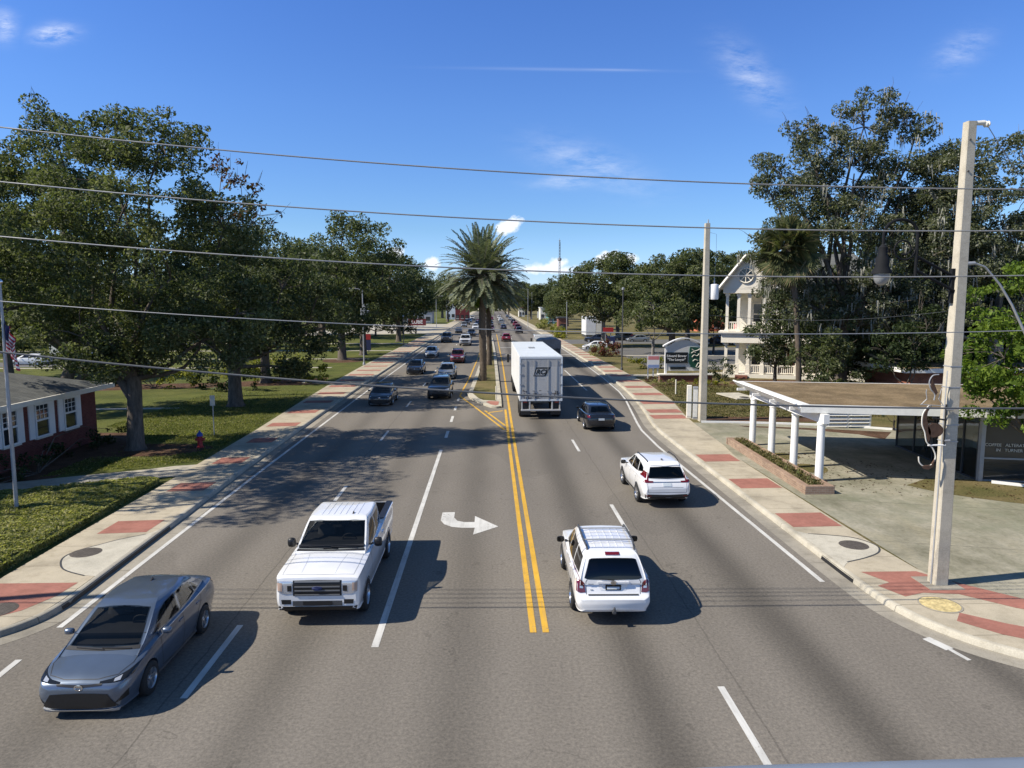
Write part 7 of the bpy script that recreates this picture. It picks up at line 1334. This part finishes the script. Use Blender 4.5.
def more(src, label, loc, rz, sc, group): c = copy_tree(src); c['label'] = label; c['group'] = group; c.location = loc; c.rotation_euler = (0, 0, rz); c.scale = (sc,) * 3; return c
GB = 'trees far behind the left lawn'
for i, (x, y, s, lb) in enumerate(((-19.5, 158, 1.0, 'far oak nearest the pale car park apron on the left'), (-27, 116, 1.05, 'far oak behind the notice board on the left lawn'), (-36, 104, .95, 'far oak left of the notice board across the pale paths'), (-48, 112, 1.1, 'far oak at the back of the lawn above the yellow shrubs'), (-62, 106, 1.0, 'far oak behind the parked white saloon on the left'), (-78, 112, 1.15, 'far oak behind the parked blue white SUV on the left'), (-44, 66, .85, 'oak between the brick house roof and the side drive'), (-95, 118, 1.2, 'far oak furthest left beyond the side drive'), (-33, 140, 1.1, 'far oak behind the red lettered sign'), (-27, 182, 1.0, 'far oak behind the cream shop'))):
    more(o130 if i % 2 else o87, lb, (x, y, .1), i * 1.9, s * .95, GB)
# right side
R1 = [(-2.6, -1.5, 6.6, 2.4, 2, 1.3), (1.2, -2.0, 6.4, 2.6, 1.8, 1.3), (4.0, -1.8, 6.0, 2.4, 1.8, 1.2), (-5.0, 0, 10.6, 2.2, 2.6, 1.8), (-3.6, 0, 13.6, 2.6, 2.6, 1.8), (-2.4, 0, 16.4, 1.9, 2.0, 1.6), (.7, 0, 18.4, 2.1, 2.2, 2.3), (.2, 0, 15.4, 2.8, 2.8, 2.0), (3.4, 0, 15.0, 2.8, 3, 2.2), (4.2, 0, 18.0, 1.5, 1.5, 1.0), (-3.4, 0, 18.0, 1.3, 1.4, 1.0), (2.6, 0, 19.4, 1.2, 1.3, 1.0), (6.0, 0, 16.2, 1.6, 1.7, 1.2), (-5.2, 0, 15.8, 1.3, 1.4, 1.0), (5.8, .3, 13.4, 2.4, 2.6, 2.0), (-.4, -.5, 12.0, 3.6, 3.4, 2.0), (3.4, -.8, 10.8, 3.2, 3, 1.9), (6.8, 0, 10.8, 2.2, 2.6, 2.0), (-5.6, 0, 14.4, 1.0, 1.1, .7), (0, -1, 8.8, 3.6, 3, 1.4), (5, -1, 8.0, 2.8, 2.6, 1.4), (-4.4, -.5, 8.2, 2.0, 2.2, 1.4)]
def moss_mesh(C, n, L):
    P = C[rng.integers(len(C), size=n)] + rng.normal(size=(n, 3)) * .35; out = []
    for p in P:
        for q in range(7):
            a = p + rng.normal(size=3) * np.array([.13, .13, .08]); l = L * rng.uniform(.35, 1.2); w = rng.uniform(.02, .05); d = rng.normal(size=2) * .05; e = rng.normal(size=2); e = e / np.linalg.norm(e) * w
            out.append([(a[0] - e[0], a[1] - e[1], a[2]), (a[0] + e[0], a[1] + e[1], a[2]), (a[0] + d[0] + e[0] * .7, a[1] + d[1] + e[1] * .7, a[2] - l * .6), (a[0] + d[0] * 1.6, a[1] + d[1] * 1.6, a[2] - l)])
    return mesh_np('moss', np.array(out).reshape(-1, 3), 4)
r1, C1, _ = tree('great oak hung with grey moss towering behind the carport office', (23.9, 47.5, .1), R1, 5.4, .42, 'greyoak', dens=6.3, per=135, crad=.68, size=.18, barkmat='bark', twigs=260, bare=320, shell=.32, group=GRT, limb_r=.5)
me = moss_mesh(np.concatenate([C1[C1[:, 2] < 11]] * 3 + [C1]), 420, .85); me.materials.append(MT['moss']); struct(link('moss', me, r1), 'stuff')
r2, C2, _ = tree('moss hung oak at the right edge behind the near concrete pole', (33.5, 46, .1), [(-4.6, 0, 12.4, 2.2, 2.4, 2.0), (-3.2, 0, 15.2, 2.4, 3, 2.0), (-2.6, 0, 13.0, 3.0, 3, 2.6), (1, 0, 15.6, 3.4, 3, 2.6), (-3.4, -.4, 9.8, 3, 3, 2.2), (.5, -.5, 10.5, 4, 3.4, 2.4), (-1.2, -1, 7.2, 4.2, 3.4, 1.8), (3.8, 0, 11, 3, 3, 3), (-4.6, -.5, 6.6, 2.4, 2.4, 1.6)], 4.6, .48, 'greyoak', dens=6.2, per=140, crad=.7, size=.18, barkmat='palebark', twigs=130, bare=120, shell=.4, group=GRT)
me = moss_mesh(C2[C2[:, 2] < 14], 220, .85); me.materials.append(MT['moss']); struct(link('moss', me, r2), 'stuff')
tree('bright green leafy tree at the right edge in front of the office', (19.3, 24.2, .1), [(-.4, 0, 6.6, 2.3, 2.2, 1.8), (-1.5, -.2, 5.0, 1.7, 1.8, 1.6), (.6, 0, 4.6, 2.2, 2, 1.8), (-.7, -.8, 3.5, 1.5, 1.4, 1.0), (-1.8, 0, 3.6, .9, 1, .9)], 2.2, .14, 'brightleaf', name='leafy_tree', dens=13, per=110, crad=.42, size=.14, twigs=60, group=GRT, asp=.55)
tree('dark spreading tree beside the sabal palm trunk before the veranda', (23.4, 57.4, .1), [(1.2, 0, 9.2, 1.7, 1.6, 1.4), (1.6, 0, 7.0, 1.9, 1.8, 1.6), (.6, 0, 6.2, 1.8, 2.0, 1.9), (-1.0, 0, 4.4, 1.5, 1.8, 1.5), (1.4, 0, 4.6, 2.0, 2, 1.8), (.2, -.5, 3.0, 1.9, 1.6, 1.2), (.2, 0, 8.0, 1.5, 1.4, 1.3), (-1.2, -.4, 3.0, 1.3, 1.3, .9)], 1.6, .16, 'oak2', name='small_tree', dens=9, per=75, crad=.55, size=.20, twigs=50, bare=50, group=GRT)
tree('dark leafy tree hiding the right half of the verandaed house', (27.6, 57.2, .1), [(0, 0, 6.4, 2.4, 2.2, 2.2), (-1.5, 0, 4.2, 1.9, 2, 1.8), (1.6, 0, 4.6, 2.0, 2, 2.0), (.2, -.5, 2.6, 2.2, 1.6, 1.4), (.6, 0, 8.8, 1.8, 1.6, 1.5)], 1.8, .18, 'oak2', name='small_tree', dens=9, per=80, crad=.55, size=.20, twigs=50, bare=40, group=GRT)
tree('evergreen thicket tree behind the middle of the carport roof', (24.6, 49.5, .1), [(0, 0, 5.0, 2.8, 2.6, 2.4), (2.6, 0, 4.6, 2.6, 2.4, 2.4), (-1.8, 0, 3.6, 1.8, 2, 1.8), (1.2, -1, 2.4, 2.4, 2, 1.6)], 1.4, .18, 'oak2', name='small_tree', dens=8, per=70, crad=.6, size=.22, twigs=40, group=GRT)
tree('dark rounded tree between the office roof and the great oak', (29.5, 50.5, .1), [(0, 0, 4.9, 3.4, 3, 2.8), (-3.0, 0, 3.8, 2.4, 2.4, 2.2), (3.4, 0, 4.6, 3, 3, 2.8)], 1.4, .2, 'darkshrub', name='small_tree', dens=8, per=70, crad=.65, size=.24, twigs=30, group=GRT)
tree('dark shade tree behind the near concrete pole', (37.0, 50.5, .1), [(0, 0, 5.2, 3.8, 3, 3.0), (-3.0, 0, 4.0, 2.4, 2.4, 2.4), (3.6, 0, 5.0, 3, 3, 3.0), (-.5, 0, 8.2, 3, 3, 2)], 1.4, .2, 'darkshrub', name='small_tree', dens=7, per=70, crad=.7, size=.26, twigs=30, group=GRT)
tree('leafy undergrowth tree behind the white louvred screen', (21.2, 45.2, .1), [(0, 0, 3.2, 1.7, 1.6, 1.5), (1.6, 0, 2.8, 1.6, 1.6, 1.4), (.8, 0, 5.0, 1.6, 1.6, 1.4)], 1.0, .12, 'oak', name='small_tree', dens=10, per=70, crad=.5, size=.19, twigs=30, bare=20, group=GRT)
tree('dense undergrowth tree at the left corner of the annexe roof', (25.4, 41.8, .1), [(0, 0, 4.4, 1.6, 1.5, 1.5), (-1.6, 0, 3.9, 1.5, 1.5, 1.3), (.9, .3, 5.4, 1.4, 1.4, 1.2)], 1.8, .14, 'darkshrub', name='small_tree', dens=10, per=70, crad=.5, size=.19, twigs=30, bare=20, group=GRT)
tree('tiny dark tree on the mulch beside the white louvred screen', (21.9, 37.4, .1), [(0, 0, 1.35, .75, .7, .45), (-.5, 0, 1.05, .5, .5, .35), (.5, 0, 1.1, .5, .5, .35)], .6, .045, 'oak2', name='small_tree', dens=26, per=34, crad=.2, size=.10, twigs=20, group=GRT)
o95, _, _ = tree('spreading oak with dark trunk behind the arched sign', (25.0, 97, .1), [(-1, 0, 9.6, 4.6, 4.6, 3.6), (1.5, -2, 5.0, 4.4, 3, 1.6), (-4.5, -1, 5.2, 3, 3, 1.6), (5.5, -1, 5.6, 3, 3, 1.8), (3.4, 0, 10.8, 4, 4, 3.2), (-4.6, 0, 8.2, 3.4, 3.8, 2.6), (5.4, 0, 8.4, 3.2, 3.6, 2.6), (.4, -1.2, 6.2, 4.6, 4, 1.8), (5.6, 0, 12.2, 2.2, 2.2, 1.8)], 3.2, .5, 'oak', dens=4.2, per=140, crad=1.05, size=.31, twigs=50, bare=20, group=GRT, limb_r=.5)
tree('oak with pale slim trunk beside the white side-on saloon', (17.9, 112, .1), [(0, 0, 10.2, 5.0, 5, 3.8), (-4.2, 0, 9.4, 3.0, 3.4, 3.0), (4.6, 0, 9.8, 3.6, 4, 3.2), (-1, -1, 6.4, 4.4, 4, 2.0), (2, 0, 12.8, 2.6, 2.6, 1.8)], 4.2, .34, 'oak', barkmat='palebark', dens=4.0, per=125, crad=1.15, size=.34, twigs=40, group=GRT)
tree('low oak in front of the spreading oak beside the footpath', (19.4, 84, .1), [(0, 0, 6.2, 3.0, 3, 2.0), (2.2, 0, 5.4, 2.2, 2.4, 1.6), (-1.6, 0, 5.2, 1.8, 2, 1.4)], 2.6, .2, 'oak', barkmat='palebark', dens=3.4, per=50, crad=.8, size=.34, twigs=30, group=GRT)
GF = 'trees far away on the right and at the road end'
for i, (x, y, s, lb) in enumerate(((33, 118, 1.0, 'far oak left of the transformer pole behind the car park'), (43, 112, 1.05, 'far oak behind the transformer pole'), (56, 108, 1.1, 'far oak just left of the veranda gable'), (70, 118, 1.1, 'far oak behind the verandaed house'), (27, 150, .95, 'far oak behind the brown kiosk'), (27, 262, 1.0, 'tall far tree at the right of the road end'), (11, 425, 1.25, 'farthest broad tree closing the road view'), (21, 415, 1.35, 'far tree beside the white shop at the road end'), (32, 430, 1.2, 'far tree between the white shop and the canopy'), (-6, 450, 1.1, 'far tree behind the palm at the road end'), (29, 300, 1.2, 'far tree behind the teal shop'), (17.5, 305, 1.05, 'broad far tree at the right kerb before the road end'), (-15.5, 262, 1.0, 'far tree standing behind the palm crown on the left kerb'), (19.5, 186, .85, 'far tree over the farthest right hedge'), (23, 212, .95, 'far tree before the teal shop'), (-22, 330, 1.2, 'far tree beside the grey shop front on the left'), (40, 190, 1.1, 'far tree right of the orange walled house'), (62, 196, 1.1, 'far tree behind the pink walled house'), (38, 150, 1.0, 'far oak beyond the navy SUV'), (90, 130, 1.3, 'far oak hidden behind the mossy oaks'), (-24, 400, 1.5, 'far tree behind the white flat roofed block'), (52, 62, .9, 'oak behind the flat roofed annexe'), (44, 74, .95, 'oak between the house and the annexe'))):
    more(o95 if i % 2 else o130, lb, (x, y, .1), i * 2.3 + .5, s, GF)
tree('rusty leaved tree beside the veranda left corner', (30.5, 96, .1), [(0, 0, 6.0, 2.4, 2.4, 3.0), (1.0, 0, 3.6, 2.4, 2.4, 2.0)], 1.8, .16, 'redleaf', name='rusty_tree', dens=3.2, per=46, crad=.7, size=.32, twigs=25, group=GRT)

# ---- palms
def frond(m_leaf, m_rib, base, az, el, L, droop, nl=34, ll=.55, wl=.035, seg=12, pinn=.95):
    p = Vector(base); d = Vector((math.cos(az) * math.cos(el), math.sin(az) * math.cos(el), math.sin(el))); pts = [p.copy()]
    for i in range(seg):
        d.z -= droop / seg * (.5 + 1.3 * i / seg); d.normalize(); p = p + d * L / seg; pts.append(p.copy())
    m_rib.tube(pts, [.035 * (1 - .85 * i / seg) for i in range(seg + 1)], 4, False)
    for k in range(nl):
        t = .12 + .88 * k / nl; x = t * seg; i = min(int(x), seg - 1); q = pts[i].lerp(pts[i + 1], x - i); dd = (pts[i + 1] - pts[i]).normalized(); sd = dd.cross(Vector((0, 0, 1)));
        if sd.length < 1e-3: sd = Vector((1, 0, 0))
        sd.normalize(); up = sd.cross(dd); l = ll * math.sin(PI * (.15 + .8 * t)) * rng.uniform(.85, 1.1)
        for s_ in (-1, 1):
            e = q + (sd * s_ * .75 + dd * .62 + up * rng.uniform(.05, .35)) .normalized() * l; e.z -= .12 * l; mid = q.lerp(e, .5); w = up.cross((e - q).normalized()) * wl
            m_leaf += [tuple(q), tuple(mid + w), tuple(e), tuple(mid - w)]
def date_palm(label, loc, hgt, r, seed, n=150, L=4.35):
    t = thing('date_palm', label, 'palm', loc, 0, 'date palms in the median'); m = MB(); pts = []; rad = []
    for i in range(int(hgt * 5) + 1):
        z = i / 5; pts.append((.03 * math.sin(z), 0, z)); rad.append(r * (1.12 - .12 * min(1, z)) * (1.06 if i % 2 else .96) * (1 if z < hgt - 1.2 else 1.28))
    m.tube(pts, rad, 14); m.build('trunk', MT['palmbark'], t, 50); lf = []; rb = MB(); b = (0, 0, hgt)
    for k in range(n):
        u = k / n; el = R(82 - 112 * u ** .85) + rng.normal() * .06; az = k * 2.399963 + rng.normal() * .1; frond(lf, rb, (math.cos(az) * .2, math.sin(az) * .2, hgt - .7 * u + .2), az, el, L * rng.uniform(.88, 1.06) * (.9 if u > .85 else 1), .5 + .55 * (1 - abs(2 * u - .9)), 44, .66, .055)
    me = mesh_np('fronds', np.array(lf), 4); me.materials.append(MT['palmleaf']); o = link('fronds', me, t); rb.build('frond_ribs', MT['yellowshrub'] if False else MT['palebark'], o)
    V = leaf_quads(np.array([(.30 + .35 * rng.random(), -.45 + rng.normal() * .15, hgt - 1.3 - 1.5 * rng.random()) for _ in range(420)]) * np.array([-1, 1, 1]), .22, 0, .35); me = mesh_np('fern', V, 4); me.materials.append(MT['brightleaf']); link('fern_tuft', me, t)
    return t
date_palm('large date palm with bushy crown on the grassy median', (-.66, 63, .13), 9.3, .31, 1)
dp = date_palm('second date palm hidden close behind the first on the median', (-.12, 79, .13), 8.6, .29, 2)
sp = thing('cabbage_palm', 'sabal palm with shaggy fan crown rising before the white gable', 'palm', (18.7, 45.0, .1), 0)
m = MB(); m.tube([(1.4, .3, 0), (1.25, .2, 3), (.8, 0, 7), (.1, 0, 10.6)], [.2, .17, .17, .22], 10); m.build('trunk', MT['palmbark'], sp, 50); lf = []
for k in range(120):
    u = k / 120; az = k * 2.4; el = R(80 - 150 * u); b = Vector((.1, 0, 10.4 + .3 * math.sin(k))); d = Vector((math.cos(az) * math.cos(el), math.sin(az) * math.cos(el), math.sin(el))); hub = b + d * rng.uniform(.7, 1.5)
    sd = d.cross(Vector((0, 0, 1))).normalized(); up = sd.cross(d); q_ = rng.uniform(-1.35, 1.35); sd, up = sd * math.cos(q_) + up * math.sin(q_), up * math.cos(q_) - sd * math.sin(q_)
    lf += [tuple(b), tuple(b + sd * .03), tuple(hub), tuple(hub - sd * .03)]
    for q in range(24):
        a = (q / 23 - .5) * 3.4; e = hub + (d * math.cos(a) + sd * math.sin(a) + up * .15) * rng.uniform(.8, 1.15); e.z -= .35 * (1 - math.cos(a)) + .25; mid = hub.lerp(e, .5); w = (e - hub).cross(up).normalized() * .055; lf += [tuple(hub), tuple(mid + w), tuple(e), tuple(mid - w)]
me = mesh_np('fan_leaves', np.array(lf), 4); me.materials.append(MT['fanleaf']); link('fan_leaves', me, sp)

# ---- shrubs, hedge bed, planter plants, litter
def shrub(name, label, loc, lobes, mt, dens=14, per=40, crad=.28, size=.12, group=None, cat='shrub', flat=.8):
    t = thing(name, label, cat, loc, 0, group); me, C = crown_mesh(lobes, dens, per, crad, size, .5, .6, flat); me.materials.append(MT[mt]); link('foliage', me, t); m = MB()
    for k in range(10): c = C[rng.integers(len(C))]; branch(m, (rng.normal() * .08, rng.normal() * .08, 0), tuple(c), .03, .008, .05, 4, 4)
    m.build('stems', MT['bark'], t); return t
def blobs(n, L, w, h, a=0): return [((i - (n - 1) / 2) * L / n * math.cos(a) + rng.normal() * .15, (i - (n - 1) / 2) * L / n * math.sin(a) + rng.normal() * .15, h * rng.uniform(.42, .55), L / n * .75, w * rng.uniform(.85, 1.15), h * rng.uniform(.42, .6)) for i in range(n)]
GS = 'shrub clumps along the left beds'
shrub('yellow_shrub', 'sunlit yellow green shrub clump left of the second oak trunk', (-27.2, 58, .1), blobs(5, 6.4, 1.1, 1.9), 'yellowshrub', 5, 60, .42, .22, GS); shrub('dark_shrub', 'dark low shrub clump touching the second oak trunk', (-20.8, 56.6, .1), blobs(4, 5.5, 1.2, 1.7), 'darkshrub', 5, 60, .42, .22, GS)
shrub('yellow_shrub', 'long yellow green shrub row right of the second oak trunk', (-17.4, 62.3, .1), blobs(6, 6.6, 1.1, 1.35, .3), 'yellowshrub', 5, 60, .4, .2, GS); shrub('yellow_shrub', 'flat pale shrub bed in the middle of the sunny lawn', (-24.8, 82, .1), blobs(7, 9.5, 1.4, 1.1), 'hedge', 3, 60, .5, .26, GS)
shrub('yellow_shrub', 'yellow tipped shrub behind the left edge of the shrub row', (-23.6, 66.5, .1), blobs(4, 5.0, 1.0, 1.6), 'yellowshrub', 5, 55, .42, .22, GS); shrub('dark_shrub', 'dark shrub clump between the house eave and the yellow shrubs', (-32.5, 60, .1), blobs(4, 5, 1.2, 1.8), 'darkshrub', 4, 60, .45, .24, GS)
shrub('foundation_hedge', 'dark hedge under the shuttered house windows', (-18.55, 29.0, .1), blobs(12, 14, .55, .95, PI / 2), 'darkshrub', 12, 50, .25, .12, GS)
GH = 'shrubs on the right verge'
shrub('red_hedge', 'rounded red and green hedge beside the driveway on the right', (14.95, 91.5, .1), [(-.8, 0, .95, .9, 1.0, .95), (.3, 0, 1.05, 1.0, 1.1, 1.05), (1.1, 0, 1.0, .6, .9, .95)], 'redshrub', 12, 60, .4, .2, GH); shrub('yellow_shrub', 'yellow green hedge behind the small panel sign', (16.9, 74.2, .1), blobs(5, 4.6, .8, 1.35), 'yellowshrub', 8, 50, .38, .2, GH)
shrub('yellow_shrub', 'yellow green shrub capping the red hedge', (14.3, 93.0, .1), blobs(3, 2.4, .8, 1.9), 'hedge', 8, 50, .38, .2, GH); shrub('round_bush', 'dark clipped round bush left of the veranda corner', (20.9, 63.4, .1), [(0, 0, .95, 1.2, 1.1, .98)], 'darkshrub', 26, 50, .3, .14, GH)
for i, (x, y, L) in enumerate(((14.0, 140, 4), (14.6, 152, 5), (15.4, 168, 6), (14.2, 190, 7))): shrub('yellow_shrub', ['bright hedge just beyond the white side-on saloon', 'mid green hedge at the foot of the far lamp post', 'third hedge along the far right pavement', 'farthest hedge along the right pavement'][i], (x, y, .1), blobs(4, L, 1.2, 2.0 + .2 * i, 1.2), 'hedge' if i % 2 else 'yellowshrub', 4, 50, .6, .34, GH)
shrub('low_shrub', 'low green plants at the left foot of the brick sign base', (15.6, 59.6, .1), blobs(4, 3.2, .35, .5), 'hedge', 16, 40, .2, .12, GH); shrub('low_shrub', 'low yellowish plants at the right foot of the brick sign base', (18.6, 59.4, .1), blobs(4, 2.8, .4, .6), 'yellowshrub', 16, 40, .2, .12, GH); shrub('low_shrub', 'small dark plant on the mulch by the panel sign', (14.4, 62.0, .1), blobs(3, 1.3, .3, .5), 'redleaf', 20, 40, .2, .12, GH)
shrub('indoor_plant', 'dark potted plant standing inside the glass office wall', (20.6, 32.4, .12), [(0, 0, 1.2, .4, .35, .5), (.1, 0, .8, .45, .4, .35)], 'darkshrub', 40, 30, .2, .12)
# hedge bed: clipped ground cover, nobody could count its plants
bed = [(-12.5, 15.5), (-12.62, 21), (-12.72, 27.0), (-13.2, 27.25), (-14.2, 26.95), (-16, 26.05), (-18.4, 24.9), (-23, 22.6), (-23, 15.5)]
def inside(px, py, poly):
    c = np.zeros(len(px), bool); j = len(poly) - 1
    for i in range(len(poly)):
        xi, yi = poly[i]; xj, yj = poly[j]; k = ((yi > py) != (yj > py)) & (px < (xj - xi) * (py - yi) / (yj - yi + 1e-12) + xi); c ^= k; j = i
    return c
def edge_dist(px, py, poly):
    d = np.full(len(px), 9.0)
    for i in range(len(poly)):
        a = np.array(poly[i]); b = np.array(poly[(i + 1) % len(poly)]); ab = b - a; t = np.clip(((px - a[0]) * ab[0] + (py - a[1]) * ab[1]) / (ab @ ab), 0, 1); d = np.minimum(d, np.hypot(px - a[0] - t * ab[0], py - a[1] - t * ab[1]))
    return d
N_ = 300000; px, py = rng.uniform(-19.5, -12.4, N_), rng.uniform(15.5, 27.3, N_); k = inside(px, py, bed); px, py = px[k], py[k]; d = edge_dist(px, py, bed)
hh = .26 * np.clip(d / .16, .25, 1) ** .5 + .035 * np.sin(px * 5.1 + py * 3.3) + .03 * np.sin(py * 7.7 - px * 4); z = .12 + hh - rng.exponential(.05, len(px)); keep = z > .13
P = np.stack([px, py, z], 1)[keep]; V = leaf_quads(P, .078, 1.1, .6, .1)
na = 14000; t_ = rng.random(na); ed = [(-12.5, 15.5), (-12.62, 21), (-12.72, 27.0), (-13.2, 27.25), (-14.2, 26.95), (-16, 25.95), (-18.4, 24.6)]; q = np.array(ed); seg = rng.integers(0, len(ed) - 1, na); seg = np.where(rng.random(na) < .75, rng.integers(0, 2, na), seg); E_ = q[seg] + (q[seg + 1] - q[seg]) * t_[:, None]
V2 = leaf_quads(np.stack([E_[:, 0] + rng.normal(size=na) * .02 - .03, E_[:, 1] + rng.normal(size=na) * .02, .13 + rng.random(na) * .20], 1), .10, .2, .6, .1)
me = mesh_np('groundcover', np.concatenate([V, V2]), 4); me.materials.append(MT['hedge']); o = link('clipped_groundcover', me); tag(o, 'clipped green groundcover bed beside the left pavement', 'groundcover'); o['kind'] = 'stuff'
m = MB(); m.prism([(x * 1.0 - .08 if x > -13 else x, y) for x, y in bed], .1, .20); struct(m.build('bed_soil', MT['mulch']))
# planter plants, lawn tufts, fallen leaves
def scatter(name, label, cat, poly_pts, n, size, mt, z, up=.4, hgt=.1, prob=None):
    xs = [p[0] for p in poly_pts]; ysx = [p[1] for p in poly_pts]; px, py = rng.uniform(min(xs), max(xs), n), rng.uniform(min(ysx), max(ysx), n); k = inside(px, py, poly_pts)
    if prob: k &= rng.random(n) < prob(px, py)
    P = np.stack([px[k], py[k], z + rng.random(k.sum()) * hgt], 1)
    me = mesh_np(name, leaf_quads(P, size, up, .4), 4); me.materials.append(MT[mt]); o = link(name, me); tag(o, label, cat); o['kind'] = 'stuff'; return o
scatter('planter_plants', 'straggly grey green plants growing in the brick planter', 'plants', [(11.62, 25.0), (12.22, 25.0), (12.3, 33.8), (11.88, 33.8)], 1500, .13, 'dryblade', .37, .2, .14)
scatter('grass_tufts', 'short grass of the sunlit lawn around the near oak', 'grass', [(-12.85, 30.8), (-14.4, 29.9), (-16.2, 29.1), (-17.9, 28.2), (-17.9, 37), (-21.5, 40), (-21.5, 57), (-13.9, 57), (-13.0, 40)], 120000, .075, 'lawnblade', .118, .5, .035, lambda x, y: np.clip((57 - y) / 24, 0, 1) * np.clip(((x + 16.4) / 3.2) ** 2 + ((y - 33.4) / 1.9) ** 2 - .6, 0.02, 1))
scatter('dead_leaves', 'dry fallen leaves on the concrete lot', 'leaves', [(12.7, 25), (24, 22), (25, 27), (18.5, 27.5), (13.2, 33), (12.7, 33)], 1500, .08, 'redleaf', .127, 2.5, .01)
scatter('dry_tufts', 'dry grass tufts on the right verge by the second pole', 'grass', [(12.2, 42), (24, 42), (22, 58), (14, 60), (13, 50)], 26000, .12, 'dryblade', .11, .3, .05)

# the woods on the skyline, one dark mass
wl = [(float(x), 620 + 60 * math.sin(x * .02), 5 + 3 * math.sin(x * .05) + 2 * math.sin(x * .13), 16, 10, 7 + 2 * math.sin(x * .09)) for x in range(-900, 901, 18)]
me, _ = crown_mesh(wl, .05, 60, 6.5, 2.6, .5); me.materials.append(MT['oak2']); o = link('far_woods', me); tag(o, 'dark band of far woods along the skyline', 'woods'); o['kind'] = 'stuff'

thk = None
for i, (x, y, s_) in enumerate(((-24, 150, 1.0), (-36, 156, 1.1), (-48, 132, 1.0), (-60, 128, 1.1), (-73, 126, 1.15), (-87, 131, 1.2), (-102, 128, 1.2), (-118, 134, 1.3), (-52, 95, .75), (-66, 98, .8))):
    if thk is None: thk, _, _ = tree('dark low thicket closing the back of the left lawn', (x, y, .1), [(0, 0, 3.6, 5.6, 3.5, 3.2), (4.8, 0, 3.0, 3.6, 3, 2.8), (-5, 0, 3.4, 3.8, 3, 3.0), (1.5, 0, 6.2, 3.4, 3, 2.2)], 1.2, .22, 'oak2', name='thicket', dens=2.4, per=80, crad=1.1, size=.42, twigs=20, group='thickets behind the left lawn')
    else: more(thk, 'dark low thicket closing the back of the left lawn', (x, y, .1), i * 2.7, s_, 'thickets behind the left lawn')

# ================================================================== overhead wires and their off-frame supports
def wire(pts, r, mt, label):
    x = [p[0] for p in pts]; z = [p[1] for p in pts]; c = np.polyfit(x, z, 2 if len(pts) > 2 else 1); m = MB()
    X = np.linspace(-19.6, 34, 70); c0 = np.polyval(c, 1.0); s0 = (z[-1] - z[0]) / (x[-1] - x[0]); base = z[0] + (X - x[0]) * s0; sag = .012 * ((X - 0) ** 2 - 90) * .22
    m.tube([(a, 14.6, float(b + s)) for a, b, s in zip(X, base, sag)], r, 6); o = m.build('overhead_wire', MT[mt], None, 60); o.data.transform(Matrix.Translation((0, -14.6, 0))); o.location = (0, 14.6, 0)
    return tag(o, label, 'wire', 'overhead wires crossing the road')
wire([(-9.52, 10.40), (10.97, 9.24)], .0145, 'wire', 'uppermost overhead wire, crossing the left tree tops')
wire([(-9.61, 9.36), (11.04, 8.40)], .0145, 'wire', 'second overhead wire from the top')
wire([(-9.69, 8.30), (11.12, 7.48)], .0145, 'wire', 'third overhead wire, level with the palm crown')
wire([(-9.79, 7.02), (11.21, 6.33)], .011, 'wire', 'thin fourth overhead wire, crossing the palm trunk')
wire([(-9.88, 6.00), (11.35, 4.67)], .021, 'wire_dark', 'lowest and thickest overhead cable, crossing the box trailer')
for (x, y, hgt, lb) in ((-20.0, 14.6, 12.2, 'wooden pole outside the left edge carrying the wires'), (34.2, 14.6, 9.6, 'wooden pole outside the right edge carrying the wires')):
    t = thing('wooden_pole', lb, 'pole', (x, y, .05)); m = MB(); m.tube([(0, 0, 0), (0, 0, hgt)], [.17, .12], 10); m.build('shaft', MT['woodpole'], t, 60); m = MB(); m.box(-.06, .06, -.9, .9, hgt - .7, hgt - .58); m.build('crossarm', MT['woodpole'], t)
m = MB(); m.tube([(0, 0, 0), (.5, .2, -.45), (1.1, .45, -.95), (3, 1.2, -2.0)], .009, 5); tag(m.build('service_wire', MT['wire'], None, None, loc=(11.36, 16.45, 11.06)), 'thin wire running down right from the near pole top', 'wire')
m = MB(); m.tube([(x, 40.8, z) for x, z in zip(np.linspace(0, 14, 12), np.linspace(0, .2, 12) - .4 * np.sin(np.linspace(0, PI, 12)))], .012, 4); m.v = [(a, b - 40.8, c) for a, b, c in m.v]; tag(m.build('service_wire', MT['wire_dark'], None, None, loc=(12.6, 40.9, 6.3)), 'thin wire from the transformer pole towards the great oak', 'wire')
